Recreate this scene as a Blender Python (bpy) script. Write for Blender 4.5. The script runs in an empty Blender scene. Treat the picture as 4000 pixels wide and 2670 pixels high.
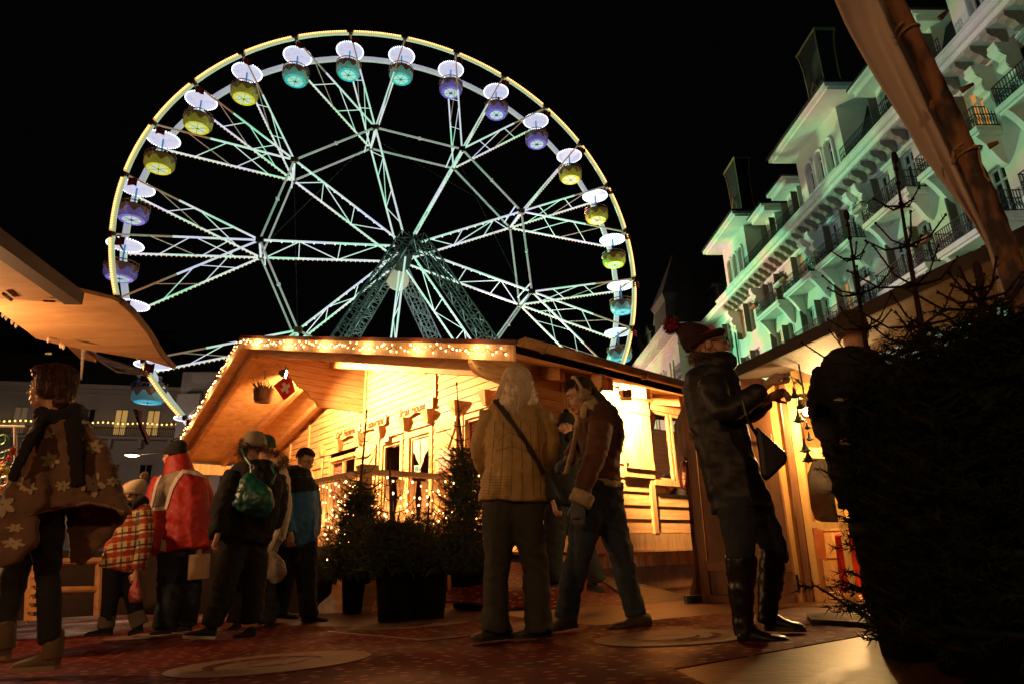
import bpy, math, random
from mathutils import Vector, Matrix
sc = bpy.context.scene
# ---------------------------------------------------------------- camera, world, exposure
CZ = 0.42
FPX, TH, RO = 2508.3, math.radians(18.07), math.radians(-1.604)
_f = Vector((0, math.cos(TH), math.sin(TH))); _u0 = Vector((0, -math.sin(TH), math.cos(TH))); _r0 = Vector((1, 0, 0))
_r = math.cos(RO)*_r0 + math.sin(RO)*_u0
_u = -math.sin(RO)*_r0 + math.cos(RO)*_u0
cam = bpy.data.cameras.new('camera'); camo = bpy.data.objects.new('camera', cam)
sc.collection.objects.link(camo); sc.camera = camo
cam.sensor_width = 36; cam.lens = 36*FPX/4000; cam.clip_start = 0.05; cam.clip_end = 3000
M = Matrix(((_r.x, _u.x, -_f.x, 0), (_r.y, _u.y, -_f.y, 0), (_r.z, _u.z, -_f.z, CZ), (0, 0, 0, 1)))
camo.matrix_world = M
w = bpy.data.worlds.new('World'); sc.world = w; w.use_nodes = True
bg = w.node_tree.nodes['Background']
sky = w.node_tree.nodes.new('ShaderNodeTexSky'); sky.sky_type = 'NISHITA'; sky.sun_disc = False
sky.sun_elevation = math.radians(-9); sky.sun_rotation = math.radians(200)
mixb = w.node_tree.nodes.new('ShaderNodeMixRGB'); mixb.inputs[0].default_value = 0.9
mixb.inputs[2].default_value = (0.0010, 0.0009, 0.0012, 1)
w.node_tree.links.new(sky.outputs[0], mixb.inputs[1]); w.node_tree.links.new(mixb.outputs[0], bg.inputs[0])
bg.inputs[1].default_value = 1.0
sc.view_settings.view_transform = 'Standard'; sc.view_settings.look = 'None'
sc.view_settings.exposure = 0; sc.view_settings.gamma = 1; sc.view_settings.use_curve_mapping = False
sc.cycles.use_denoising = True
sc.cycles.max_bounces = 6; sc.cycles.sample_clamp_indirect = 3; sc.cycles.sample_clamp_direct = 0
sc.cycles.caustics_reflective = False; sc.cycles.caustics_refractive = False
RND = random.Random(7)
# ---------------------------------------------------------------- placing helpers
def ray(x, y):
    return _f + _r*((x-2000)/FPX) - _u*((y-1335)/FPX)
def at(x, y, Y):                      # the point with forward distance Y seen at pixel x, y of the 4000 wide photograph
    d = ray(x, y); p = d*(Y/d.y); return Vector((p.x, p.y, p.z+CZ))
def gz(x, y):
    x = max(-15, min(15, x)); y = max(-5, min(14, y))
    return -0.42069+CZ + 0.02938*x - 0.01833*y
def ong(x, y):
    d = ray(x, y); t = -0.42069/(d.z-0.02938*d.x+0.01833*d.y); p = d*t
    return Vector((p.x, p.y, p.z+CZ))
def lerp(a, b, t): return a+(b-a)*t
COL = sc.collection
def tag(o, label=None, cat=None, group=None, kind=None):
    if label: o['label'] = label
    if cat: o['category'] = cat
    if group: o['group'] = group
    if kind: o['kind'] = kind
    return o
def empty(name, loc, label=None, cat=None, group=None, kind=None):
    o = bpy.data.objects.new(name, None); COL.objects.link(o); o.location = loc; o.empty_display_size = .2
    o['_w'] = list(loc)
    return tag(o, label, cat, group, kind)
def wpos(o):
    v = Vector((0, 0, 0))
    while o is not None: v += o.location; o = o.parent
    return v
def copy_tree(o, loc=None, parent=None, label=None):
    c = o.copy(); COL.objects.link(c)
    if parent: c.parent = parent
    if loc is not None: c.location = loc
    if label: c['label'] = label
    for ch in o.children: copy_tree(ch, parent=c)
    return c
class MB:
    def __init__(s): s.v = []; s.f = []; s.m = []
    def add(s, vs, fs, m=0):
        n = len(s.v); s.v += [tuple(v) for v in vs]; s.f += [tuple(i+n for i in f) for f in fs]; s.m += [m]*len(fs); return s
    def hexa(s, p, m=0):              # 8 corners: bottom 4, top 4
        return s.add(p, [(0,3,2,1),(4,5,6,7),(0,1,5,4),(1,2,6,5),(2,3,7,6),(3,0,4,7)], m)
    def box(s, c, sx, sy, sz, R=None, m=0):
        c = Vector(c); P = []
        for dz in (-.5, .5):
            for dx, dy in ((-.5,-.5),(.5,-.5),(.5,.5),(-.5,.5)):
                d = Vector((dx*sx, dy*sy, dz*sz)); P.append(c+(R@d if R is not None else d))
        return s.hexa(P, m)
    def obox(s, o, a, b, c, m=0):     # origin corner + three edge vectors
        o, a, b, c = map(Vector, (o, a, b, c))
        return s.hexa([o, o+a, o+a+b, o+b, o+c, o+a+c, o+a+b+c, o+b+c], m)
    def beam(s, p, q, w, h=None, up=(0,0,1), m=0):
        p, q = Vector(p), Vector(q); h = h or w; d = (q-p)
        if d.length < 1e-6: return s
        d.normalize(); up = Vector(up); x = d.cross(up)
        if x.length < 1e-4: x = d.cross(Vector((1,0,0)))
        x.normalize(); y = x.cross(d); x *= w/2; y *= h/2
        return s.hexa([p-x-y, p+x-y, q+x-y, q-x-y, p-x+y, p+x+y, q+x+y, q-x+y], m)
    def tube(s, pts, rad, n=8, m=0, cap=True, close=False):
        pts = [Vector(p) for p in pts]; N = len(pts); n0 = len(s.v)
        rs = rad if isinstance(rad, (list, tuple)) else [rad]*N
        px = None
        for i, p in enumerate(pts):
            d = (pts[min(i+1, N-1)]-pts[max(i-1, 0)])
            if close: d = pts[(i+1) % N]-pts[i-1]
            d.normalize() if d.length > 0 else None
            if px is None:
                a = Vector((0, 0, 1)) if abs(d.z) < .9 else Vector((1, 0, 0)); px = d.cross(a).normalized()
            else:
                px = (px-d*px.dot(d)); px = px.normalized() if px.length > 1e-6 else d.orthogonal().normalized()
            y = d.cross(px)
            for k in range(n):
                t = 2*math.pi*k/n; s.v.append(tuple(p+(px*math.cos(t)+y*math.sin(t))*rs[i]))
        R = N if close else N-1
        for i in range(R):
            for k in range(n):
                j = (i+1) % N
                s.f.append((n0+i*n+k, n0+i*n+(k+1) % n, n0+j*n+(k+1) % n, n0+j*n+k)); s.m.append(m)
        if cap and not close:
            s.f.append(tuple(n0+k for k in range(n))[::-1]); s.m.append(m)
            s.f.append(tuple(n0+(N-1)*n+k for k in range(n))); s.m.append(m)
        return s
    def lathe(s, c, prof, n=24, ax=(0,0,1), m=0, cap=True):
        c = Vector(c); ax = Vector(ax).normalized(); X = ax.orthogonal().normalized(); Y = ax.cross(X); n0 = len(s.v)
        for r, z in prof:
            for k in range(n):
                t = 2*math.pi*k/n; s.v.append(tuple(c+ax*z+(X*math.cos(t)+Y*math.sin(t))*r))
        for i in range(len(prof)-1):
            for k in range(n):
                s.f.append((n0+i*n+k, n0+i*n+(k+1) % n, n0+(i+1)*n+(k+1) % n, n0+(i+1)*n+k)); s.m.append(m)
        if cap:
            if prof[0][0] > 1e-4: s.f.append(tuple(n0+k for k in range(n))[::-1]); s.m.append(m)
            if prof[-1][0] > 1e-4: s.f.append(tuple(n0+(len(prof)-1)*n+k for k in range(n))); s.m.append(m)
        return s
    def prism(s, poly, th, m=0):      # poly: 3D points in a plane; th: thickness vector
        th = Vector(th); n = len(poly); n0 = len(s.v); poly = [Vector(p) for p in poly]
        s.v += [tuple(p) for p in poly]+[tuple(p+th) for p in poly]
        s.f.append(tuple(n0+i for i in range(n))[::-1]); s.m.append(m)
        s.f.append(tuple(n0+n+i for i in range(n))); s.m.append(m)
        for i in range(n):
            j = (i+1) % n; s.f.append((n0+i, n0+j, n0+n+j, n0+n+i)); s.m.append(m)
        return s
    def ball(s, c, r, n=8, k=5, m=0, sc_=(1,1,1)):
        c = Vector(c); n0 = len(s.v)
        s.v.append(tuple(c+Vector((0,0,-r*sc_[2]))))
        for i in range(1, k):
            a = math.pi*i/k-math.pi/2
            for j in range(n):
                t = 2*math.pi*j/n
                s.v.append(tuple(c+Vector((r*sc_[0]*math.cos(a)*math.cos(t), r*sc_[1]*math.cos(a)*math.sin(t), r*sc_[2]*math.sin(a)))))
        s.v.append(tuple(c+Vector((0,0,r*sc_[2])))); L = len(s.v)-1
        for j in range(n):
            s.f.append((n0, n0+1+(j+1) % n, n0+1+j)); s.m.append(m)
            s.f.append((L, L-n+j, L-n+(j+1) % n)); s.m.append(m)
        for i in range(k-2):
            for j in range(n):
                a = n0+1+i*n; s.f.append((a+j, a+(j+1) % n, a+n+(j+1) % n, a+n+j)); s.m.append(m)
        return s
    def grid(s, P, m=0, close=False):  # P: rows of points
        n0 = len(s.v); R = len(P); Cn = len(P[0])
        for r in P: s.v += [tuple(p) for p in r]
        for i in range(R-1):
            for j in range(Cn if close else Cn-1):
                k = (j+1) % Cn
                s.f.append((n0+i*Cn+j, n0+i*Cn+k, n0+(i+1)*Cn+k, n0+(i+1)*Cn+j)); s.m.append(m)
        return s
    def build(s, name, mats, parent=None, smooth=False, local=False):
        if not isinstance(mats, (list, tuple)): mats = [mats]
        off = wpos(parent) if (parent is not None and not local) else Vector((0, 0, 0))
        me = bpy.data.meshes.new(name)
        me.from_pydata([(v[0]-off.x, v[1]-off.y, v[2]-off.z) for v in s.v], [], s.f)
        for mm in mats: me.materials.append(mm)
        if len(mats) > 1: me.polygons.foreach_set('material_index', s.m)
        if smooth: me.polygons.foreach_set('use_smooth', [True]*len(s.f))
        me.update()
        o = bpy.data.objects.new(name, me); COL.objects.link(o)
        if parent is not None: o.parent = parent
        return o
# ---------------------------------------------------------------- materials
def newmat(name):
    m = bpy.data.materials.new(name); m.use_nodes = True; nt = m.node_tree
    return m, nt, nt.nodes['Principled BSDF']
def mat(name, col, rough=.6, metal=0, var=.25, scale=6, bump=0., emit=None, es=0, spec=.5, stretch=(1,1,1), col2=None, island=0., sheen=0, bscale=None, bdist=.01):
    m, nt, b = newmat(name); N = nt.nodes; L = nt.links
    b.inputs['Roughness'].default_value = rough; b.inputs['Metallic'].default_value = metal
    b.inputs['Specular IOR Level'].default_value = spec
    if sheen: b.inputs['Sheen Weight'].default_value = sheen
    geo = N.new('ShaderNodeNewGeometry'); mp = N.new('ShaderNodeMapping'); tc = N.new('ShaderNodeTexCoord')
    L.new(tc.outputs['Object'], mp.inputs[0]); mp.inputs['Scale'].default_value = stretch
    nz = N.new('ShaderNodeTexNoise'); nz.inputs['Scale'].default_value = scale; nz.inputs['Detail'].default_value = 5
    L.new(mp.outputs[0], nz.inputs['Vector'])
    cr = N.new('ShaderNodeValToRGB'); c2 = col2 or tuple(c*(1-var*1.4) for c in col)
    cr.color_ramp.elements[0].position = .3; cr.color_ramp.elements[1].position = .7
    cr.color_ramp.elements[0].color = (*c2, 1); cr.color_ramp.elements[1].color = (*col, 1)
    L.new(nz.outputs[0], cr.inputs[0]); out = cr.outputs[0]
    if island:
        hs = N.new('ShaderNodeHueSaturation'); mr = N.new('ShaderNodeMapRange')
        mr.inputs['To Min'].default_value = 1-island; mr.inputs['To Max'].default_value = 1+island
        L.new(geo.outputs['Random Per Island'], mr.inputs[0]); L.new(mr.outputs[0], hs.inputs['Value']); L.new(out, hs.inputs['Color']); out = hs.outputs[0]
    L.new(out, b.inputs['Base Color'])
    if bump:
        bp = N.new('ShaderNodeBump'); bp.inputs['Strength'].default_value = bump; bp.inputs['Distance'].default_value = bdist
        n2 = N.new('ShaderNodeTexNoise'); n2.inputs['Scale'].default_value = bscale or scale*3; n2.inputs['Detail'].default_value = 6
        L.new(mp.outputs[0], n2.inputs['Vector']); L.new(n2.outputs[0], bp.inputs['Height']); L.new(bp.outputs[0], b.inputs['Normal'])
    if emit:
        b.inputs['Emission Color'].default_value = (*emit, 1); b.inputs['Emission Strength'].default_value = es
    return m
def emis(name, col, s, base=(.1,.1,.1)):
    m, nt, b = newmat(name); b.inputs['Base Color'].default_value = (*base, 1); b.inputs['Roughness'].default_value = .4
    b.inputs['Emission Color'].default_value = (*col, 1); b.inputs['Emission Strength'].default_value = s
    return m
def wood(name, col, dark, stretch=(1,1,14), scale=2.2, island=.14, knots=True, rough=.55, lines=0):
    m, nt, b = newmat(name); N = nt.nodes; L = nt.links
    b.inputs['Roughness'].default_value = rough
    tc = N.new('ShaderNodeTexCoord'); mp = N.new('ShaderNodeMapping'); mp.inputs['Scale'].default_value = stretch
    L.new(tc.outputs['Object'], mp.inputs[0])
    geo = N.new('ShaderNodeNewGeometry'); ad = N.new('ShaderNodeVectorMath'); ad.operation = 'ADD'
    L.new(mp.outputs[0], ad.inputs[0]); ml = N.new('ShaderNodeMath'); ml.operation = 'MULTIPLY'; ml.inputs[1].default_value = 37
    L.new(geo.outputs['Random Per Island'], ml.inputs[0]); L.new(ml.outputs[0], ad.inputs[1])
    nz = N.new('ShaderNodeTexNoise'); nz.inputs['Scale'].default_value = scale; nz.inputs['Detail'].default_value = 8; nz.inputs['Roughness'].default_value = .65
    nz.inputs['Distortion'].default_value = .6
    L.new(ad.outputs[0], nz.inputs['Vector'])
    cr = N.new('ShaderNodeValToRGB'); cr.color_ramp.elements[0].position = .34; cr.color_ramp.elements[1].position = .6
    cr.color_ramp.elements[0].color = (*dark, 1); cr.color_ramp.elements[1].color = (*col, 1)
    L.new(nz.outputs[0], cr.inputs[0]); out = cr.outputs[0]
    if knots:
        vo = N.new('ShaderNodeTexVoronoi'); vo.inputs['Scale'].default_value = 3.1
        mp2 = N.new('ShaderNodeMapping'); mp2.inputs['Scale'].default_value = tuple(1 if s_ < 3 else 1.8 for s_ in stretch)
        L.new(tc.outputs['Object'], mp2.inputs[0]); L.new(mp2.outputs[0], vo.inputs['Vector'])
        c2 = N.new('ShaderNodeValToRGB'); c2.color_ramp.elements[0].position = .035; c2.color_ramp.elements[1].position = .085
        c2.color_ramp.elements[0].color = (.0, .0, .0, 1); c2.color_ramp.elements[1].color = (1, 1, 1, 1)
        L.new(vo.outputs['Distance'], c2.inputs[0])
        mx = N.new('ShaderNodeMixRGB'); mx.inputs[1].default_value = (dark[0]*.45, dark[1]*.35, dark[2]*.3, 1)
        L.new(c2.outputs[0], mx.inputs[0]); L.new(out, mx.inputs[2]); out = mx.outputs[0]
    hs = N.new('ShaderNodeHueSaturation'); mr = N.new('ShaderNodeMapRange')
    mr.inputs['To Min'].default_value = 1-island; mr.inputs['To Max'].default_value = 1+island
    L.new(geo.outputs['Random Per Island'], mr.inputs[0]); L.new(mr.outputs[0], hs.inputs['Value']); L.new(out, hs.inputs['Color'])
    L.new(hs.outputs[0], b.inputs['Base Color'])
    bp = N.new('ShaderNodeBump'); bp.inputs['Strength'].default_value = .25; bp.inputs['Distance'].default_value = .004
    L.new(nz.outputs[0], bp.inputs['Height']); L.new(bp.outputs[0], b.inputs['Normal'])
    return m
def glassy(name, tint=(.9,.9,.9), rough=.03, alpha=.25):
    m, nt, b = newmat(name); N = nt.nodes; L = nt.links
    gl = N.new('ShaderNodeBsdfGlossy'); gl.inputs['Roughness'].default_value = rough
    tr = N.new('ShaderNodeBsdfTransparent'); tr.inputs[0].default_value = (*tint, 1)
    mx = N.new('ShaderNodeMixShader'); fr = N.new('ShaderNodeLayerWeight'); fr.inputs[0].default_value = .12; mq = N.new('ShaderNodeMath'); mq.operation = 'POWER'; mq.inputs[1].default_value = 2.5; L.new(fr.outputs['Facing'], mq.inputs[0])
    ma = N.new('ShaderNodeMath'); ma.operation = 'MULTIPLY_ADD'; ma.inputs[1].default_value = .4; ma.inputs[2].default_value = .05; L.new(mq.outputs[0], ma.inputs[0]); L.new(ma.outputs[0], mx.inputs[0]); L.new(tr.outputs[0], mx.inputs[1]); L.new(gl.outputs[0], mx.inputs[2])
    L.new(mx.outputs[0], N['Material Output'].inputs['Surface'])
    return m
def light(name, kind, loc, energy, col, size=.1, target=None, spot=None, blend=.5, parent=None):
    l = bpy.data.lights.new(name, kind); l.energy = energy; l.color = col
    if kind in ('POINT', 'SPOT'): l.shadow_soft_size = size
    if kind == 'AREA': l.size = size
    if spot: l.spot_size = math.radians(spot); l.spot_blend = blend
    o = bpy.data.objects.new(name, l); COL.objects.link(o); o.location = loc
    if target is not None:
        d = Vector(target)-Vector(loc); o.rotation_euler = d.to_track_quat('-Z', 'Y').to_euler()
    if parent is not None:
        o.parent = parent; o.location = Vector(loc)-wpos(parent)
    return o
# ================================================================ GROUND
def ground_mat():
    m, nt, b = newmat('red_carpet'); N = nt.nodes; L = nt.links
    tc = N.new('ShaderNodeTexCoord'); mp = N.new('ShaderNodeMapping'); L.new(tc.outputs['Object'], mp.inputs[0])
    mp.inputs['Rotation'].default_value = (0, 0, math.radians(-12))
    n1 = N.new('ShaderNodeTexNoise'); n1.inputs['Scale'].default_value = 3; n1.inputs['Detail'].default_value = 6; L.new(mp.outputs[0], n1.inputs[0])
    cr = N.new('ShaderNodeValToRGB'); cr.color_ramp.elements[0].color = (.042,.002,.0014,1); cr.color_ramp.elements[1].color = (.115,.006,.004,1)
    cr.color_ramp.elements[0].position = .35; cr.color_ramp.elements[1].position = .7; L.new(n1.outputs[0], cr.inputs[0])
    # woven specks in rows
    m2 = N.new('ShaderNodeMapping'); m2.inputs['Rotation'].default_value = (0, 0, math.radians(-12)); m2.inputs['Scale'].default_value = (7.5, 11, 1); L.new(tc.outputs['Object'], m2.inputs[0])
    vo = N.new('ShaderNodeTexVoronoi'); vo.inputs['Scale'].default_value = 1; vo.inputs['Randomness'].default_value = .65; vo.voronoi_dimensions = '2D'; L.new(m2.outputs[0], vo.inputs['Vector'])
    c2 = N.new('ShaderNodeValToRGB'); c2.color_ramp.elements[0].position = .13; c2.color_ramp.elements[1].position = .2
    c2.color_ramp.elements[0].color = (1,1,1,1); c2.color_ramp.elements[1].color = (0,0,0,1); L.new(vo.outputs['Distance'], c2.inputs[0])
    n3 = N.new('ShaderNodeTexNoise'); n3.inputs['Scale'].default_value = 9; L.new(mp.outputs[0], n3.inputs[0])
    mu = N.new('ShaderNodeMath'); mu.operation = 'MULTIPLY'; mu.use_clamp = True; L.new(c2.outputs[0], mu.inputs[0]); L.new(n3.outputs[0], mu.inputs[1])
    mx = N.new('ShaderNodeMixRGB'); mx.inputs[2].default_value = (.5,.24,.15,1); L.new(mu.outputs[0], mx.inputs[0]); L.new(cr.outputs[0], mx.inputs[1])
    L.new(mx.outputs[0], b.inputs['Base Color'])
    rr = N.new('ShaderNodeMapRange'); b.inputs['Specular IOR Level'].default_value = .14; rr.inputs['To Min'].default_value = .45; rr.inputs['To Max'].default_value = .85; rr.inputs['From Min'].default_value = .35; rr.inputs['From Max'].default_value = .6
    n4 = N.new('ShaderNodeTexNoise'); n4.inputs['Scale'].default_value = 1.1; n4.inputs['Detail'].default_value = 3; L.new(tc.outputs['Object'], n4.inputs[0]); L.new(n4.outputs[0], rr.inputs[0]); L.new(rr.outputs[0], b.inputs['Roughness'])
    bp = N.new('ShaderNodeBump'); bp.inputs['Strength'].default_value = .5; bp.inputs['Distance'].default_value = .006
    n5 = N.new('ShaderNodeTexNoise'); n5.inputs['Scale'].default_value = 60; n5.inputs['Detail'].default_value = 4; L.new(tc.outputs['Object'], n5.inputs[0]); L.new(n5.outputs[0], bp.inputs['Height']); L.new(bp.outputs[0], b.inputs['Normal'])
    return m
MASPH = mat('wet_asphalt', (.03,.028,.026), .8, spec=.1, scale=2, bump=.4, bscale=60)
xs = [-900,-300,-100,-40,-20,-15,-12,-9,-6,-3,0,3,6,9,12,15,20,40,100,300,900]
ys = [-60,-20,-5,-2,0,2,4,6,8,10,12,14,20,40,80,200,900]
g = MB(); g.grid([[(x, y, gz(x, y)-.012) for x in xs] for y in ys])
tag(g.build('ground', MASPH), kind='structure')
def sheet(name, pts, dz, m, label=None, cat=None, kind='structure'):
    mb = MB(); P = [Vector((p.x, p.y, gz(p.x, p.y)+dz)) for p in pts]
    mb.prism([p-Vector((0,0,.004)) for p in P], (0,0,.004))
    return tag(mb.build(name, m), label, cat, kind=kind)
MCARP = ground_mat()
MPLY = mat('wet_plywood', (.11,.04,.013), .42, spec=.25, var=.6, scale=2.5, bump=.5, bscale=14, col2=(.05,.018,.008), stretch=(1,3,1))
V2 = lambda x, y: Vector((x, y, 0))
# plywood deck under and around the carpets
sheet('plywood_floor', [V2(-14,-3), V2(7,-3), V2(7,13), V2(-14,13)], -.004, MPLY)
# the carpet runs from bottom left up to the chalet; plywood shows at bottom right and in front of the stall
cp = [ong(2650,2610), ong(3560,2360+30), ong(3600,2440), ong(2250,2425), ong(1500,2395), ong(400,2385), V2(-13,12), V2(-13,-1.5), V2(3,-1.5)]
sheet('carpet', [ong(2630,2610), ong(3620,2435), ong(3500,2405), ong(2800,2395), ong(2330,2440), ong(1960,2400), ong(1700,2452), ong(1150,2440), ong(900,2400), ong(300,2385), V2(-13,10), V2(-13,-1.5), V2(1.0,-1.5)], .0, MCARP)
MMOT = mat('faded_beige_carpet', (.20,.11,.06), .6, var=.3, scale=8)
def motif(cx, cy, rx, ry, rot, name='carpet_emblem'):
    c = ong(cx, cy); mb = MB(); n = 40
    ca, sa = math.cos(rot), math.sin(rot)
    def W(a, b, dz=.006):
        x = c.x+a*ca-b*sa; y = c.y+a*sa+b*ca; return Vector((x, y, gz(x, y)+dz))
    mb.prism([W(rx*math.cos(2*math.pi*k/n), ry*math.sin(2*math.pi*k/n), .0035) for k in range(n)], (0,0,.002))
    rr = random.Random(int(cx))
    # red swirls inside the oval
    for s in range(4):
        pts = []; a0 = rr.uniform(0, 6.28); r0 = .62-.13*s
        for k in range(9):
            a = a0+k*.28; pts.append((rx*r0*math.cos(a), ry*r0*math.sin(a), .03+.05*math.sin(k/8*math.pi)))
        L = [W(x*(1+w_), y*(1+w_), .008) for x, y, w_ in pts]; Rr = [W(x*(1-w_*2), y*(1-w_*2), .008) for x, y, w_ in pts]
        mb.grid([L, Rr], m=1)
    return tag(mb.build(name, [MMOT, MCARP]), kind='structure')
motif(1060, 2590, .52, .42, .2); motif(640, 2478, .5, .4, .1); motif(2620, 2490, .42, .36, 0); motif(1600, 2440, .5, .36, 0)
sheet('floor_seam', [ong(1280,2465), ong(1640,2497), ong(1640,2500), ong(1280,2468)], .006, mat('metal_strip', (.5,.35,.2), .3, metal=.6))
sheet('floor_patch', [ong(1600,2498), ong(1900,2478), ong(1780,2492), ong(1640,2505)], .006, MPLY)
# ================================================================ FERRIS WHEEL
WR = 17.0
WC = Vector((-.40316706*WR, 2.27935*WR, 1.15161398*WR+CZ)); WAZ = .33854125; WPH = -.26649669
Wa = Vector((math.cos(WAZ), math.sin(WAZ), 0)); Wn = Vector((-Wa.y, Wa.x, 0)); WW = .152*WR; WM = .538*WR
Zv = Vector((0, 0, 1))
def wp(r, k, wd):
    t = WPH+2*math.pi*k/27; return WC+(Zv*math.cos(t)+Wa*math.sin(t))*r+Wn*wd
def glow_mat(name, stops, s, scale=.35, base=(.5,.5,.5)):
    m, nt, b = newmat(name); N = nt.nodes; L = nt.links
    tc = N.new('ShaderNodeTexCoord'); nz = N.new('ShaderNodeTexNoise'); nz.inputs['Scale'].default_value = scale; nz.inputs['Detail'].default_value = 1
    L.new(tc.outputs['Object'], nz.inputs[0]); cr = N.new('ShaderNodeValToRGB'); e = cr.color_ramp.elements
    while len(e) < len(stops): e.new(.5)
    for i, (p, c) in enumerate(stops): e[i].position = p; e[i].color = (*c, 1)
    L.new(nz.outputs[0], cr.inputs[0]); L.new(cr.outputs[0], b.inputs['Emission Color']); b.inputs['Emission Strength'].default_value = s
    b.inputs['Base Color'].default_value = (*base, 1); b.inputs['Roughness'].default_value = .4
    return m
MW_TUBE = glow_mat('led_tube_mint', [(.3,(.35,.9,.55)),(.45,(.55,.95,.75)),(.55,(.75,.85,.8)),(.7,(.7,.75,1))], .85)
MW_TUBE2 = glow_mat('led_tube_dim', [(.3,(.3,.65,.4)),(.5,(.55,.7,.55)),(.7,(.6,.55,.5))], .42)
MW_YEL = emis('led_yellow', (1,.60,.20), 3.0)
MW_AMB = emis('amber_glow_strip', (1,.42,.08), .95)  # orange glow round the rim bulbs, painted as an emissive strip
MW_YEL2 = glow_mat('led_yellow_dots', [(.35,(1,.35,.1)),(.55,(1,.6,.2)),(.7,(.9,.9,.35))], .9, scale=.5)
MW_PANEL = emis('lit_white_panel', (.62,.64,.8), .5, base=(.7,.7,.7))
MW_PANELG = emis('lit_green_panel', (.6,.85,.45), .5, base=(.7,.7,.7))
MW_STEEL = mat('painted_steel_white', (.55,.5,.45), .4, metal=.2, var=.3)
MW_DARK = mat('dark_steel', (.06,.05,.045), .5, metal=.4)
MW_BRN = mat('warm_steel_joint', (.30,.17,.08), .45, metal=.3)
MW_WARM = glow_mat('rim_glow_steel', [(.35,(.5,.22,.10)),(.55,(.5,.40,.22)),(.7,(.4,.42,.3))], .42)  # rim light on the outer struts, painted in as a dim warm glow
wheel = empty('ferris_wheel', Vector((WC.x, WC.y, 0)), 'giant ferris wheel with yellow lit rim and mint green lit spokes behind the chalet', 'ferris wheel')
MW_SPOT = emis('led_dot_white', (.8,1,.9), 1.3)
# rims
fr = MB(); br = MB()
for k in range(27):
    sub = 4
    for s_ in range(sub):
        # rim is a gentle arc between nodes
        k0, k1 = k+s_/sub, k+(s_+1)/sub
        a, b_ = wp(WR, k0, 0), wp(WR, k1, 0); up = ((a+b_)/2-WC).normalized()
        fr.beam(a, b_, .13, .13, up=up, m=0)
        a2, b2 = wp(WR, k0, WW), wp(WR, k1, WW)
        br.beam(a2, b2, .22, .34, up=up, m=0)
        br.beam(wp(WR-.19, k0, WW-.06), wp(WR-.19, k1, WW-.06), .09, .06, up=up, m=1)
    fr.ball(wp(WR, k, -.02), .17, 6, 4, m=1); br.ball(wp(WR, k, WW), .2, 6, 4, m=1)
    fr.beam(wp(WR, k, 0), wp(WR-.1, k, WW), .09, m=1)
fr.build('front_rim', [MW_PANELG, MW_BRN], wheel); br.build('back_rim', [MW_PANEL, MW_PANELG], wheel)
for k in range(27):
    mb = MB(); n = 22
    for j in range(n):
        t = (j+.5)/n*.86+.07
        p0, p1 = wp(WR+.14, k+t-.010, -.09), wp(WR+.14, k+t+.010, -.09)
        mb.beam(p0, p1, .085, .10, up=(p0-WC).normalized())
    for j in range(4):
        p0, p1 = wp(WR+.14, k+.06+.22*j, -.02), wp(WR+.14, k+.06+.22*(j+1), -.02); mb.beam(p0, p1, .15, .17, up=(p0-WC).normalized(), m=1)
    mb.build('bulb_strip', [MW_YEL, MW_AMB], wheel)
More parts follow.
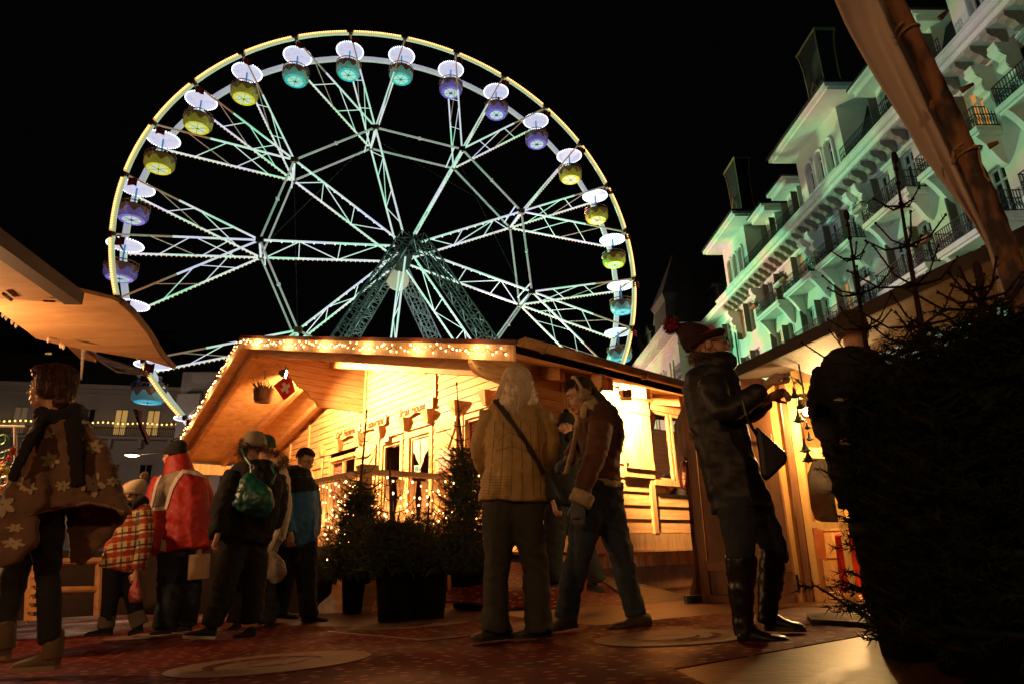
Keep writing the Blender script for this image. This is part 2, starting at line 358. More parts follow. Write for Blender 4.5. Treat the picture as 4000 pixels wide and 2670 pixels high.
# spokes: nine trusses that fork in three at mid radius
def led_beam(mb, p, q, w_, mt, md=None, dots=0, side=1):
    mb.beam(p, q, w_, w_*1.1, m=mt)
    if dots:
        n = int((q-p).length/dots)
        for i in range(1, n): mb.ball(lerp(p, q, i/n)+Vector((0,0,-.1)), .055, 5, 3, m=md)
for j in range(9):
    k = 3*j; mb = MB()
    hf, hb = wp(.75, k, 0.05), wp(.75, k, WW-.05); mf, mk_ = wp(WM, k, 0), wp(WM, k, WW)
    led_beam(mb, hf, mf, .10, 0, 2, dots=.62); led_beam(mb, hb, mk_, .10, 0)
    n = int((mk_-hb).length/.3)
    for i in range(n): mb.ball(lerp(hb, mk_, (i+.5)/n)+Vector((0,0,-.1)), .045, 4, 3, m=3)
    # zig-zag lacing between front and back chord
    ts = [.12,.42,.72,.97]
    for i in range(len(ts)-1):
        a, b_ = (lerp(hf, mf, ts[i]), lerp(hb, mk_, ts[i+1])) if i % 2 == 0 else (lerp(hb, mk_, ts[i]), lerp(hf, mf, ts[i+1]))
        mb.beam(a, b_, .048, m=0)
    mb.beam(lerp(hf, mf, .42), lerp(hb, mk_, .42), .048, m=0); mb.beam(lerp(hf, mf, .72), lerp(hb, mk_, .72), .048, m=0)
    mb.beam(mf, mk_, .12, m=0); mb.beam(wp(WM-.25, k-.25, 0), wp(WM-.25, k-.25, WW), .07, m=0)
    mb.build('spoke_truss', [MW_TUBE, MW_STEEL, MW_SPOT, MW_YEL2], wheel)
    fk = MB()
    for dk in (-1, 0, 1):
        rf, rb = wp(WR-.1, k+dk, 0), wp(WR-.25, k+dk, WW)
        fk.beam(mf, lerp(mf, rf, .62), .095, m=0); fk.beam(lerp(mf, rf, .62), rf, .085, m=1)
        fk.beam(mk_, rb, .095, .095, m=0)
        n = int((rb-mk_).length/.28)
        for i in range(n): fk.ball(lerp(mk_, rb, (i+.5)/n)+Vector((0,0,-.1)), .05, 4, 3, m=2)
        fk.beam(lerp(mf, rf, .2), lerp(mk_, rb, .46), .042, m=0); fk.beam(lerp(mk_, rb, .2), lerp(mf, rf, .46), .042, m=0)
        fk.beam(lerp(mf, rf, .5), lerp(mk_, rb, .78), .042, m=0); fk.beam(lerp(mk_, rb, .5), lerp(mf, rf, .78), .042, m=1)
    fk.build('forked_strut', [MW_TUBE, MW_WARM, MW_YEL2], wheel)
    pl = MB(); pl.box(mf, .5, .25, .35); pl.build('joint_plate', MW_DARK if j % 2 else MW_BRN, wheel); pl = MB(); pl.box(mk_, .35, .2, .3); pl.build('joint_plate', MW_BRN, wheel)
    rg = MB(); k2 = k+3
    led_beam(rg, mf, wp(WM, k2, 0), .1, 0); led_beam(rg, mk_, wp(WM, k2, WW), .1, 0)
    rg.box(lerp(mf, wp(WM, k2, 0), .5), .18, .18, .18, m=0); rg.build('ring_beam', MW_TUBE2, wheel)
cb = MB()
for k, k2 in ((-6,0),(-9,-3),(3,9),(0,6)):
    cb.tube([wp(WM, k, WW*.5), wp(WM, k2, WW*.5)], .012, 4)
cb.build('tie_cable', mat('dark_cable', (.10,.13,.11), .4, metal=.5), wheel)
hb_ = MB(); hb_.lathe(WC-Wn*.5, [(.0,0),(.55,0),(.75,.2),(.8,.5),(.8,.9),(.6,1.1),(.45,WW-.4),(.7,WW-.2),(.75,WW+.5),(.5,WW+.8),(0,WW+.8)], 18, ax=Wn)
for k in range(18):
    t = 2*math.pi*k/18; hb_.box(WC-Wn*.35+(Zv*math.cos(t)+Wa*math.sin(t))*.78, .16, .3, .16)
hb_.build('hub', MW_DARK, wheel)
dish = MB(); dish.lathe(WC+Wn*(WW+.9)-Zv*.9, [(0,0),(.8,.02),(.85,.2),(0,.25)], 28, ax=Wn)
dish.build('lit_disc', emis('pale_disc', (.75,.55,.3), .3, base=(.6,.6,.5)), wheel)
# lattice support legs
def lattice(name, p, q, w_, m_, m2_):
    mb = MB(); d = (q-p).normalized(); x = d.cross(Wn).normalized()*w_/2; y = Wn*w_/2
    cs = [x+y, x-y, -x-y, -x+y]
    for c in cs: mb.beam(p+c, q+c, .075, m=0)
    n = int((q-p).length/(w_*.8))
    for i in range(n):
        a, b_ = lerp(p, q, i/n), lerp(p, q, (i+1)/n)
        for j in range(4):
            c0, c1 = cs[j], cs[(j+1) % 4]
            if i % 2: c0, c1 = c1, c0
            mb.beam(a+c0, b_+c1, .05, m=1); mb.beam(a+c0, a+c1, .045, m=1)
    mb.tube([p, q], .05, 6, m=0)
    return mb.build(name, [m_, m2_], wheel)
ML1 = mat('leg_steel_green_light', (.22,.30,.26), .45, metal=.5, emit=(.10,.35,.22), es=.0)  # green of the coloured light is mixed into this leg colour
ML2 = mat('leg_steel_grey', (.45,.50,.48), .45, metal=.3)
ML3 = mat('leg_steel_lavender_light', (.55,.5,.62), .45, metal=.2)  # lavender light is mixed into the back leg colour
HF = WC-Wn*1.3; HB = WC+Wn*(WW+1.4)
def footpt(hub, px, py):   # ground point of a leg that leaves hub and passes the given pixel, in a plane parallel to the wheel
    d = ray(px, py); n_ = Wn; o = Vector((0, 0, CZ)); t = (hub-o).dot(n_)/d.dot(n_); p = o+d*t
    s_ = (hub.z+1.0)/(hub.z-p.z); return hub+(p-hub)*s_
lattice('support_leg', HF+Wa*-.3, footpt(HF, 1352, 1300), .85, ML1, ML1)
lattice('support_leg', HF+Wa*.5, footpt(HF, 1868, 1300), .85, ML1, ML1)
lattice('support_leg', HB+Wa*.3, footpt(HB, 1668, 1300), .85, ML3, ML2)
lattice('support_leg', HB+Wa*-.3, footpt(HB, 1400, 1300), .85, ML1, ML2)
# ---------------------------------------------------------------- gondolas
MG_DISC = glow_mat('lit_canopy_underside', [(.3,(.55,.62,1)),(.5,(.75,.78,1)),(.7,(.8,.68,.95))], .72, scale=1.3, base=(.7,.7,.75))
MG_RING = emis('canopy_led_ring', (.85,.88,1), 3.0)
MG_TOP = mat('canopy_top', (.10,.06,.06), .5)
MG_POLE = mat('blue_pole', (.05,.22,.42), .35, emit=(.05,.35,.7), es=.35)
MG_RAIL = mat('copper_rail', (.45,.22,.12), .35, metal=.6)
def bowlmat(name, c1, c2):
    m, nt, b = newmat(name); N = nt.nodes; L = nt.links
    tc = N.new('ShaderNodeTexCoord'); sp = N.new('ShaderNodeSeparateXYZ'); L.new(tc.outputs['Object'], sp.inputs[0])
    at_ = N.new('ShaderNodeMath'); at_.operation = 'ARCTAN2'; L.new(sp.outputs[0], at_.inputs[0]); L.new(sp.outputs[1], at_.inputs[1])
    mu = N.new('ShaderNodeMath'); mu.operation = 'MULTIPLY'; mu.inputs[1].default_value = 8; L.new(at_.outputs[0], mu.inputs[0])
    sn = N.new('ShaderNodeMath'); sn.operation = 'SINE'; L.new(mu.outputs[0], sn.inputs[0])
    ab = N.new('ShaderNodeMath'); ab.operation = 'MULTIPLY'; ab.inputs[1].default_value = .16; L.new(sn.outputs[0], ab.inputs[0])
    ad = N.new('ShaderNodeMath'); ad.operation = 'ADD'; L.new(sp.outputs[2], ad.inputs[0]); L.new(ab.outputs[0], ad.inputs[1])
    gt = N.new('ShaderNodeMath'); gt.operation = 'GREATER_THAN'; gt.inputs[1].default_value = -1.78; L.new(ad.outputs[0], gt.inputs[0])
    mx = N.new('ShaderNodeMixRGB'); mx.inputs[1].default_value = (*c1, 1); mx.inputs[2].default_value = (*c2, 1); L.new(gt.outputs[0], mx.inputs[0])
    L.new(mx.outputs[0], b.inputs['Base Color']); b.inputs['Roughness'].default_value = .18; b.inputs['Coat Weight'].default_value = .6
    L.new(mx.outputs[0], b.inputs['Emission Color']); b.inputs['Emission Strength'].default_value = .16  # bowls glow faintly in place of light falling from the wheel LEDs
    return m
def gondola(cn, c_lo, c_hi, c_ring, pale):
    root = empty('gondola', (0,0,0), 'x', 'gondola', 'gondolas hanging round the ferris wheel')
    mb = MB(); mb.lathe((0,0,0), [(0,.16),(.35,.12),(.7,.06),(.97,0.02)], 28, m=0, cap=False)
    mb.build('canopy_top', MG_TOP, root, smooth=True, local=True)
    mb = MB(); mb.lathe((0,0,-.01), [(0,.03),(.25,.03),(.94,0)], 28, m=0, cap=False); mb.build('canopy', MG_DISC, root, smooth=True, local=True)
    mb = MB()
    for k in range(40):
        t = 2*math.pi*k/40; mb.ball((.96*math.cos(t), .96*math.sin(t), 0), .05, 5, 4)
    mb.build('light_ring', MG_RING, root, local=True)
    mb = MB(); mb.tube([(0,0,0),(0,0,-2.05)], .055, 8); mb.build('pole', MG_POLE, root, local=True)
    B = bowlmat('bowl_'+cn, c_lo, c_hi)
    mb = MB(); mb.lathe((0,0,0), [(.70,-2.18),(.80,-2.10),(.88,-1.95),(.90,-1.75),(.86,-1.55),(.88,-1.46)], 30, cap=False)
    mb.lathe((0,0,0), [(.84,-1.46),(.8,-1.7),(.6,-2.0)], 30, cap=False); mb.build('bowl', B, root, smooth=True, local=True)
    mb = MB(); mb.lathe((0,0,0), [(.88,-1.47),(.93,-1.455),(.93,-1.43),(.88,-1.42)], 30, cap=False)
    mb.lathe((0,0,0), [(.9,-1.28),(.915,-1.27),(.915,-1.22),(.9,-1.21),(.885,-1.22),(.885,-1.27),(.9,-1.28)], 30, cap=False)
    for k in range(20):
        if k in (3, 4): continue
        t = 2*math.pi*k/20; mb.tube([(.9*math.cos(t), .9*math.sin(t), -1.44), (.9*math.cos(t), .9*math.sin(t), -1.22)], .014, 5)
    for k in (2.6, 4.4):
        t = 2*math.pi*k/20; mb.tube([(.9*math.cos(t), .9*math.sin(t), -1.44), (.9*math.cos(t), .9*math.sin(t), -.95)], .025, 5)
    for t0 in (.4, 2.1, 3.9):
        mb.lathe((0,0,0), [(.9,-1.44),(.9,-1.16)], 30, cap=False) if False else None
    mb.build('railing', MG_RAIL, root, local=True)
    mb = MB(); mb.lathe((0,0,-2.185), [(0,0),(.5,0),(.71,.01)], 30, cap=False, m=0)
    mb.lathe((0,0,-2.19), [(.52,.0),(.70,.006)], 30, cap=False, m=1); mb.lathe((0,0,-2.192), [(.06,0),(.15,0)], 16, cap=False, m=1)
    for k in range(6):
        t = math.pi*k/3; mb.beam((.06*math.cos(t), .06*math.sin(t), -2.195), (.70*math.cos(t), .70*math.sin(t), -2.185), .02, .01, m=2)
    mb.lathe((0,0,-2.23), [(0,0),(.05,0),(.05,.05)], 8, m=2)
    mb.build('base_plate', [emis('base_pale_'+cn, pale, .62, base=pale), emis('base_ring_'+cn, c_ring, .8, base=c_ring), MW_DARK], root, local=True)
    mb = MB(); mb.lathe((0,0,0), [(.25,-2.1),(.4,-1.7),(.62,-1.6),(.6,-2.0)], 16, cap=True); mb.build('seat', MG_RAIL, root, local=True)
    return root
gp = {'teal': gondola('teal', (.25,.6,.5), (.16,.07,.04), (.02,.5,.5), (.45,.85,.65)),
      'yellow': gondola('yellow', (.6,.55,.06), (.22,.12,.03), (.7,.6,.02), (.65,.85,.5)),
      'purple': gondola('purple', (.30,.22,.75), (.20,.08,.06), (.18,.12,.62), (.6,.8,.75)),
      'blue': gondola('blue', (.2,.5,.6), (.14,.09,.07), (.03,.45,.65), (.2,.65,.8))}
gcol = {}
for k in range(-10, 11):
    gcol[k] = 'teal' if -1 <= k <= 1 else 'purple' if 2 <= k <= 4 else 'yellow' if 5 <= k <= 7 else 'blue' if k >= 8 else 'yellow' if -4 <= k <= -2 else 'purple' if -7 <= k <= -5 else 'blue'
ordw = ['first', 'second', 'third', 'fourth', 'fifth', 'sixth', 'seventh', 'eighth', 'ninth', 'tenth']
used = set(); gond_at = {}
for k in range(-10, 11):
    c = gcol[k]; lab = f'{c} and white gondola under a glowing disc, ' + ('topmost on the wheel' if k == 0 else f'{ordw[abs(k)-1]} from the top on the {"left" if k<0 else "right"} side')
    loc = wp(WR-.35, k, WW/2)-Zv*.05
    src = gp[c]
    if c not in used: used.add(c); o = src; o.location = loc; o['label'] = lab
    else: o = copy_tree(src, loc=loc, label=lab)
    gond_at[k] = loc
MPEN = mat('red_pennant', (.5,.03,.03), .7)
for k in range(-9, 11):
    mb = MB(); p = wp(WR-.1, k, WW*.5)
    mb.beam(wp(WR-.1, k, 0), wp(WR-.1, k, WW), .07)
    q = wp(WR-.1, k, -.1)+Vector((.05,0,-.45)); 
    mb.build('hanger_axle', MW_BRN, wheel)
    mb = MB(); s_ = 1 if k > 0 else -1
    P = [[q+Wa*(.5*i/3)+Vector((0,0,.25-j*.5-.03*math.sin(i*2+k))) +Wn*(.05*math.sin(i*1.7+k)) for i in range(4)] for j in range(2)]
    mb.grid(P); mb.build('pennant', MPEN, wheel)

# assumed unseen uplights, added at the foot of the wheel to light its legs
for (dx, col, e_) in ((-7, (.5,1,.75), 4600), (7, (.45,1,.7), 4600), (1, (.75,.7,1), 3600)):
    p_ = Vector((WC.x, WC.y-4, .6))+Wa*dx; light('assumed_wheel_uplight', 'SPOT', p_, e_, col, .3, target=WC-Vector((0,0,4))+Wa*dx*.3, spot=60, blend=.6, parent=wheel)
# ================================================================ CHALET
CA = Vector((-5.02891002, 11.34219172, 0)); PS = math.radians(46.70064806)
CG = Vector((-math.cos(PS), math.sin(PS), 0)); CS = Vector((math.sin(PS), math.cos(PS), 0)); CU = -CG
def loc(u, v, z): return CA+CU*u+CS*v+Vector((0, 0, z+CZ))
VG = lambda u: 2.62-.065*u
def gab(u, z, out=0): return loc(u, VG(u)-out, z)
def sid(v, z, out=0): return loc(5.95+out, v, z)
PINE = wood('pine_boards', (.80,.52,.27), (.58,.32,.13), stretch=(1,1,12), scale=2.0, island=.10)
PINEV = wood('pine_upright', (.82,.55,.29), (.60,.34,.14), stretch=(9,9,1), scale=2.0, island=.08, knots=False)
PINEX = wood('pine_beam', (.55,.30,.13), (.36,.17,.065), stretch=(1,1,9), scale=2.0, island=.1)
PINER = wood('pine_soffit', (.70,.42,.19), (.50,.26,.10), stretch=(3,3,3), scale=1.6, island=.05)
MROOF = mat('dark_red_roofing', (.10,.018,.012), .6, scale=10, bump=.3)
MGLASS = glassy('window_glass')
MCOP = mat('copper_gutter', (.45,.24,.12), .42, metal=.15, var=.3, scale=5)
MROOM = mat('dim_room', (.16,.08,.04), .8)
PIT = .252; ZR = 3.92
zr = lambda u: ZR-PIT*abs(u)
prow = lambda u: .105*abs(u)
UL, UR = -5.75, 6.65
chalet = empty('chalet', loc(0, 4, -.5), 'pine wood restaurant chalet with low pitched roof edged in fairy lights', 'chalet')
def boards(name, P, rng, z0, z1, openings, step=.135, th=.022, lip=.018, mat_=PINE, ztop=None):
    """clapboards: P(u, z, out); rng(z)->(u0,u1)"""
    mb = MB(); z = z0
    while z < z1-.02:
        zt = min(z+step, z1); u0, u1 = rng(z+.02); segs = [(u0, u1)]
        for (a, b_, c, d) in openings:
            if c < zt-.03 and d > z+.03:
                ns = []
                for s_ in segs:
                    if b_ <= s_[0] or a >= s_[1]: ns.append(s_); continue
                    if a > s_[0]: ns.append((s_[0], a))
                    if b_ < s_[1]: ns.append((b_, s_[1]))
                segs = ns
        for (a, b_) in segs:
            if b_-a < .03: continue
            mb.hexa([P(a, z, th+lip), P(b_, z, th+lip), P(b_, z, 0), P(a, z, 0), P(a, zt-.006, th), P(b_, zt-.006, th), P(b_, zt-.006, 0), P(a, zt-.006, 0)])
        z = zt
    return mb.build(name, mat_, chalet)
# gable wall: windows and doors
GO = [(.95,1.62,0,2.02), (1.95,2.62,0,2.02), (-1.42,-.22,1.0,1.98), (3.7,4.75,.95,2.05), (-4.9,-3.9,1.0,1.98)]
def gr(z):
    h = (ZR-.16-z)/PIT
    return (max(-5.9, -h), min(5.95, h))
boards('gable_wall', gab, gr, .0, 3.72, [(a-.09, b_+.09, c-.09, d+.09) for a, b_, c, d in GO])
bk = MB(); bk.prism([gab(-5.9,-.05,-.12), gab(5.95,-.05,-.12), gab(5.95,2.3,-.12), gab(0,3.7,-.12), gab(-5.9,2.3,-.12)], CS*.02)
bkp = bk  # backing is replaced by room walls below
SO = [(4.15,5.2,.97,2.05)]
boards('side_wall', sid, lambda z: (2.25, 11.0), .02, 2.28, [(a-.06, b_+.06, c-.06, d+.06) for a, b_, c, d in SO], step=.19)
# rooms behind the glass
rm = MB()
rm.obox(gab(-5.6, 0, -.4), CU*11, CS*.03, Vector((0,0,2.2)))
rm.build('inner_partition', MROOM, chalet)
def strip(P, a, b_, c, d, o0, o1, mb, m=0):
    mb.hexa([P(a,c,o1), P(b_,c,o1), P(b_,c,o0), P(a,c,o0), P(a,d,o1), P(b_,d,o1), P(b_,d,o0), P(a,d,o0)], m)
def casing(name, P, a, b_, c, d, w_=.08, o=.05, mull=None, sill=True, rail=None):
    mb = MB()
    strip(P, a-w_, b_+w_, d, d+w_, -.06, o, mb); strip(P, a-w_, b_+w_, c-w_, c, -.06, o+(.04 if sill else 0), mb)
    strip(P, a-w_, a, c, d, -.06, o, mb); strip(P, b_, b_+w_, c, d, -.06, o, mb)
    fr_ = mb.build(name, PINEV, chalet)
    s_ = MB(); f = .045
    for (x0, x1) in ([(a, b_)] if mull is None else [(a, mull-.02), (mull+.02, b_)]):
        strip(P, x0, x1, c, c+f, -.03, .015, s_); strip(P, x0, x1, d-f, d, -.03, .015, s_)
        strip(P, x0, x0+f, c+f, d-f, -.03, .015, s_); strip(P, x1-f, x1, c+f, d-f, -.03, .015, s_)
        if rail: strip(P, x0+f, x1-f, rail-.05, rail+.05, -.03, .015, s_)
    s_.build('sash', PINEV, fr_)
    gl = MB(); strip(P, a+f, b_-f, c+f, d-f, -.012, -.008, gl); gl.build('pane', MGLASS, fr_)
    return fr_
w1 = casing('window', gab, -1.42, -.22, 1.0, 1.98, mull=-.82)
w2 = casing('window', gab, 3.7, 4.75, .95, 2.05, mull=4.25)
w5 = casing('window', gab, -4.9, -3.9, 1.0, 1.98, mull=-4.4)
w3 = casing('window', sid, 4.15, 5.2, .97, 2.05, mull=4.73)
d1 = casing('door', gab, .95, 1.62, .02, 2.02, w_=.1, sill=False, rail=.5)
d2 = casing('door', gab, 1.95, 2.62, .02, 2.02, w_=.1, sill=False, rail=.5)
d2['label'] = 'glazed door with a white pointed curtain'
def shutter(P, a, b_, c, d, out=.06, diag=1, handle=True, tilt=0):
    mb = MB(); n = 4
    for i in range(n):
        x0 = lerp(a, b_, i/n); x1 = lerp(a, b_, (i+1)/n)
        strip(P, x0+.002, x1-.002, c, d, out, out+.025, mb)
    strip(P, a+.02, b_-.02, d-.22, d-.12, out+.025, out+.05, mb); strip(P, a+.02, b_-.02, c+.12, c+.22, out+.025, out+.05, mb)
    x0, x1 = (a+.06, b_-.06) if diag > 0 else (b_-.06, a+.06); hw = .045
    mb.hexa([P(x0-hw,d-.22,out+.046), P(x0+hw,d-.22,out+.046), P(x0+hw,d-.22,out+.026), P(x0-hw,d-.22,out+.026), P(x1-hw,c+.22,out+.046), P(x1+hw,c+.22,out+.046), P(x1+hw,c+.22,out+.026), P(x1-hw,c+.22,out+.026)])
    s_ = mb.build('shutter', PINEV, chalet)
    hb = MB()
    for zz in (c+.17, d-.17): strip(P, a-.01, a+.05, zz-.02, zz+.02, out+.05, out+.056, hb)
    hb.build('hinge', MW_DARK, s_)
    return s_
shutter(gab, -2.42, -1.78, 1.0, 2.12); shutter(gab, -.12, .72, 1.0, 2.1, diag=-1); shutter(gab, 2.86, 3.5, .95, 2.18, diag=-1)
shutter(gab, 4.85, 5.5, .95, 2.1); shutter(sid, 3.38, 4.08, .98, 2.15, diag=1)
rm = MB(); rm.obox(loc(4.2,3.2,.1), CS*5, CU*.03, Vector((0,0,2.2))); rm.obox(loc(4.2,8.2,.1), CU*1.7, CS*.03, Vector((0,0,2.2))); rm.obox(loc(4.2,3.2,.1), CU*1.7, CS*.03, Vector((0,0,2.2)))
rm.build('dining_room_wall', PINE, chalet)
dlm = empty('room_lamp', loc(5.0,5.15,1.62), 'lit paper shade lamp inside the side window', 'lamp'); mb = MB(); mb.lathe(loc(5.0,5.15,1.5), [(.13,0),(.09,.2)], 16, cap=False); mb.build('shade', emis('lit_shade', (1,.62,.28), 5), dlm)
mb = MB(); mb.tube([loc(5.0,5.15,1.7), loc(5.0,5.15,2.25)], .006, 5); mb.build('flex', MW_DARK, dlm)
light('room_light', 'POINT', loc(5.0,5.0,1.85), 26, (1,.58,.28), .1, parent=dlm)
# vertical battens
for (u, z0, z1) in ((.12,2.72,3.72), (2.8,2.6,3.1), (-2.75,1.0,3.05), (-3.9,1,2.75), (.8,.0,2.2), (-4.6,1,2.6), (3.62,.9,2.2)):
    bt = MB(); strip(gab, u-.035, u+.035, z0, z1, .0, .065, bt); bt.build('batten', PINEV, chalet)
bt = MB(); strip(gab, 5.86, 6.0, -.02, 2.36, 0, .07, bt); bt.build('corner_post', PINEV, chalet)
for (v, z0, z1) in ((2.3,.02,2.3), (4.02,.2,.95), (5.9,.2,2.2)):
    bt = MB(); strip(sid, v-.05, v+.05, z0, z1, .0, .075, bt); bt.build('batten', PINEV, chalet)
# base of the side wall: ledge boards, joist ends and a bare panel below
bb = MB(); strip(sid, 2.2, 11, -.02, .2, .0, .07, bb); strip(sid, 2.2, 11, -.05, -.02, -.02, .10, bb); bb.build('base_board', PINEV, chalet)
bl = MB()
v = 2.5
while v < 9:
    strip(sid, v, v+.16, -.24, -.05, -.4, .05, bl); v += .34
bl.build('joist_ends', PINEV, chalet)
pn = MB(); strip(sid, 2.2, 11, -1.1, -.24, -.02, .03, pn)
pn.build('frosted_plinth_panel', mat('frosted_panel', (.42,.24,.13), .5, var=.7, scale=5, bump=.5, bscale=30, col2=(.18,.10,.06)), chalet)
# roof
def roofpt(u, v, dz=0): return loc(u, v, zr(u)+dz)
rf = MB()
for (ua, ub) in ((UL, 0), (0, UR)):
    n = 10; low = []; top = []
    for i in range(n+1):
        u = lerp(ua, ub, i/n); low.append((u, prow(u))); 
    P0 = [roofpt(u, v_, -.10) for u, v_ in low]; P1 = [roofpt(u, 11.5, -.10) for u, v_ in low]
    T0 = [roofpt(u, v_, .0) for u, v_ in low]; T1 = [roofpt(u, 11.5, .0) for u, v_ in low]
    rf.grid([P0, P1]); 
rf.build('roof_soffit', PINER, chalet)
rt = MB()
for (ua, ub) in ((UL-.05, 0), (0, UR+.06)):
    A_, B_ = (ua, prow(ua)-.05), (ub, prow(ub)-.05)
    rt.hexa([roofpt(A_[0], A_[1], .0), roofpt(B_[0], B_[1], .0), roofpt(B_[0], 11.6, .0), roofpt(A_[0], 11.6, .0), roofpt(A_[0], A_[1], .05), roofpt(B_[0], B_[1], .05), roofpt(B_[0], 11.6, .05), roofpt(A_[0], 11.6, .05)])
# tile battens seen as bumps along the eave
v = 1.0
while v < 11:
    rt.obox(roofpt(UR-.5, v, .05), CU*.58-Vector((0,0,PIT*.58)), CS*.28, Vector((0,0,.06))); v += .42
rt.build('roof_covering', MROOF, chalet)
fb = MB()
for (ua, ub) in ((UL, 0), (0, UR)):
    p0, p1 = (ua, prow(ua)), (ub, prow(ub))
    fb.hexa([roofpt(p0[0], p0[1]-.03, -.2), roofpt(p1[0], p1[1]-.03, -.2), roofpt(p1[0], p1[1], -.2), roofpt(p0[0], p0[1], -.2), roofpt(p0[0], p0[1]-.03, -.005), roofpt(p1[0], p1[1]-.03, -.005), roofpt(p1[0], p1[1], -.005), roofpt(p0[0], p0[1], -.005)])
fb.build('fascia_board', PINEV, chalet)
# rafters
def rafter(v0f, ua, ub, w_=.1, h=.16, m_=PINEX):
    mb = MB(); a, b_ = v0f(ua), v0f(ub)
    z0 = -.10
    mb.hexa([roofpt(ua, a, z0-h), roofpt(ub, b_, z0-h), roofpt(ub, b_+w_, z0-h), roofpt(ua, a+w_, z0-h), roofpt(ua, a, z0-.003), roofpt(ub, b_, z0-.003), roofpt(ub, b_+w_, z0-.003), roofpt(ua, a+w_, z0-.003)])
    return mb.build('rafter', m_, chalet)
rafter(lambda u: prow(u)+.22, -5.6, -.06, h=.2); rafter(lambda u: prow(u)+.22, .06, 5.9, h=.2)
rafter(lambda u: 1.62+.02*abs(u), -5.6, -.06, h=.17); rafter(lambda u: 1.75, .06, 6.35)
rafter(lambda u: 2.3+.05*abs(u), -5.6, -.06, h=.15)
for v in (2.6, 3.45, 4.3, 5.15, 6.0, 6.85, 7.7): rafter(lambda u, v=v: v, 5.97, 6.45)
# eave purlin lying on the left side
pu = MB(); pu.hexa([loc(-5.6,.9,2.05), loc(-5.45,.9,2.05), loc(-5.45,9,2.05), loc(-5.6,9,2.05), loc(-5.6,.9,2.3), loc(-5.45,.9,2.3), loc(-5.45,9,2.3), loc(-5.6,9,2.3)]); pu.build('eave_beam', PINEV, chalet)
def wing(name, u0, prof, th, zt):
    # prof: list of (v, z) closed polygon in the plane u = u0
    mb = MB(); mb.prism([loc(u0, v_, z_) for v_, z_ in prof], CU*th); return mb.build(name, PINE, chalet)
rp = [(.3,3.72),(.33,3.58),(.5,3.55),(.66,3.56),(.78,3.5),(.84,3.38),(.95,3.33),(1.06,3.27),(1.14,3.17),(1.25,3.14),(1.34,3.08),(1.42,2.97),(1.52,2.94),(1.56,2.87),(1.6,2.83),(2.62,2.83),(2.62,3.74)]
zs = [3.62,3.49,3.36,3.23,3.10,2.97]
mbp = MB(); mbp.prism([loc(-.03, v_, z_) for v_, z_ in rp], CU*.06)
ridge = mbp.build('ridge_panel', PINE, chalet)
gv = MB()
for z_ in zs:
    v0 = next((rp[i][0]+(rp[i+1][0]-rp[i][0])*((rp[i][1]-z_)/(rp[i][1]-rp[i+1][1]+1e-9)) for i in range(len(rp)-1) if rp[i][1] >= z_ >= rp[i+1][1]), .4)
    gv.obox(loc(.0305, v0+.02, z_), CU*.002, CS*(2.6-v0), Vector((0,0,.007)))
gv.build('board_joint', mat('board_gap', (.30,.14,.05), .8), ridge)
wp2 = [(.6,2.30),(.61,2.18),(.68,2.08),(.8,2.04),(1.25,1.98),(1.7,1.85),(1.95,1.65),(2.05,1.3),(2.2,1.15),(2.24,1.15),(2.24,2.34)]
wing('wing_panel', 5.90, wp2, .07, 0)
gv = MB()
for z_ in (2.2,2.05,1.9,1.75,1.6,1.45,1.3):
    v0 = 1.0 if z_ > 2 else 1.6 if z_ > 1.8 else 2.0
    gv.obox(loc(5.9705, v0, z_), CU*.002, CS*(2.22-v0), Vector((0,0,.006)))
gv.build('wing_board_joint', mat('board_gap_2', (.30,.14,.05), .8), chalet)
# bracket under the eave, standing out from the side wall
mb = MB(); mb.prism([loc(6.0,2.26,2.30), loc(6.62,2.26,2.17), loc(6.6,2.26,2.02), loc(6.5,2.26,1.9), loc(6.3,2.26,1.78), loc(6.15,2.26,1.6), loc(6.05,2.26,1.3), loc(6.0,2.26,1.2)], CS*.07)
mb.build('eave_bracket', PINE, chalet)
# gutter along the right eave
gt = MB(); prof = []
pts0 = []
for i in range(9):
    a = math.pi+math.pi*i/8; prof.append((.075*math.cos(a), .075*math.sin(a)))
ge = UR+.10; gzz = zr(UR)+.03
rows = [[loc(ge+a, v_, gzz+b_) for a, b_ in prof] for v_ in (prow(UR)-.02, 11.5)]
gt.grid(rows); rows = [[loc(ge+a*.9, v_, gzz+b_*.9) for a, b_ in prof[::-1]] for v_ in (prow(UR)-.02, 11.5)]
gt.grid(rows)
gt.prism([loc(ge+a, prow(UR)-.03, gzz+b_) for a, b_ in prof], CS*.01)
gt.tube([loc(ge+.078, prow(UR)-.02, gzz), loc(ge+.078, 11.5, gzz)], .012, 6)
gut = gt.build('gutter', MCOP, chalet, smooth=False)
mb = MB()
for v_ in (1.05, 3.0, 5.4, 7.8):
    mb.tube([loc(ge+.085*math.cos(math.pi+math.pi*i/8), v_, gzz+.085*math.sin(math.pi+math.pi*i/8)) for i in range(9)], .012, 5)
mb.build('gutter_strap', MCOP, gut)
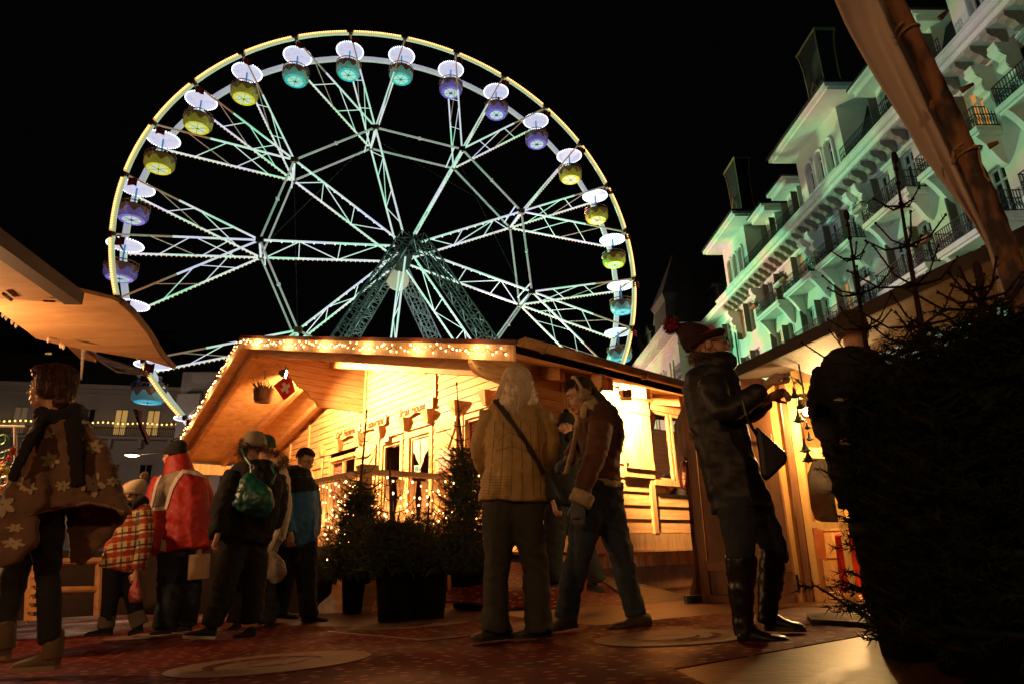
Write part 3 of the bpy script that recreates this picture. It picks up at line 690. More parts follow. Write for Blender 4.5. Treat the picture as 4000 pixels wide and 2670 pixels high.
# signs
MINK = mat('burnt_lettering', (.10,.018,.004), .8)
FONT = None
def text_mesh(s, P, x0, z0, h, width=None, out=.03, m_=None, name='lettering', parent=None, shear=.15, th=.004, bend=None):
    cu = bpy.data.curves.new('t', 'FONT'); cu.body = s; cu.size = h; cu.shear = shear; cu.extrude = 0; cu.offset = .010*h/.2
    o = bpy.data.objects.new('t', cu); COL.objects.link(o); dg = bpy.context.evaluated_depsgraph_get(); dg.update()
    me = bpy.data.meshes.new_from_object(o.evaluated_get(dg)); COL.objects.unlink(o); bpy.data.objects.remove(o); bpy.data.curves.remove(cu)
    vs = [v.co.copy() for v in me.vertices]; fs = [tuple(p.vertices) for p in me.polygons]; bpy.data.meshes.remove(me)
    mx = max(v.x for v in vs); mn = min(v.x for v in vs); k = (width/(mx-mn)) if width else 1
    mb = MB(); mb.add([P(x0+(v.x-mn)*k, z0+v.y+(bend(v.x*k) if bend else 0), out) for v in vs], fs)
    return mb.build(name, m_ or MINK, parent)
def signboard(label, u0, u1, zc, h, seed):
    rr = random.Random(seed); n = 26; topz = []; botz = []
    for i in range(n+1):
        topz.append(zc+h/2+.02*math.sin(i*.9+seed)+.008*rr.random()); botz.append(zc-h/2+.015*math.sin(i*.7+seed*2)+.008*rr.random())
    root = empty('wooden_sign', gab((u0+u1)/2, zc), label, 'sign')
    mb = MB(); poly = [gab(lerp(u0,u1,i/n), botz[i], .07) for i in range(n+1)]+[gab(lerp(u0,u1,i/n), topz[i], .07) for i in range(n,-1,-1)]
    mb.prism(poly, gab(0,0,.10)-gab(0,0,.07)); mb.build('board', PINE, root); return root
s1 = signboard('wavy pine board lettered Café Fédéral Restaurant over the chalet door', -1.2, 1.14, 2.49, .2, 1)
text_mesh('Café Fédéral', gab, -1.1, 2.43, .2, .95, .104, parent=s1, shear=.25)
text_mesh('Restaurant', gab, .22, 2.43, .2, .84, .104, parent=s1, shear=.25)
MRED = mat('signal_red', (.62,.02,.015), .5, var=.1); MWHT = mat('flag_white', (.85,.82,.78), .6, var=.05)
mb = MB(); strip(gab, -.06, .12, 2.41, 2.58, .1, .108, mb); cr_ = mb.build('red_square', MRED, s1)
mb = MB(); strip(gab, -.03, .09, 2.475, 2.51, .108, .112, mb); strip(gab, .012, .048, 2.435, 2.555, .108, .114, mb); mb.build('white_cross', MWHT, cr_)
s2 = signboard('wavy pine board lettered Steak House above the curtained door', 1.46, 2.8, 2.5, .2, 5)
text_mesh('* Steak House *', gab, 1.52, 2.43, .2, 1.2, .104, parent=s2, shear=.25)
# trapezoid wooden lamp shades along the gable wall
for i, u in enumerate([-1.8, -.9, .03, .92, 1.85, 2.66, 3.5, 4.32]):
    root = empty('wall_lamp_shade', gab(u, 2.28), 'trapezoid pine wall lamp shade, %s from the left under the gable' % ordw[i], 'wall lamp', 'pine lamp shades along the gable wall')
    mb = MB(); 
    mb.hexa([gab(u-.035, 2.16, .13), gab(u+.035, 2.16, .13), gab(u+.035, 2.16, .03), gab(u-.035, 2.16, .03), gab(u-.1, 2.39, .2), gab(u+.1, 2.39, .2), gab(u+.1, 2.39, .03), gab(u-.1, 2.39, .03)])
    mb.build('shade', PINEV, root)
# curtain, stickers, poster, door closer
def tagged(mb, name, m_, label, cat, group=None, smooth=False):
    return tag(mb.build(name, m_, smooth=smooth), label, cat, group)
MCLOTH = mat('white_linen', (.75,.68,.60), .85, var=.12, scale=9)
mb = MB(); rows = []
for j in range(9):
    z_ = 1.94-j*.05; rows.append([gab(lerp(2.06, 2.56, i/10), z_-(max(0,(1-abs(i-5)/5))*.045*j*.6), .022+.008*math.sin(i*1.9)) for i in range(11)])
rows = [[gab(lerp(2.06,2.56,i/12), 1.95-(1.95-(1.74-.33*(1-abs(i-6)/6)**1.3))*j/8, .022+.008*math.sin(i*1.9+j*.3)) for i in range(13)] for j in range(9)]
mb.grid(rows); cur = tagged(mb, 'pointed_curtain', MCLOTH, 'white pointed linen curtain hanging inside the right door glass', 'curtain', smooth=True)
mb = MB(); mb.tube([gab(2.31,1.41,.024), gab(2.31,1.36,.024)], .012, 6); mb.ball(gab(2.31,1.35,.024), .02, 6, 4); mb.build('tassel', MCLOTH, cur)
mb = MB(); strip(gab, 2.295, 2.325, 1.5, 1.92, .031, .033, mb); mb.build('red_stripe', mat('faded_red', (.55,.15,.1), .8), cur)
MGING, ntg, bg_ = newmat('gingham'); 
ck = ntg.nodes.new('ShaderNodeTexChecker'); ck.inputs['Scale'].default_value = 34; ck.inputs['Color1'].default_value = (.6,.04,.06,1); ck.inputs['Color2'].default_value = (.75,.6,.55,1)
tcg = ntg.nodes.new('ShaderNodeTexCoord'); ntg.links.new(tcg.outputs['Object'], ck.inputs['Vector']); ntg.links.new(ck.outputs[0], bg_.inputs['Base Color'])
def gath(P, a, b_, c, d, tie, lab):
    mb = MB(); rows = []
    for j in range(13):
        t = j/12; w_ = 1-.55*math.sin(min(1, t*1.25)*math.pi/2)**2
        x1 = lerp(a, b_, w_) if tie < 0 else b_; x0 = a if tie < 0 else lerp(b_, a, w_)
        rows.append([P(lerp(x0, x1, i/14), lerp(d, c, t), -.05+.018*math.sin(i*1.5)) for i in range(15)])
    mb.grid(rows); return tagged(mb, 'gingham_curtain', MGING, lab, 'curtain', smooth=True)
gath(gab, -1.38, -.9, 1.05, 1.94, -1, 'red gingham curtain in the window left of the doors')
gath(gab, 3.75, 4.2, 1.0, 2.0, -1, 'red gingham curtain behind the window right of the poster')
gath(sid, 4.19, 4.42, 1.5, 2.0, -1, 'short red gingham curtain at the top of the side window')
mb = MB(); strip(gab, 2.1, 2.27, 1.3, 1.5, .016, .02, mb); stk = tagged(mb, 'door_sticker', mat('sticker_white', (.7,.7,.65), .5, var=.05), 'small white and blue sticker on the curtained door glass', 'sticker')
mb = MB(); strip(gab, 2.12, 2.25, 1.39, 1.475, .02, .022, mb); mb.build('blue_field', mat('sticker_blue', (.02,.25,.4), .5), stk)
mb = MB(); strip(gab, 2.12, 2.18, 1.32, 1.37, .02, .022, mb); mb.build('red_field', MRED, stk)
mb = MB(); strip(gab, 2.98, 3.38, 1.28, 1.64, .115, .12, mb); pos = tagged(mb, 'notice_poster', mat('paper_pink_white', (.75,.6,.55), .6, var=.1), 'white notice with a red bar pinned on the shutter right of the doors', 'poster')
mb = MB(); strip(gab, 3.0, 3.2, 1.49, 1.515, .12, .122, mb); strip(gab, 2.98, 3.38, 1.28, 1.292, .12, .122, mb); mb.build('red_bar', MRED, pos)
mb = MB()
for i in range(6): strip(gab, 3.02, 3.32-.03*(i % 3), 1.32+.025*i, 1.328+.025*i, .12, .122, mb)
mb.build('print_lines', mat('print_grey', (.45,.4,.42), .6), pos)
mb = MB(); strip(gab, 1.05, 1.3, 2.05, 2.13, .05, .12, mb); mb.tube([gab(1.25,2.13,.09), gab(1.42,2.17,.16), gab(1.55,2.12,.09)], .01, 6)
tagged(mb, 'door_closer', mat('beige_enamel', (.6,.5,.38), .4), 'pale door closer above the left door', 'door closer')
mb = MB(); mb.tube([gab(2.78,1.58,.13), gab(2.74,1.54,.13), gab(2.74,1.42,.13), gab(2.78,1.38,.13), gab(2.82,1.42,.13), gab(2.82,1.54,.13)], .006, 6, close=True)
tagged(mb, 'iron_hook', MW_DARK, 'thin iron loop hanging on the shutter beside the poster', 'hook')
# deck floor, steps and railing
dk = MB()
for i in range(22):
    v0 = .05+i*.116
    dk.hexa([loc(-6,v0,-.04), loc(4.6,v0,-.04), loc(4.6,v0+.108,-.04), loc(-6,v0+.108,-.04), loc(-6,v0,0), loc(4.6,v0,0), loc(4.6,v0+.108,0), loc(-6,v0+.108,0)])
deck = tagged(dk, 'terrace_deck', PINE, 'raised pine board terrace in front of the chalet doors', 'deck')
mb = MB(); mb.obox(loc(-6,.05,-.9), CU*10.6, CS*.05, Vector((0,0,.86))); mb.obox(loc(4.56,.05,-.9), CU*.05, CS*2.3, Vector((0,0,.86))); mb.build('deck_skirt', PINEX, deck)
rail = empty('terrace_railing', loc(-1,.1,0), 'pine terrace railing draped with curtains of warm fairy lights', 'railing')
hr = MB(); hr.obox(loc(-6,.03,.97), CU*10.6, CS*.15, Vector((0,0,.06))); hr.obox(loc(4.45,.18,.97), CU*.15, CS*2.1, Vector((0,0,.06))); hr.obox(loc(4.42,0,1.03), CU*.2, CS*.2, Vector((0,0,.05)))
MRAIL = wood('weathered_rail', (.38,.24,.15), (.25,.14,.08), stretch=(2,2,9), knots=False)
hr.build('handrail', MRAIL, rail)
for (u, v_) in ((4.46,.04),(4.0,.04),(2.4,.04),(.4,.04),(-1.6,.04),(-3.6,.04),(4.46,1.2),(4.46,2.2)):
    mb = MB(); mb.obox(loc(u, v_, -.02), CU*.11, CS*.11, Vector((0,0,.99))); mb.build('post', PINEX, rail)
def bal(p, d, seed):
    mb = MB(); L = []; Rr = []
    for i in range(9):
        z_ = .06+i*.108; w_ = .048+.014*math.cos(i*1.57); L.append(p-d*w_+Vector((0,0,z_))); Rr.append(p+d*w_+Vector((0,0,z_)))
    mb.prism(L+Rr[::-1], (d.cross(Zv)).normalized()*.02); return mb.build('baluster', PINE, rail)
n = 0; u = 4.25
while u > -5.6: bal(loc(u, .09, 0), CU, n); u -= .19; n += 1
v_ = .4
while v_ < 2.1: bal(loc(4.52, v_, 0), CS, n); v_ += .19; n += 1
# floodlights
MBLK = mat('black_enamel', (.02,.02,.02), .4)
def flood(p, tgt, size, label, energy, spot=120, body=MBLK):
    root = empty('floodlight', p, label, 'floodlight'); d = (Vector(tgt)-Vector(p)).normalized()
    x = d.cross(Zv).normalized(); y = x.cross(d); R = Matrix((x, y, d)).transposed()
    mb = MB(); w_, h_, dd = size
    q = [p-d*dd+x*a*w_*.35+y*b_*h_*.35 for a, b_ in ((-1,-1),(1,-1),(1,1),(-1,1))]+[p+x*a*w_*.5+y*b_*h_*.5 for a, b_ in ((-1,-1),(1,-1),(1,1),(-1,1))]
    mb.hexa(q); mb.box(p-d*dd*1.1, w_*.3, h_*.5, dd*.6, R=R); mb.build('housing', body, root)
    mb = MB(); mb.box(p+d*.004, w_*.9, h_*.85, .004, R=R); mb.build('lamp_glass', emis('flood_glass', (1,.78,.5), 30), root)
    mb = MB(); mb.tube([p-x*w_*.52, p-x*w_*.52+Vector((0,0,h_)), p+x*w_*.52+Vector((0,0,h_)), p+x*w_*.52], .008, 6); mb.build('yoke', body, root)
    light('floodlight_beam', 'SPOT', p+d*.03, energy, (1,.50,.17), .05, target=tgt, spot=spot, blend=.6, parent=root)
    return root
F1 = loc(.62,.62,3.20); flood(F1, gab(1.75,2.75), (.2,.14,.09), 'black floodlight under the gable rafters lighting the doors', 3000, 122)
flood(loc(-.32,1.3,3.44), gab(-2.2,2.0), (.16,.12,.09), 'assumed second black floodlight hidden behind the ridge panel', 1350, 155)  # unseen lamp, assumed from the bright left half of the gable wall
F2 = loc(6.42,3.0,2.02); flood(F2, sid(3.4,1.95), (.17,.15,.1), 'brown floodlight under the right eave lighting the side wall', 1700, 146, body=mat('brown_housing', (.16,.09,.05), .4))
# ================================================================ GRAND HOTEL on the right
HB_ = math.radians(-2.43); HS = Vector((math.sin(HB_), math.cos(HB_), 0)); HN = Vector((-math.cos(HB_), math.sin(HB_), 0))
def hp(s, z, out=0): return HS*s-HN*(21.1-out)+Vector((0, 0, z+CZ))
HWALL = mat('cream_render', (.72,.68,.58), .8, var=.12, scale=.6, bump=.15, bscale=25)
HTRIM = mat('pale_stone_trim', (.78,.76,.70), .7, var=.1, scale=2)
HROOF = mat('dark_slate', (.012,.012,.014), .8, var=.4, scale=3)
HIRON = mat('wrought_iron', (.02,.02,.025), .5)
HSHUT = mat('brown_shutter', (.13,.10,.07), .7, var=.2, scale=8, stretch=(1,1,12))
HGLS, ntq, bq = newmat('dark_window'); bq.inputs['Base Color'].default_value = (.012,.016,.018,1); bq.inputs['Roughness'].default_value = .08
HLIT = emis('lit_window_amber', (1,.42,.08), .5)
HSTN = mat('turret_edge_ochre', (.35,.27,.10), .7)
hotel = empty('grand_hotel', hp(35, -1), 'cream grand hotel with balconies, corbelled cornice and turrets lit green', 'hotel')
def hbox(mb, s0, s1, z0, z1, o0, o1, m=0):
    mb.hexa([hp(s0,z0,o1), hp(s1,z0,o1), hp(s1,z0,o0), hp(s0,z0,o0), hp(s0,z1,o1), hp(s1,z1,o1), hp(s1,z1,o0), hp(s0,z1,o0)], m)
def hwall(mb, s0, s1, z0, z1, holes, o=0.):
    ss = sorted(set([s0, s1]+[v for h in holes for v in h[:2]])); zz = sorted(set([z0, z1]+[v for h in holes for v in h[2:]]))
    ss = [v for v in ss if s0 <= v <= s1]; zz = [v for v in zz if z0 <= v <= z1]
    for i in range(len(ss)-1):
        for j in range(len(zz)-1):
            cs, cz = (ss[i]+ss[i+1])/2, (zz[j]+zz[j+1])/2
            if any(h[0] < cs < h[1] and h[2] < cz < h[3] for h in holes): continue
            mb.add([hp(ss[i],zz[j],o), hp(ss[i+1],zz[j],o), hp(ss[i+1],zz[j+1],o), hp(ss[i],zz[j+1],o)], [(0,1,2,3)])
    for h in holes:
        a, b_, c, d = h
        mb.add([hp(a,c,o), hp(a,d,o), hp(a,d,o-.3), hp(a,c,o-.3), hp(b_,c,o), hp(b_,d,o), hp(b_,d,o-.3), hp(b_,c,o-.3)], [(0,1,2,3),(4,5,6,7),(1,5,6,2),(0,4,7,3)])
bays = [(12.4,16.0),(16.8,20.4),(21.4,25.2),(26.0,29.8),(31.2,35.0),(35.6,39.4),(40.3,44.1)]
slabs = [15.9, 12.0, 8.1, 4.2]
holes = []
for (a, b_) in bays+[(46.2,49.8),(51.2,54.6)]:
    c = (a+b_)/2
    for zc in slabs:
        for q in (-.98, .98): holes.append((c+q-.45, c+q+.45, zc+.15, zc+2.55))
mb = MB(); hwall(mb, 8, 57.2, -1.5, 20.0, holes); mb.build('facade_wall', HWALL, hotel)
def hwindow(h, lit=False, shut=True, par=hotel, o=0.):
    a, b_, c, d = h; mb = MB()
    f = .09
    for (x0, x1, y0, y1) in ((a,b_,d-f,d),(a,b_,c,c+f),(a,a+f,c,d),(b_-f,b_,c,d),((a+b_)/2-.05,(a+b_)/2+.05,c,d),(a,b_,c+(d-c)*.72,c+(d-c)*.72+f)): hbox(mb, x0, x1, y0, y1, o-.24, o-.16)
    w_ = mb.build('window', HTRIM, par)
    mb = MB(); hbox(mb, a+.02, b_-.02, c+.02, d-.02, o-.27, o-.25); mb.build('pane', HLIT if lit else HGLS, w_)
    return w_
rr = random.Random(3); cnt = 0
for i, h in enumerate(holes):
    if h[2] < 7 or h[0] < 15: continue
    hwindow(h, lit=(rr.random() < .12))
# shutters folded out beside the windows
for i, h in enumerate(holes):
    if h[2] < 11 or h[0] < 17: continue
    mb = MB(); hbox(mb, h[1]+.0, h[1]+.06, h[2], h[3], .0, .42); hbox(mb, h[1]+.06, h[1]+.10, h[2]+.1, h[3]-.1, .03, .4)
    mb.build('shutter', HSHUT, hotel)
def frieze(s0, s1, z, mb, o=0): hbox(mb, s0, s1, z, z+.22, 0, .1)
mb = MB()
for z in slabs: pass
hbox(mb, 8, 57.2, 18.55, 18.75, 0, .10); hbox(mb, 8, 57.2, 19.45, 19.7, 0, .95); hbox(mb, 8, 51.2, 19.7, 20.0, 0, 1.12); hbox(mb, 8, 51.2, 20.0, 20.1, -.5, 1.2)
hbox(mb, 51.2, 57.2, 19.7, 19.95, 0, 1.0)
mb.build('cornice', HTRIM, hotel)
HMOD = mat('shaded_modillion', (.30,.25,.21), .8, var=.2)  # shade on the modillions painted in as a grey-brown tone
s = 14.6
while s < 51:
    mb = MB(); w_ = .17
    mb.prism([hp(s-w_,19.45,.86), hp(s-w_,19.22,.88), hp(s-w_,19.08,.74), hp(s-w_,19.0,.52), hp(s-w_,18.8,.38), hp(s-w_,18.76,.1), hp(s-w_,19.45,.1)], HS*w_*2)
    mb.build('modillion', HMOD, hotel); s += .92
def console(s, z, par, o1=1.0, h=1.3, w_=.13):
    mb = MB(); P = []
    for i in range(11):
        t = i/10; P.append(hp(s-w_, z-h*t, o1*(1-t)**.75*(1-.18*math.sin(t*math.pi))+.04))
    P = [hp(s-w_, z, 0)]+P+[hp(s-w_, z-h, 0)]
    mb.prism(P, HS*w_*2); return mb.build('console', HTRIM, par)
def railing(s0, s1, z, par, o=1.02, h=.95, ends=True, nm='balcony_rail'):
    mb = MB(); t = .035
    for zz in (z+.08, z+h*.62, z+h): hbox(mb, s0, s1, zz-t/2, zz+t/2, o-t, o)
    n = int((s1-s0)/.13)
    for i in range(n+1):
        x = lerp(s0, s1, i/n); hbox(mb, x-.012, x+.012, z+.08, z+h, o-.024, o)
        if i < n:
            xm = x+.065*(1); 
            mb.beam(hp(x, z+.1+.1*(i % 3), o-.01), hp(x+.13, z+.38+.1*((i+1) % 3), o-.01), .02); mb.beam(hp(x, z+.5, o-.01), hp(x+.13, z+.28, o-.01), .018)
    if ends:
        for x in (s0, s1):
            for zz in (z+.08, z+h*.62, z+h): hbox(mb, x-t/2, x+t/2, zz-t/2, zz+t/2, .02, o)
            for i in range(8): hbox(mb, x-.012, x+.012, z+.08, z+h, .1+i*.12, .124+i*.12)
            for i in range(7): mb.beam(hp(x, z+.15, .1+i*.12), hp(x, z+.5, .22+i*.12), .018)
    return mb.build(nm, HIRON, par)
for (a, b_) in bays:
    for zc in slabs[:3]:
        if zc == 8.1 and a < 30: continue
        mb = MB(); hbox(mb, a, b_, zc-.22, zc+.02, 0, 1.1); hbox(mb, a+.06, b_-.06, zc-.34, zc-.22, 0, 1.0); sl = mb.build('balcony_slab', HTRIM, hotel)
        console(a+.35, zc-.34, sl); console(b_-.35, zc-.34, sl); railing(a+.05, b_-.05, zc+.02, sl)
mb = MB(); hbox(mb, 52.0, 54.2, 15.7, 15.9, 0, 1.0); sl = mb.build('balcony_slab', HTRIM, hotel); console(52.2, 15.7, sl); console(54.0, 15.7, sl); railing(52.05, 54.15, 15.9, sl)
# scroll corbels in pairs below the cornice
for s0 in (19.9, 21.2, 30.1, 31.0, 35.6, 36.6, 44.7, 49.6):
    mb = MB(); w_ = .2
    prof = [(0,18.55),(.95,18.55),(.95,18.2),(.8,18.0),(.62,17.9),(.7,17.7),(.78,17.5),(.66,17.32),(.45,17.25),(.5,17.05),(.52,16.9),(.38,16.75),(.22,16.6),(0,16.55)]
    mb.prism([hp(s0-w_, z_, o_) for o_, z_ in prof], HS*2*w_)
    for (o_, z_, r_) in ((.62,17.55,.16),(.36,16.95,.13),(.8,18.28,.17)): mb.tube([hp(s0-w_-.05, z_, o_), hp(s0+w_+.05, z_, o_)], r_, 10)
    mb.build('scroll_corbel', HTRIM, hotel)
# roof storey
mb = MB()
mb.prism([hp(8,20.05,.1), hp(8,24.6,-1.6), hp(8,27.5,-6), hp(8,20.05,-12)], HS*49.2)
mb.build('mansard_roof', HROOF, hotel)
def arched(mb, s0, s1, z0, z1, o, depth=.28, trim=None, glass=None):
    pass
def pavilion(s0, s1, cnt_=3):
    o = .4; zt = 24.3; mb = MB(); n = cnt_; ww = .78; gap = (s1-s0-n*ww)/(n+1); gap = .42
    st = (s0+s1)/2-(n*ww+(n-1)*gap)/2; hs = []
    for i in range(n): a = st+i*(ww+gap); hs.append((a, a+ww, 20.75, 23.0))
    hwall(mb, s0, s1, 20.0, zt, hs, o=o)
    mb.add([hp(s0,20,o), hp(s0,zt,o), hp(s0,zt,-3), hp(s0,20,-3)], [(0,1,2,3)]); mb.add([hp(s1,20,o), hp(s1,zt,o), hp(s1,zt,-3), hp(s1,20,-3)], [(0,1,2,3)])
    for a, b_, c, d in hs:      # arch: spandrels above spring line
        r = ww/2; cx = (a+b_)/2
        for sg in (-1, 1):
            poly = [hp(cx+sg*r, 23.0, o+.01)]+[hp(cx+sg*r*math.cos(t*math.pi/12), 22.6+r*math.sin(t*math.pi/12), o+.01) for t in range(0, 7)]+[hp(cx, 23.0, o+.01)]
            mb.prism(poly, HN*-.2 if False else -HN*.0+HN*-.25)
    w_ = mb.build('pavilion_wall', HWALL, hotel)
    for a, b_, c, d in hs:
        hwindow((a, b_, c, d), par=w_, o=o)
        tr = MB(); cx = (a+b_)/2; r = ww/2
        pts = [hp(cx-r-.08, 20.75, o+.05)]+[hp(cx-(r+.08)*math.cos(t*math.pi/12), 22.6+(r+.08)*math.sin(t*math.pi/12), o+.05) for t in range(13)]+[hp(cx+r+.08, 20.75, o+.05)]
        tr.tube(pts, .09, 6); tr.build('arch_moulding', HTRIM, w_)
    sl = MB(); hbox(sl, st-.3, st+n*ww+(n-1)*gap+.3, 20.55, 20.72, o, o+.3); sl.build('window_sill', HTRIM, w_)
    ev = MB(); hbox(ev, s0-1.5, s1+.6, zt, zt+.12, -3, 1.65); hbox(ev, s0-1.65, s1+.75, zt+.12, zt+.38, -3, 1.85); ev.build('eaves_soffit', HTRIM, hotel)
    dk_ = MB(); hbox(dk_, s0-1.75, s1+.85, zt+.38, zt+.5, -3, 1.95); dk_.build('eaves_gutter', HROOF, hotel)
    tu = MB(); c = (s0+s1)/2; prof = [(1.9,24.7),(1.25,25.5),(1.0,26.8),(.95,28.4),(1.0,30.0),(1.1,30.9),(1.2,31.3)]
    rows = [[hp(c-h_, z_, -.9+h_*.55), hp(c+h_, z_, -.9+h_*.55), hp(c+h_, z_, -.9-h_*.55), hp(c-h_, z_, -.9-h_*.55)] for h_, z_ in prof]
    tu.grid(rows, close=True); tu.add(rows[-1], [(0,1,2,3)]); t_ = tu.build('turret_roof', HROOF, hotel)
    tm = MB()
    for i in range(4): tm.tube([r_[i] for r_ in rows], .05, 5)
    hbox(tm, c-1.3, c+1.3, 31.3, 31.45, -1.6, -.2); tm.build('ochre_ridge', HSTN, t_)
    op = MB(); q0 = lambda s_, z_: hp(s_, z_, -.9+lerp(1.25, 1.0, (z_-25.5)/3.0)*.55+.12)
    op.tube([q0(c-.5,25.6), q0(c-.5,27.4), q0(c,28.2), q0(c+.5,27.4), q0(c+.5,25.6)], .06, 5, close=True); op.build('turret_opening', HSTN, t_)
pavilion(30.9, 36.1); pavilion(45.3, 50.1); pavilion(16.6, 21.8)
for c in (24.6, 27.7, 38.7, 42.3):
    mb = MB(); s0, s1 = c-.75, c+.75
    hwall(mb, s0, s1, 20.1, 23.3, [(c-.5, c+.5, 20.9, 22.9)], o=-.35)
    mb.add([hp(s0,20.1,-.35), hp(s0,23.3,-.35), hp(s0,23.3,-3), hp(s0,20.1,-3)], [(0,1,2,3)]); mb.add([hp(s1,20.1,-.35), hp(s1,23.3,-.35), hp(s1,23.3,-3), hp(s1,20.1,-3)], [(0,1,2,3)])
    d_ = mb.build('dormer', HWALL, hotel); hwindow((c-.5, c+.5, 20.9, 22.9), lit=(c in (38.7, 42.3)), par=d_, o=-.35)
    mb = MB(); hbox(mb, c-1.15, c+1.15, 23.3, 23.6, -3, .55); hbox(mb, c-1.3, c+1.3, 23.6, 23.8, -3, .8); mb.build('dormer_cornice', HTRIM, d_)
    mb = MB(); hbox(mb, c-1.35, c+1.35, 23.8, 23.9, -3, .85); mb.build('dormer_roof', HROOF, d_)
    mb = MB(); hbox(mb, s1, s1+.05, 20.9, 22.9, -.3, .15); mb.build('dormer_shutter', HSHUT, d_); mb = MB(); hbox(mb, s0-.05, s0, 20.9, 22.9, -.3, .15); mb.build('dormer_shutter', HSHUT, d_)
for (a, b_) in ((22.2,30.6),(36.4,45.0)): railing(a, b_, 20.1, hotel, o=.95, h=1.0, ends=False, nm='roof_railing')
mb = MB(); hbox(mb, 51.8, 53.2, 20, 23.4, -2.4, -1.2); hbox(mb, 51.6, 53.4, 23.4, 23.7, -2.6, -1.0); mb.build('chimney', mat('ochre_chimney', (.45,.27,.13), .8), hotel)
mb = MB(); hbox(mb, 53.6, 56.4, 20.0, 22.6, -3, -.2); hbox(mb, 53.4, 56.6, 22.6, 22.8, -3, .3); mb.build('dark_dormer', HROOF, hotel)
mb = MB(); hbox(mb, 41.5, 41.9, 24, 26.2, -4, -3.5); mb.build('red_chimney', mat('red_brick_chimney', (.4,.08,.06), .8), hotel)
mb = MB(); mb.tube([hp(50.5,18.5,.15), hp(50.5,4,.15)], .07, 8); mb.build('downpipe', HIRON, hotel)
# annex that stands forward beyond the hotel
annex = empty('annex_building', hp(66, -1), 'pale annex building with a dentilled cornice beyond the grand hotel', 'building')
mb = MB(); AO = 2.8; hs = []
for c in (60.4, 64.0, 67.6, 71.2):
    for zc in (15.2, 11.2):
        for q in (-.55, .55): hs.append((c+q-.3, c+q+.3, zc, zc+2.3))
hwall(mb, 57.7, 76, -1.5, 19.3, hs, o=AO); mb.add([hp(57.7,-1.5,AO), hp(57.7,19.3,AO), hp(57.7,19.3,-1), hp(57.7,-1.5,-1)], [(0,1,2,3)]); mb.build('annex_wall', HWALL, annex)
for h in hs: hwindow(h, par=annex, o=AO)
mb = MB(); hbox(mb, 57.3, 76, 20.0, 20.45, AO-3, AO+1.2); hbox(mb, 57.5, 76, 19.2, 19.45, AO-3, AO+.2); hbox(mb, 57.6, 76, 18.4, 18.55, AO-1, AO+.1)
mb.build('annex_cornice', HTRIM, annex)
for i in range(34):
    mb = MB(); s0 = 57.9+i*.52; hbox(mb, s0, s0+.28, 19.5, 20.0, AO, AO+.85); mb.build('dentil', HTRIM, annex)
for c in (60.4, 67.6):
    mb = MB(); hbox(mb, c-1.6, c+1.6, 14.9, 15.1, AO, AO+1.1); sl = mb.build('annex_balcony', HTRIM, annex)
    mb = MB(); 
    for i in range(22):
        x = c-1.55+i*.147; mb.box(hp(x, 15.6, AO+1.05), .03, .03, 1.0)
        mb.beam(hp(x,15.2,AO+1.05), hp(x+.147,15.9,AO+1.05), .03)
    hbox(mb, c-1.6, c+1.6, 16.05, 16.12, AO+1.0, AO+1.1); mb.build('annex_rail', HTRIM, sl)
mb = MB(); mb.prism([hp(58,20.4,AO), hp(58,25.5,AO-1.6), hp(58,27,AO-6), hp(58,20.4,AO-9)], HS*18); ar = mb.build('annex_roof', HROOF, annex)
mb = MB(); rows = [[hp(61.5-h_, z_, 1.0+h_), hp(61.5+h_, z_, 1.0+h_), hp(61.5+h_, z_, 1.0-h_), hp(61.5-h_, z_, 1.0-h_)] for h_, z_ in ((2.3,20.4),(2.1,23.5),(2.4,24.2),(1.4,26.5),(.2,29.5))]
mb.grid(rows, close=True); mb.build('annex_turret', mat('brown_slate', (.06,.045,.04), .7), ar)
mb = MB()
MDORM = mat('dim_dormer', (.12,.11,.10), .8)
for c in (65, 69, 73):
    mb = MB(); hbox(mb, c-.8, c+.8, 20.5, 23.2, AO-1.2, AO-.3); mb.prism([hp(c-1.1,23.2,AO-.1), hp(c+1.1,23.2,AO-.1), hp(c,24.4,AO-.1)], HN*-1.5)
    mb.build('annex_dormer', MDORM, annex)
# flower boxes hung on the balcony rails
MLEAF = mat('box_foliage', (.05,.10,.03), .8, var=.5, scale=20); MBOX = mat('white_planter', (.7,.7,.66), .6); MTERR = mat('terracotta_planter', (.35,.12,.06), .7)
bx = [(29.9,12.9,0,'white flower box at the far corner of the lower balcony left of the thin conifers'),(25.3,12.9,1,'dark bushy flower box on the lower balcony right of the thin conifers'),(29.3,16.8,0,'small white flower box on the upper balcony between the conifers'),(38.6,16.8,1,'flower box on an upper balcony below the second gable'),(39.4,16.8,0,'pale flower box at the corner of the upper balcony below the second gable'),(43.6,16.8,1,'trailing flower box on the farthest upper balcony')]
for i, (s, z, k, lab) in enumerate(bx):
    root = empty('flower_box', hp(s, z, 1.1), lab, 'flower box', 'flower boxes on the hotel balconies'); mb = MB(); hbox(mb, s-.1, s+.75, z-.1, z+.12, 1.03, 1.3); mb.build('box', MTERR if k else MBOX, root)
    mb = MB(); r2 = random.Random(i)
    for j in range(160):
        p = hp(s+r2.uniform(-.15,.8), z+.12+abs(r2.gauss(0,.12)), 1.16+r2.gauss(0,.1)); d = Vector((r2.uniform(-1,1), r2.uniform(-1,1), r2.uniform(-.6,1)))*.09; e = d.orthogonal().normalized()*.04
        mb.add([p, p+d+e, p+d*1.6, p+d-e], [(0,1,2,3)])
    mb.build('leaves', MLEAF, root)
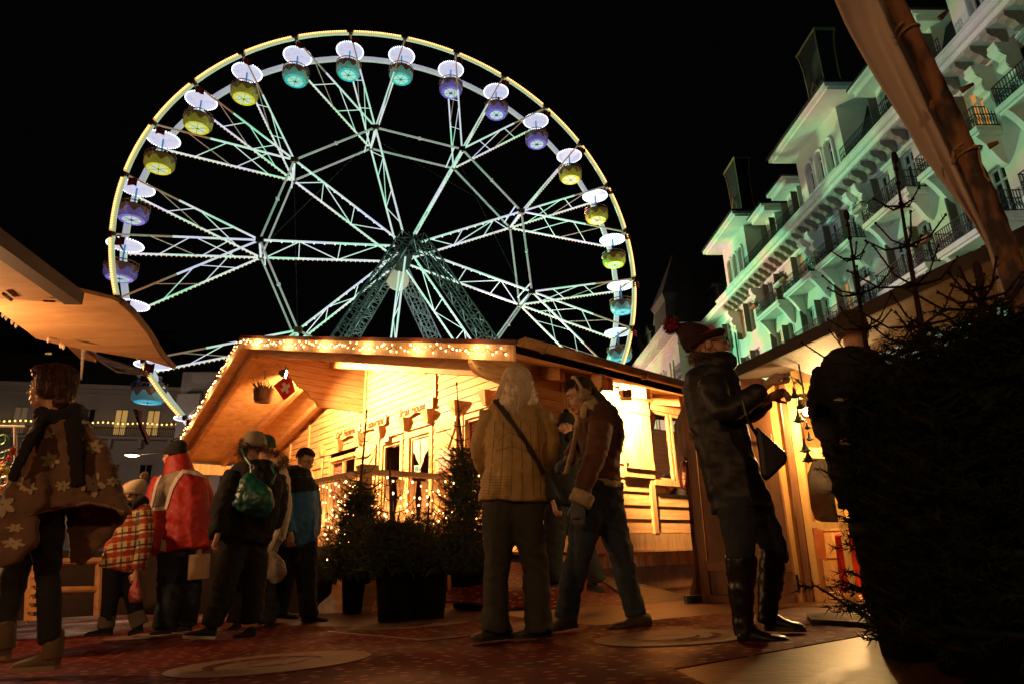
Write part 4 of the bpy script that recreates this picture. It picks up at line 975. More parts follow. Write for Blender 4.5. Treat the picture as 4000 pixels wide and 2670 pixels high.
# assumed projectors, unseen and without bodies: patterned coloured beams added for the facade
def projector(name, p, tgt, energy, spot, stops, scale, size=.3):
    o = light(name, 'SPOT', p, energy, (1,1,1), size, target=tgt, spot=spot, blend=.35)
    l = o.data; l.use_nodes = True; nt = l.node_tree; e = nt.nodes['Emission']
    tc = nt.nodes.new('ShaderNodeTexCoord'); nz = nt.nodes.new('ShaderNodeTexNoise'); nz.inputs['Scale'].default_value = scale; nz.inputs['Detail'].default_value = 2.5; nz.inputs['Distortion'].default_value = 1.2
    cr = nt.nodes.new('ShaderNodeValToRGB'); c = cr.color_ramp.elements
    while len(c) < len(stops): c.new(.5)
    for i, (q, col) in enumerate(stops): c[i].position = q; c[i].color = (*col, 1)
    nt.links.new(tc.outputs['Normal'], nz.inputs['Vector']); nt.links.new(nz.outputs[0], cr.inputs[0]); nt.links.new(cr.outputs[0], e.inputs[0])
    return o
projector('assumed_facade_projector', (-6,58,10), hp(34,17), 50000, 75, [(.25,(.05,.42,.2)),(.42,(.16,.7,.38)),(.5,(.45,.85,.35)),(.57,(.85,.6,.4)),(.7,(.6,.45,.75))], 5)
projector('assumed_facade_projector', (0,84,10), hp(48,17), 42000, 60, [(.3,(.6,.8,.4)),(.45,(.95,.85,.45)),(.56,(1,.55,.38)),(.7,(.8,.55,.8))], 6)
projector('assumed_facade_fill', (8,10,13), hp(26,16), 800, 100, [(.3,(.8,.12,.08)),(.5,(.1,.3,.3)),(.6,(.2,.2,.5))], 2)

projector('assumed_facade_projector', (-2,20,10), hp(22,15), 5500, 80, [(.3,(.08,.42,.25)),(.5,(.22,.62,.42)),(.7,(.4,.45,.6))], 4)
# ================================================================ far buildings on the left
def onz(x, y, z):
    d = ray(x, y); p = d*(z/d.z); return Vector((p.x, p.y, p.z+CZ))
FW = mat('far_render', (.42,.38,.36), .85, scale=.3, var=.15)
FD = mat('far_dark_roof', (.035,.03,.03), .8)
FWIN = emis('far_window_amber', (1,.55,.14), .42); FWIN2 = emis('far_window_dim', (1,.6,.3), .09)
fa, fb_ = Vector((-88, 88, 0)), Vector((-38, 102, 0)); fd = (fb_-fa); FL = fd.length; fd.normalize(); fn = Vector((fd.y, -fd.x, 0))
def fp(s, z, o=0): return fa+fd*s+fn*o+Vector((0, 0, z+CZ))
far = empty('apartment_building', fp(25, -1), 'far pale apartment block with amber windows and a lit balcony, left of the wheel', 'building')
mb = MB(); mb.prism([fp(0,-2,0), fp(41,-2,0), fp(41,25.5,0), fp(0,25.5,0)], fn*-10); mb.build('wall', FW, far)
mb = MB(); mb.prism([fp(-1,25.6,.8), fp(41.8,25.6,.8), fp(41,31.5,-4), fp(0,31.5,-4)], fn*-7); mb.build('roof', FD, far)
mb = MB(); mb.obox(fp(-1,25.2,1.0), fd*42.8, fn*-1, Vector((0,0,.6))); mb.obox(fp(-1,17.5,1.6), fd*43, fn*-1.6, Vector((0,0,.4))); mb.obox(fp(0,24.2,.3), fd*41, fn*-.3, Vector((0,0,.3)))
for s in range(0, 42, 4): mb.obox(fp(s+.4,16.2,1.3), fd*.5, fn*-1.3, Vector((0,0,1.3)))
mb.build('balcony_and_cornice', mat('far_trim', (.5,.46,.42), .8), far)
mb = MB(); 
for i in range(165): mb.obox(fp(i*.25,17.9,1.55), fd*.06, fn*-.06, Vector((0,0,1.2)))
mb.obox(fp(0,19.1,1.58), fd*41, fn*-.1, Vector((0,0,.1))); mb.build('balcony_rail', HIRON, far)
lit = {4:1, 5:0, 6:1, 7:1}
for i in range(9):
    s = 2.2+i*4.4
    for zc, hh in ((18.2,4.2),(10.6,3.6),(4,3)):
        mb = MB(); on = zc == 18.2 and i in (6, 7, 8); 
        for q in (0, .85): mb.obox(fp(s+q, zc+.2, .06), fd*.7, fn*-.06, Vector((0,0,hh-.5)))
        w_ = mb.build('pane', FWIN if on else (FWIN2 if (i*7+int(zc)) % 3 == 0 else HGLS), far); w_.name = 'window'
        mb = MB(); mb.obox(fp(s-.15, zc, .12), fd*1.85, fn*-.12, Vector((0,0,.15))); mb.obox(fp(s-.15, zc+hh-.3, .12), fd*1.85, fn*-.12, Vector((0,0,.15))); mb.obox(fp(s-.15,zc,.12), fd*.14, fn*-.12, Vector((0,0,hh))); mb.obox(fp(s+.71,zc,.12), fd*.12, fn*-.12, Vector((0,0,hh))); mb.obox(fp(s+1.56,zc,.12), fd*.14, fn*-.12, Vector((0,0,hh)))
        mb.build('window_frame', FW, w_)
sl_ = empty('balcony_string_lights', fp(20,20,1.7), 'straight row of yellow bulbs along the far balcony on the left', 'string lights')
mb = MB(); mb.tube([fp(0,19.9,1.7), fp(41,19.9,1.7)], .03, 4); mb.build('cable', MW_DARK, sl_)
MBY = emis('far_bulb', (1,.6,.15), 2.6); bulb = MB().ball((0,0,0), .15, 6, 4).build('bulb', MBY, sl_, local=True)
bulb.location = fp(.5,19.8,1.75)-wpos(sl_)
for i in range(1, 62):
    c = bulb.copy(); COL.objects.link(c); c.location = fp(.5+i*.66,19.8+.08*math.sin(i*.8),1.75)-wpos(sl_)
# dark taller houses behind, one with a lit window
def block(lab, pxl, pxr, ytop, Y, col, wins, depth=12, nm='far_house', roof=True):
    a, b_ = at(pxl, ytop, Y), at(pxr, ytop, Y); z1 = a.z; r_ = empty(nm, (a.x/2+b_.x/2, Y, 0), lab, 'house')
    mb = MB(); mb.obox(Vector((a.x, Y, -2)), Vector((b_.x-a.x, 0, 0)), Vector((0, depth, 0)), Vector((0, 0, z1+2))); mb.build('wall', mat('wall_'+nm, col, .85, scale=.3), r_)
    if roof: mb = MB(); mb.prism([Vector((a.x-.6, Y-.6, z1)), Vector((b_.x+.6, Y-.6, z1)), Vector((b_.x-1, Y+depth/2, z1+3)), Vector((a.x+1, Y+depth/2, z1+3))], Vector((0, .5, .2))); mb.build('roof', FD, r_)
    for (x, y, w_, h_, m_) in wins:
        p = at(x, y, Y-.03); k = Y/FPX; mb = MB(); mb.obox(p-Vector((w_*k/2, 0, h_*k/2)), Vector((w_*k, 0, 0)), Vector((0, .02, 0)), Vector((0, 0, h_*k))); mb.build('window', m_, r_)
    return r_
block('dark tall house far left with one yellow window under the awning', -300, 640, 1335, 125, (.05,.042,.04), [(187,1390,26,30,FWIN),(182,1392,3,30,FD),(30,1432,60,34,FWIN2),(330,1398,70,16,FWIN2),(505,1370,40,10,FWIN2)])
block('dark brown house behind the lowest left gondola', 560, 720, 1420, 112, (.07,.05,.045), [(590,1510,26,44,FWIN2),(540,1500,12,30,FWIN2),(680,1480,26,34,FWIN2),(600,1790,40,60,HGLS)])
block('dark house right of the awning with a small lit window', 640, 900, 1395, 120, (.045,.038,.035), [(678,1447,22,28,FWIN),(806,1470,10,24,FWIN2)])
hw = block('white modern block beside the chalet roof on the left', 715, 905, 1452, 80, (.42,.38,.40), [(735,1740,80,90,HGLS),(742,1720,52,40,mat('beige_recess', (.4,.3,.24), .8))], nm='white_block', roof=False)
mb = MB(); p = at(765, 1500, 79); k = 80/FPX; mb.obox(p, Vector((170*k,0,0)), Vector((0,-1.2,0)), Vector((0,0,1.2))); mb.obox(at(690,1632,79.5), Vector((90*k,0,0)), Vector((0,-.6,0)), Vector((0,0,3))); mb.build('parapet', mat('pale_parapet', (.5,.48,.5), .8), hw)
slm = empty('street_lamp', at(516,1778,60), 'glowing street lamp head in front of the far houses on the left', 'street lamp')
p = at(516,1778,60); mb = MB(); mb.tube([p+Vector((.6,.3,.15)), p+Vector((2.5,1,.4)), p+Vector((9,2,.6))], .05, 5); mb.build('span_wire', MW_DARK, slm)
mb = MB(); mb.lathe(p, [(.0,.32),(.3,.28),(.62,.1),(.62,.04)], 16); mb.build('shade', MW_STEEL, slm)
mb = MB(); mb.lathe(p, [(.0,-.12),(.35,-.08),(.58,.04)], 16); mb.build('lamp_bowl', emis('sodium_bowl', (1,.6,.25), 8), slm)
light('street_lamp_light', 'POINT', p-Vector((0,0,.6)), 2600, (1,.6,.3), .4, parent=slm)
light('street_lamp_light', 'POINT', at(120,1750,70), 2200, (.9,.65,.55), .6, parent=slm)  # added light for the far houses, with no lamp of its own
# ribbon banner
rb = empty('hanging_banner', at(555,1660,30), 'twisted red ribbon banner hanging below the lowest left gondola', 'banner')
mb = MB(); L = [(520,1596),(534,1640),(548,1680),(562,1712),(570,1736)]; Rr = [(556,1602),(552,1640),(566,1672),(582,1705),(588,1730)]
mb.grid([[at(*l, 30), at((l[0]+r_[0])/2, (l[1]+r_[1])/2, 29.7), at(*r_, 30)] for l, r_ in zip(L, Rr)]); mb.build('ribbon', MRED, rb)
def pb(x, z, o): q = at(524, 1612, 29.6); return q+Vector((x, 0, z))
text_mesh('Montreux', pb, 0, 0, .15, .34, 0, MWHT, parent=rb); text_mesh('Noël', pb, .06, -.16, .15, .25, 0, MWHT, parent=rb)
# ================================================================ fairy lights on the chalet
MBULB = emis('warm_bulb', (1,.50,.17), 14); MBULB2 = emis('warm_bulb_soft', (1,.5,.18), 6)
MCABLE = mat('dark_green_cable', (.02,.03,.02), .6)
def fairy(name, label, path, nb, spread, mat_=MBULB, r=.0105, seed=0, lights=0, le=8, cat='fairy lights', group=None):
    """path(t)->point; bulbs hang about the cable"""
    root = empty(name, path(.5), label, cat, group); rr = random.Random(seed); base = None
    pts = []
    N = max(60, nb*2)
    for i in range(N+1):
        p = path(i/N); pts.append(p+Vector((0, 0, spread*.5*math.sin(i*1.3+seed)+rr.uniform(-1,1)*spread*.2)))
    mb = MB(); mb.tube(pts, .004, 4); mb.build('cable', MCABLE, root)
    me = None
    for i in range(nb):
        j = int((i+.5)/nb*N); p = pts[j]+Vector((rr.uniform(-1,1)*.012, rr.uniform(-1,1)*.012, rr.choice((-1,1))*spread*rr.uniform(.3,.9)))
        mb_ = MB()
        if base is None: base = MB().ball((0,0,0), r, 6, 4, sc_=(1,1,1.4)).build('bulb', mat_, root, local=True); base.location = p-wpos(root)
        else: c = base.copy(); COL.objects.link(c); c.location = p-wpos(root); k = rr.uniform(.75,1.3); c.scale = (k,k,k)
    for i in range(lights):
        light('string_glow', 'POINT', path((i+.5)/lights)+Vector((0,-.06,-.02)), le, (1,.52,.2), .12, parent=root)
    return root
pf = lambda u, o=.07, dz=-.09: roofpt(u, prow(u)-o, dz)
fairy('roof_fairy_lights', 'warm fairy lights along the right-hand front roof edge of the chalet', lambda t: pf(lerp(0.02, UR-.05, t)), 92, .045, lights=6, le=9)
fairy('roof_fairy_lights', 'warm fairy lights running down the left-hand front roof edge of the chalet', lambda t: pf(lerp(-.02, UL, t)), 84, .045, seed=4, lights=4, le=7)
# light curtains on the railing: strands that hang from the handrail
def curtain(label, P, a, b_, ns, seed, lights, le):
    root = empty('light_curtain', P((a+b_)/2, .6), label, 'fairy lights', 'fairy light curtains on the terrace railing'); rr = random.Random(seed); base = None; mb = MB(); cnt = 0; mg = []
    for i in range(ns):
        x = lerp(a, b_, (i+.5)/ns); ln = rr.uniform(.65,.95); pts = []
        for k in range(9): pts.append(P(x+.012*math.sin(k*1.7+i), .96-ln*k/8))
        mb.tube(pts, .0035, 3); mb.tube([P(x-.04,.965), P(x,.95), P(x+.05,.965)], .0035, 3)
        nbk = 5
        for k in range(nbk):
            p = P(x+rr.uniform(-.02,.02), .93-ln*(k+rr.random())/nbk)
            mg.append(p)
    mb.build('cable', MCABLE, root)
    for p in mg[:100]:
        if base is None: base = MB().ball((0,0,0), .0115, 6, 4, sc_=(1,1,1.3)).build('bulb', MBULB, root, local=True); base.location = p-wpos(root)
        else: c = base.copy(); COL.objects.link(c); c.location = p-wpos(root); k = rr.uniform(.65,1.25); c.scale = (k,k,k)
    for i in range(lights): light('curtain_glow', 'POINT', P(lerp(a, b_, (i+.5)/lights), .55)+CU*.0, le, (1,.5,.18), .15, parent=root)
rf_ = lambda u, z: loc(u, -.03, z); rs_ = lambda v, z: loc(4.65, v, z)
curtain('fairy light curtain on the short railing side right of the corner post', rs_, .15, 2.2, 20, 1, 3, 6)
curtain('fairy light curtain on the long railing just left of the corner post', rf_, 2.6, 4.5, 19, 2, 3, 6)
curtain('fairy light curtain on the middle of the long railing behind the blue jacket', rf_, .4, 2.6, 19, 3, 2, 6)
curtain('fairy light curtain on the far left end of the terrace railing', rf_, -2.2, .4, 18, 5, 2, 5)
# ================================================================ basket, flag, cable
MPOT = mat('brown_pot', (.12,.05,.03), .35, var=.3); MEVG = mat('fir_green', (.035,.055,.02), .8, var=.5, scale=14, col2=(.015,.022,.01)); MBARK = mat('bark', (.09,.05,.03), .9, var=.5, scale=20, bump=.5)
q0 = loc(-.85,.75,0); bY = q0.y
hbk = empty('hanging_basket', at(1027,1545,bY), 'brown hanging flower pot with trailing heather under the left gable roof', 'hanging basket')
c = at(1025,1570,bY); kk = bY/FPX*1.06; mb = MB(); mb.lathe(c, [(27*kk,0),(33*kk,10*kk),(36*kk,48*kk),(38*kk,50*kk),(33*kk,50*kk),(0,46*kk)], 16); mb.build('pot', MPOT, hbk, smooth=False)
mb = MB()
for a in (0, 2.1, 4.2): mb.tube([c+Vector((34*kk*math.cos(a), 34*kk*math.sin(a), 50*kk)), at(1035,1470,bY), at(1036,1422,bY)], .006, 4)
mb.build('chain', MW_DARK, hbk)
mb = MB(); r2 = random.Random(5)
for i in range(240):
    a = r2.uniform(0, 6.28); R_ = r2.uniform(.2,1)*48*kk; L = r2.uniform(20,46)*kk
    p = c+Vector((R_*.7*math.cos(a), R_*.7*math.sin(a), 50*kk)); q = p+Vector((R_*.5*math.cos(a), R_*.5*math.sin(a), L*r2.uniform(-.6,1))); e = Vector((r2.uniform(-1,1), r2.uniform(-1,1), .2))*.012
    mb.add([p-e, p+e, q+e*.3, q-e*.3], [(0,1,2,3)])
mb.build('heather', MEVG, hbk)
fl = empty('swiss_flag', at(1110,1510,bY-.2), 'small red flag with a white cross under the gable beside the flower pot', 'flag')
fc = [(1068,1503),(1132,1457),(1152,1528),(1109,1563)]; FY = bY-.25
def flp(a, b_, o=0):
    x0 = lerp(fc[0][0], fc[1][0], a); y0 = lerp(fc[0][1], fc[1][1], a); x1 = lerp(fc[3][0], fc[2][0], a); y1 = lerp(fc[3][1], fc[2][1], a)
    return at(lerp(x0, x1, b_), lerp(y0, y1, b_), FY+.03*math.sin(a*5+b_*2)-o)
mb = MB(); mb.grid([[flp(i/8, j/8) for i in range(9)] for j in range(9)]); mb.build('cloth', MRED, fl, smooth=True)
mb = MB()
for (a0, a1, b0, b1) in ((.2,.8,.4,.6),(.4,.6,.2,.8)): mb.grid([[flp(lerp(a0,a1,i/4), lerp(b0,b1,j/4), .006) for i in range(5)] for j in range(5)])
mb.build('cross', MWHT, fl)
mb = MB(); mb.tube([at(1130,1450,FY), at(1155,1534,FY), at(1185,1500,FY+.35)], .008, 6); mb.build('staff', PINEV, fl)
mb = MB(); r2 = random.Random(8); p = [at(1165,1385,bY-.1), at(1172,1400,bY-.1), at(1150,1420,bY-.1)]
for i in range(30): a = i*.7; p.append(at(1160+16*math.cos(a), 1424+13*math.sin(a), bY-.1+.02*math.sin(i)))
mb.tube(p, .006, 4); tagged(mb, 'coiled_cable', mat('white_cable', (.55,.5,.42), .5), 'loose coil of cable hanging beside the gable floodlight', 'cable')
MPOTB = mat('black_pot', (.007,.006,.006), .7, var=.2, spec=.2)
MBARKD = mat('dark_bark', (.035,.018,.012), .9, var=.4, scale=20, spec=.1)
# ================================================================ conifers
def fir(name, base, H, R0, label, leader=.35, nb=90, seed=0, group=None, pot=None, seg=5, nd=13, m_=MEVG, skirt=0., upt=.22, nl=.03, keep=None, kink=None, wl=1., powr=.75, lean=(0,0)):
    root = empty(name, base, label, 'fir tree', group); rr = random.Random(seed); top = H
    z0 = pot[1]*.9 if pot else 0.
    ctr = lambda z: Vector(base)+Vector((lean[0]*(z/H)**1.5+.012*math.sin(z*3+seed), lean[1]*(z/H)**1.5+.012*math.cos(z*2.3+seed), z))
    tk = MB(); n = 14; tk.tube([ctr(z0+(top-z0)*i/n) for i in range(n+1)], [lerp(.03+.012*H*.5, .006, (i/n)**.8)*(1 if wl == 1 else .55) for i in range(n+1)], 7)
    tk.ball(ctr(top), .014, 6, 4, sc_=(1,1,2.2)); fo = MB()
    zl = H*(1-leader)
    def needles(p, q, ln, dens):
        d = (q-p); L_ = d.length
        if L_ < 1e-4: return
        d.normalize(); x = d.orthogonal().normalized(); y = d.cross(x)
        for i in range(max(2, int(L_*dens))):
            t = rr.random(); a = rr.uniform(0, 6.283); o = p+(q-p)*t; v_ = (x*math.cos(a)+y*math.sin(a))*.85+d*.55; v_.normalize()
            s_ = v_.cross(d)*.0022*(1+ln*12); e = o+v_*ln*rr.uniform(.7,1.2)
            fo.add([o-s_, o+s_, e], [(0,1,2)])
    for i in range(nb):
        t = (i+rr.random())/nb; lead = False
        z = lerp(z0+.03, zl, t**1.15)
        fr_ = 1-(z-z0)/(H*1.02-z0); L_ = R0*(fr_**powr)*rr.uniform(*((.55,1.35) if m_ is not MEVG else (.75,1.12)))
        a = i*2.4+rr.uniform(-.3,.3); dirv = Vector((math.cos(a), math.sin(a), 0)); 
        pts = [ctr(z)]; 
        for k in range(1, seg+1): s_ = k/seg; pts.append(ctr(z)+dirv*L_*s_+Vector((0, 0, L_*(upt*s_*s_-.18*math.sin(s_*3.1)-skirt*s_)+rr.uniform(-.01,.01))))
        tk.tube(pts, [.007*(1-.7*k/seg)+.0015 for k in range(seg+1)], 4, cap=False)
        for k in range(seg):
            needles(pts[k], pts[k+1], nl, nd*9)
            s_ = (k+.7)/seg; side = dirv.cross(Zv)
            for sg in (-1, 1):
                tl = L_*.42*(1-s_*.7)*rr.uniform(.6,1.2); q = pts[k+1]+side*sg*tl+dirv*tl*.75+Vector((0,0,tl*rr.uniform(-.25,.3)))
                fo.add([pts[k+1], pts[k+1]+Vector((0,0,.003)), q], [(0,1,2)]); needles(pts[k+1], q, nl*.9, nd*9)
    for j, z in enumerate([zl+(H-zl)*w_ for w_ in ((.08,.3,.55) if wl == 1 else (.04,.25,.47,.7))]):      # sparse whorls on the leader
        for a0 in range(5):
            a = a0*1.26+j+rr.uniform(-.3,.3); L_ = wl*R0*lerp(.42,.16,j/(2 if wl == 1 else 3))*rr.uniform(.7,1.2); dv = Vector((math.cos(a), math.sin(a), 0))
            p = ctr(z); q = p+dv*L_*.55+Vector((0,0,L_*.12)); r_ = p+dv*L_+Vector((0,0,L_*.6)); tk.tube([p, q, r_], [.006,.004,.003], 4); tk.ball(r_, .007, 4, 3)
            needles(p, q, nl*.7, nd*7); needles(q, r_, nl*.7, nd*6)
    needles(ctr(zl), ctr(lerp(zl, H, .6 if wl == 1 else .97)), nl*.6, nd*(6 if wl == 1 else 12))
    for w_ in (.72,.84,.93): tk.ball(ctr(lerp(zl, H, w_)), .011, 5, 4)
    if keep:      # inner twigs make the heart of the tree opaque
        for i in range(900 if H > 1.2 and nl > .032 else 300):
            z = z0+(zl-z0)*.82*rr.random()**1.2; fr_ = 1-(z-z0)/(H*1.02-z0); a = rr.uniform(0, 6.283); q = rr.random()**.6*R0*.62*fr_**powr
            p = ctr(z)+Vector((math.cos(a)*q, math.sin(a)*q, rr.uniform(-.04,.04))); d = Vector((rr.gauss(0,1), rr.gauss(0,1), rr.gauss(0,.6))).normalized()*rr.uniform(.05,.1); e = d.orthogonal().normalized()*.018
            fo.add([p-d-e*.3, p-e, p+d, p+e], [(0,1,2,3)])
    tk.build('trunk', MBARK if m_ is MEVG else MBARKD, root); fo.build('crown', m_, root)
    if pot:
        pm = MB(); r_, h_ = pot; pm.lathe(base, [(r_*.8,0),(r_*.98,h_*.9),(r_*1.06,h_*.9),(r_*1.06,h_),(r_*.95,h_),(r_*.9,h_*.92),(0,h_*.92)], 20); pm.build('pot', MPOTB, root, smooth=True)
    return root
GF = 'potted firs in front of the chalet terrace'
def firpx(px, py, ptop, R0, label, **k):
    b_ = ong(px, py); d = ray(*ptop); t = b_.y/d.y; H = d.z*t+CZ-b_.z; lx = d.x*t-b_.x
    return fir('potted_fir', b_, H, R0, label, group=GF, lean=(lx, 0), keep=1, **k)
firpx(1385, 2393, (1428,1605), .50, 'slim potted fir with a tall bare leader, left of the terrace corner post', leader=.36, nb=170, seed=1, pot=(.17,.45), nl=.035, powr=1.0)
firpx(1545, 2422, (1521,1795), .55, 'low potted fir with a sparse tip in front of the right railing', leader=.38, nb=130, seed=2, pot=(.2,.5), nl=.035, powr=.6)
firpx(1668, 2412, (1676,1945), .6, 'shortest bushy potted fir at the middle of the row', leader=.3, nb=150, seed=3, pot=(.2,.5), nl=.035, powr=.6)
firpx(1832, 2370, (1787,1498), .56, 'tallest dense potted fir beside the white-haired woman', leader=.30, nb=230, seed=4, pot=(.22,.45), nl=.035, powr=.9)
firpx(1262, 2388, (1285,2060), .5, 'small dark potted fir behind the man in the blue jacket', leader=.25, nb=80, seed=6, pot=(.2,.4))
firpx(2375, 2300, (2370,2085), .42, 'small fir on the ramp between the walking legs, near the chalet wall', leader=.2, nb=60, seed=7, pot=(.15,.25))
fairy('tree_fairy_lights', 'sparse warm fairy lights wound round the tallest potted fir', lambda t: ong(1832,2370)+Vector((.42*(1-.6*t)*math.cos(t*22), .42*(1-.6*t)*math.sin(t*22), .5+t*1.15)), 14, .03, mat_=MBULB2, r=.008, seed=9)
fairy('tree_fairy_lights', 'sparse warm fairy lights on the slim potted fir left of the corner post', lambda t: ong(1385,2393)+Vector((.4*(1-.6*t)*math.cos(t*20), .4*(1-.6*t)*math.sin(t*20), .45+t*1.1)), 10, .03, mat_=MBULB2, r=.008, seed=10)
# big dark foreground conifers at the right
MEVD = mat('dark_fir_green', (.014,.022,.010), .9, spec=.08, var=.4, scale=10)
GD = 'dark conifers in the right foreground'
def firfg(Y, pxb, ptop, R0, lab, **k):
    b_ = at(pxb, 2400, Y); b_ = Vector((b_.x, Y, gz(b_.x, Y))); d = ray(*ptop); t = Y/d.y; H = d.z*t+CZ-b_.z
    return fir('foreground_conifer', b_, H, R0, lab, group=GD, m_=MEVD, lean=(d.x*t-b_.x, 0), **k)
firfg(2.75, 3540, (3311,845), .2, 'dark conifer with the left of two bare leaders against the hotel', leader=.40, nb=110, seed=11, nl=.035, nd=14, pot=(.14,.5), powr=.5, upt=.12, keep=1, wl=2.6)
firfg(2.35, 3790, (3500,620), .25, 'dark conifer with the taller bare leader beside the birch pole', leader=.40, nb=130, seed=12, nl=.035, nd=16, pot=(.16,.45), powr=.45, upt=.12, keep=1, wl=2.2)
firfg(1.85, 4010, (3820,1060), .40, 'dark bushy conifer filling the lower right corner', leader=.12, nb=260, seed=13, nl=.035, nd=18, pot=(.2,.2), powr=.5, upt=.1, keep=1)
firfg(2.1, 4100, (4030,1180), .5, 'dark conifer at the right edge below the birch pole', leader=.12, nb=190, seed=14, nl=.035, nd=16, pot=(.18,.15), powr=.55, upt=.1, keep=1)
# ================================================================ birch pole and cloth
MBIR, ntb, bb_ = newmat('birch_bark'); N = ntb.nodes; L = ntb.links
tc = N.new('ShaderNodeTexCoord'); mp = N.new('ShaderNodeMapping'); mp.inputs['Scale'].default_value = (6,6,3); L.new(tc.outputs['Object'], mp.inputs[0])
nz = N.new('ShaderNodeTexNoise'); nz.inputs['Scale'].default_value = 2.2; nz.inputs['Detail'].default_value = 6; L.new(mp.outputs[0], nz.inputs[0])
cr = N.new('ShaderNodeValToRGB'); cr.color_ramp.elements[0].position = .42; cr.color_ramp.elements[1].position = .56; cr.color_ramp.elements[0].color = (.02,.009,.006,1); cr.color_ramp.elements[1].color = (.17,.075,.035,1)
L.new(nz.outputs[0], cr.inputs[0]); L.new(cr.outputs[0], bb_.inputs['Base Color']); bb_.inputs['Roughness'].default_value = .7
bp = N.new('ShaderNodeBump'); bp.inputs['Distance'].default_value = .01; L.new(nz.outputs[0], bp.inputs['Height']); L.new(bp.outputs[0], bb_.inputs['Normal'])
bc = [(3400,-240),(3452,-100),(3495,0),(3562,140),(3651,321),(3703,442),(3752,546),(3790,636),(3847,760),(3916,944),(3975,1120),(4040,1330),(4200,1900),(4290,2400)]
BY = 2.0; bw = [68,70,74,80,78,88,84,80,84,92,100,105,115,120]; rr = random.Random(2)
birch = empty('birch_pole', at(3752,546,BY), 'leaning birch log pole crossing the upper right corner', 'pole')
mb = MB(); P = []; Rd = []
for i in range(len(bc)-1):
    for s_ in range(5):
        t = s_/5; P.append(at(lerp(bc[i][0],bc[i+1][0],t), lerp(bc[i][1],bc[i+1][1],t), BY)); Rd.append(lerp(bw[i],bw[i+1],t)*.5*BY/FPX*.97*(1+.05*math.sin(i*5+s_*2.1)))
mb.tube(P, Rd, 18); mb.build('log', MBIR, birch, smooth=True)
for (x, y, dx, dy) in ((3775,340,28,-12),(3660,420,-20,-30),(3880,560,20,-5),(3690,60,14,-20)): 
    mb = MB(); mb.tube([at(x-20,y+14,BY), at(x+dx,y+dy,BY-.02)], [.012,.006], 6); mb.build('twig_stub', MBIR, birch)
cl = [(3255,-10),(3300,95),(3340,170),(3404,282),(3490,421),(3541,500),(3592,597),(3655,680),(3730,775),(3796,867),(3857,969),(3888,1076),(3905,1180),(3912,1235)]
crr = [(3478,-10),(3500,95),(3534,170),(3590,282),(3648,421),(3697,500),(3743,597),(3779,680),(3812,775),(3848,867),(3882,969),(3918,1076),(3944,1150),(3955,1195)]
MCLB = mat('brown_white_canvas', (.46,.38,.34), .85, var=.15, scale=3, bump=.4, bscale=90, bdist=.002)
mb = MB(); rows = []
for i in range(len(cl)-1):
    for s_ in range(4):
        t = s_/4; l = (lerp(cl[i][0],cl[i+1][0],t), lerp(cl[i][1],cl[i+1][1],t)); r_ = (lerp(crr[i][0],crr[i+1][0],t), lerp(crr[i][1],crr[i+1][1],t)); row = []
        for j in range(19):
            w_ = j/18; q = (i+t)/13
            dep = .035*math.sin(w_*5.5+q*1.2)+.008*math.sin(w_*13+q*5)+.10*(w_-.5)*(1-q)
            row.append(at(lerp(l[0],r_[0],w_), lerp(l[1],r_[1],w_), BY+.06+dep*(1-.55*q)))
        rows.append(row)
mb.grid(rows); clo = tagged(mb, 'canvas_drape', MCLB, 'gathered canvas drape tied along the left side of the birch pole', 'drape', smooth=True)
sm = clo.modifiers.new('solid', 'SOLIDIFY'); sm.thickness = .004
MROPE = mat('rope', (.35,.22,.12), .9, var=.3, scale=30)
mb = MB(); c0 = at(3772,575,BY); ax = (at(3790,636,BY)-at(3752,546,BY)).normalized(); X = ax.orthogonal().normalized(); Yv = ax.cross(X)
mb.tube([c0+(X*math.cos(t*.4)+Yv*math.sin(t*.4))*.042+ax*.002*t for t in range(24)], .005, 5)
mb.tube([at(3800,566,BY-.03), at(3822,585,BY-.03), at(3830,640,BY-.03), at(3848,690,BY-.03), at(3865,710,BY-.03)], .005, 5); mb.tube([at(3740,578,BY-.03), at(3725,590,BY-.01), at(3722,640,BY)], .005, 5)
tagged(mb, 'rope_tie', MROPE, 'thin rope knotted round the birch pole halfway up', 'rope')
mb = MB(); c0 = at(3540,104,BY); mb.tube([c0+(X*math.cos(t*.4)+Yv*math.sin(t*.4))*.038+ax*.002*t for t in range(20)], .005, 5)
tagged(mb, 'rope_tie', MROPE, 'thin rope ring near the top of the birch pole', 'rope')
# ================================================================ market stall on the right
def vplane(x, y, p0, n):       # point seen at pixel x, y on the vertical plane through p0 with normal n
    d = ray(x, y); o = Vector((0, 0, CZ)); t = (p0-o).dot(n)/d.dot(n); return o+d*t
MPANEL = wood('stained_panel', (.26,.11,.045), (.17,.065,.025), stretch=(3,3,1), knots=False, island=.06)
MYEL = wood('honey_pine_frame', (.75,.42,.14), (.55,.27,.08), stretch=(6,6,1), knots=False, island=.06)
MDRK = mat('dark_roof_felt', (.045,.03,.025), .75, var=.4, scale=8, bump=.4, stretch=(1,1,1))
stall = empty('market_stall', onz(3130,2370,-.5), 'lit wooden market stall with dark roof and open glazed door at the right', 'market stall')
S0 = onz(3117,2366,-.5); S1 = onz(3446,2376,-.5); sd = (S1-S0); sd.z = 0; SL = sd.length; sd.normalize(); sn = Vector((sd.y, -sd.x, 0))
if sn.dot(Vector((0,-1,0))+Vector((-1,0,0))) < 0: sn = -sn      # towards the camera side
sp = lambda x, y, o=0: vplane(x, y, S0+sn*o, sn)
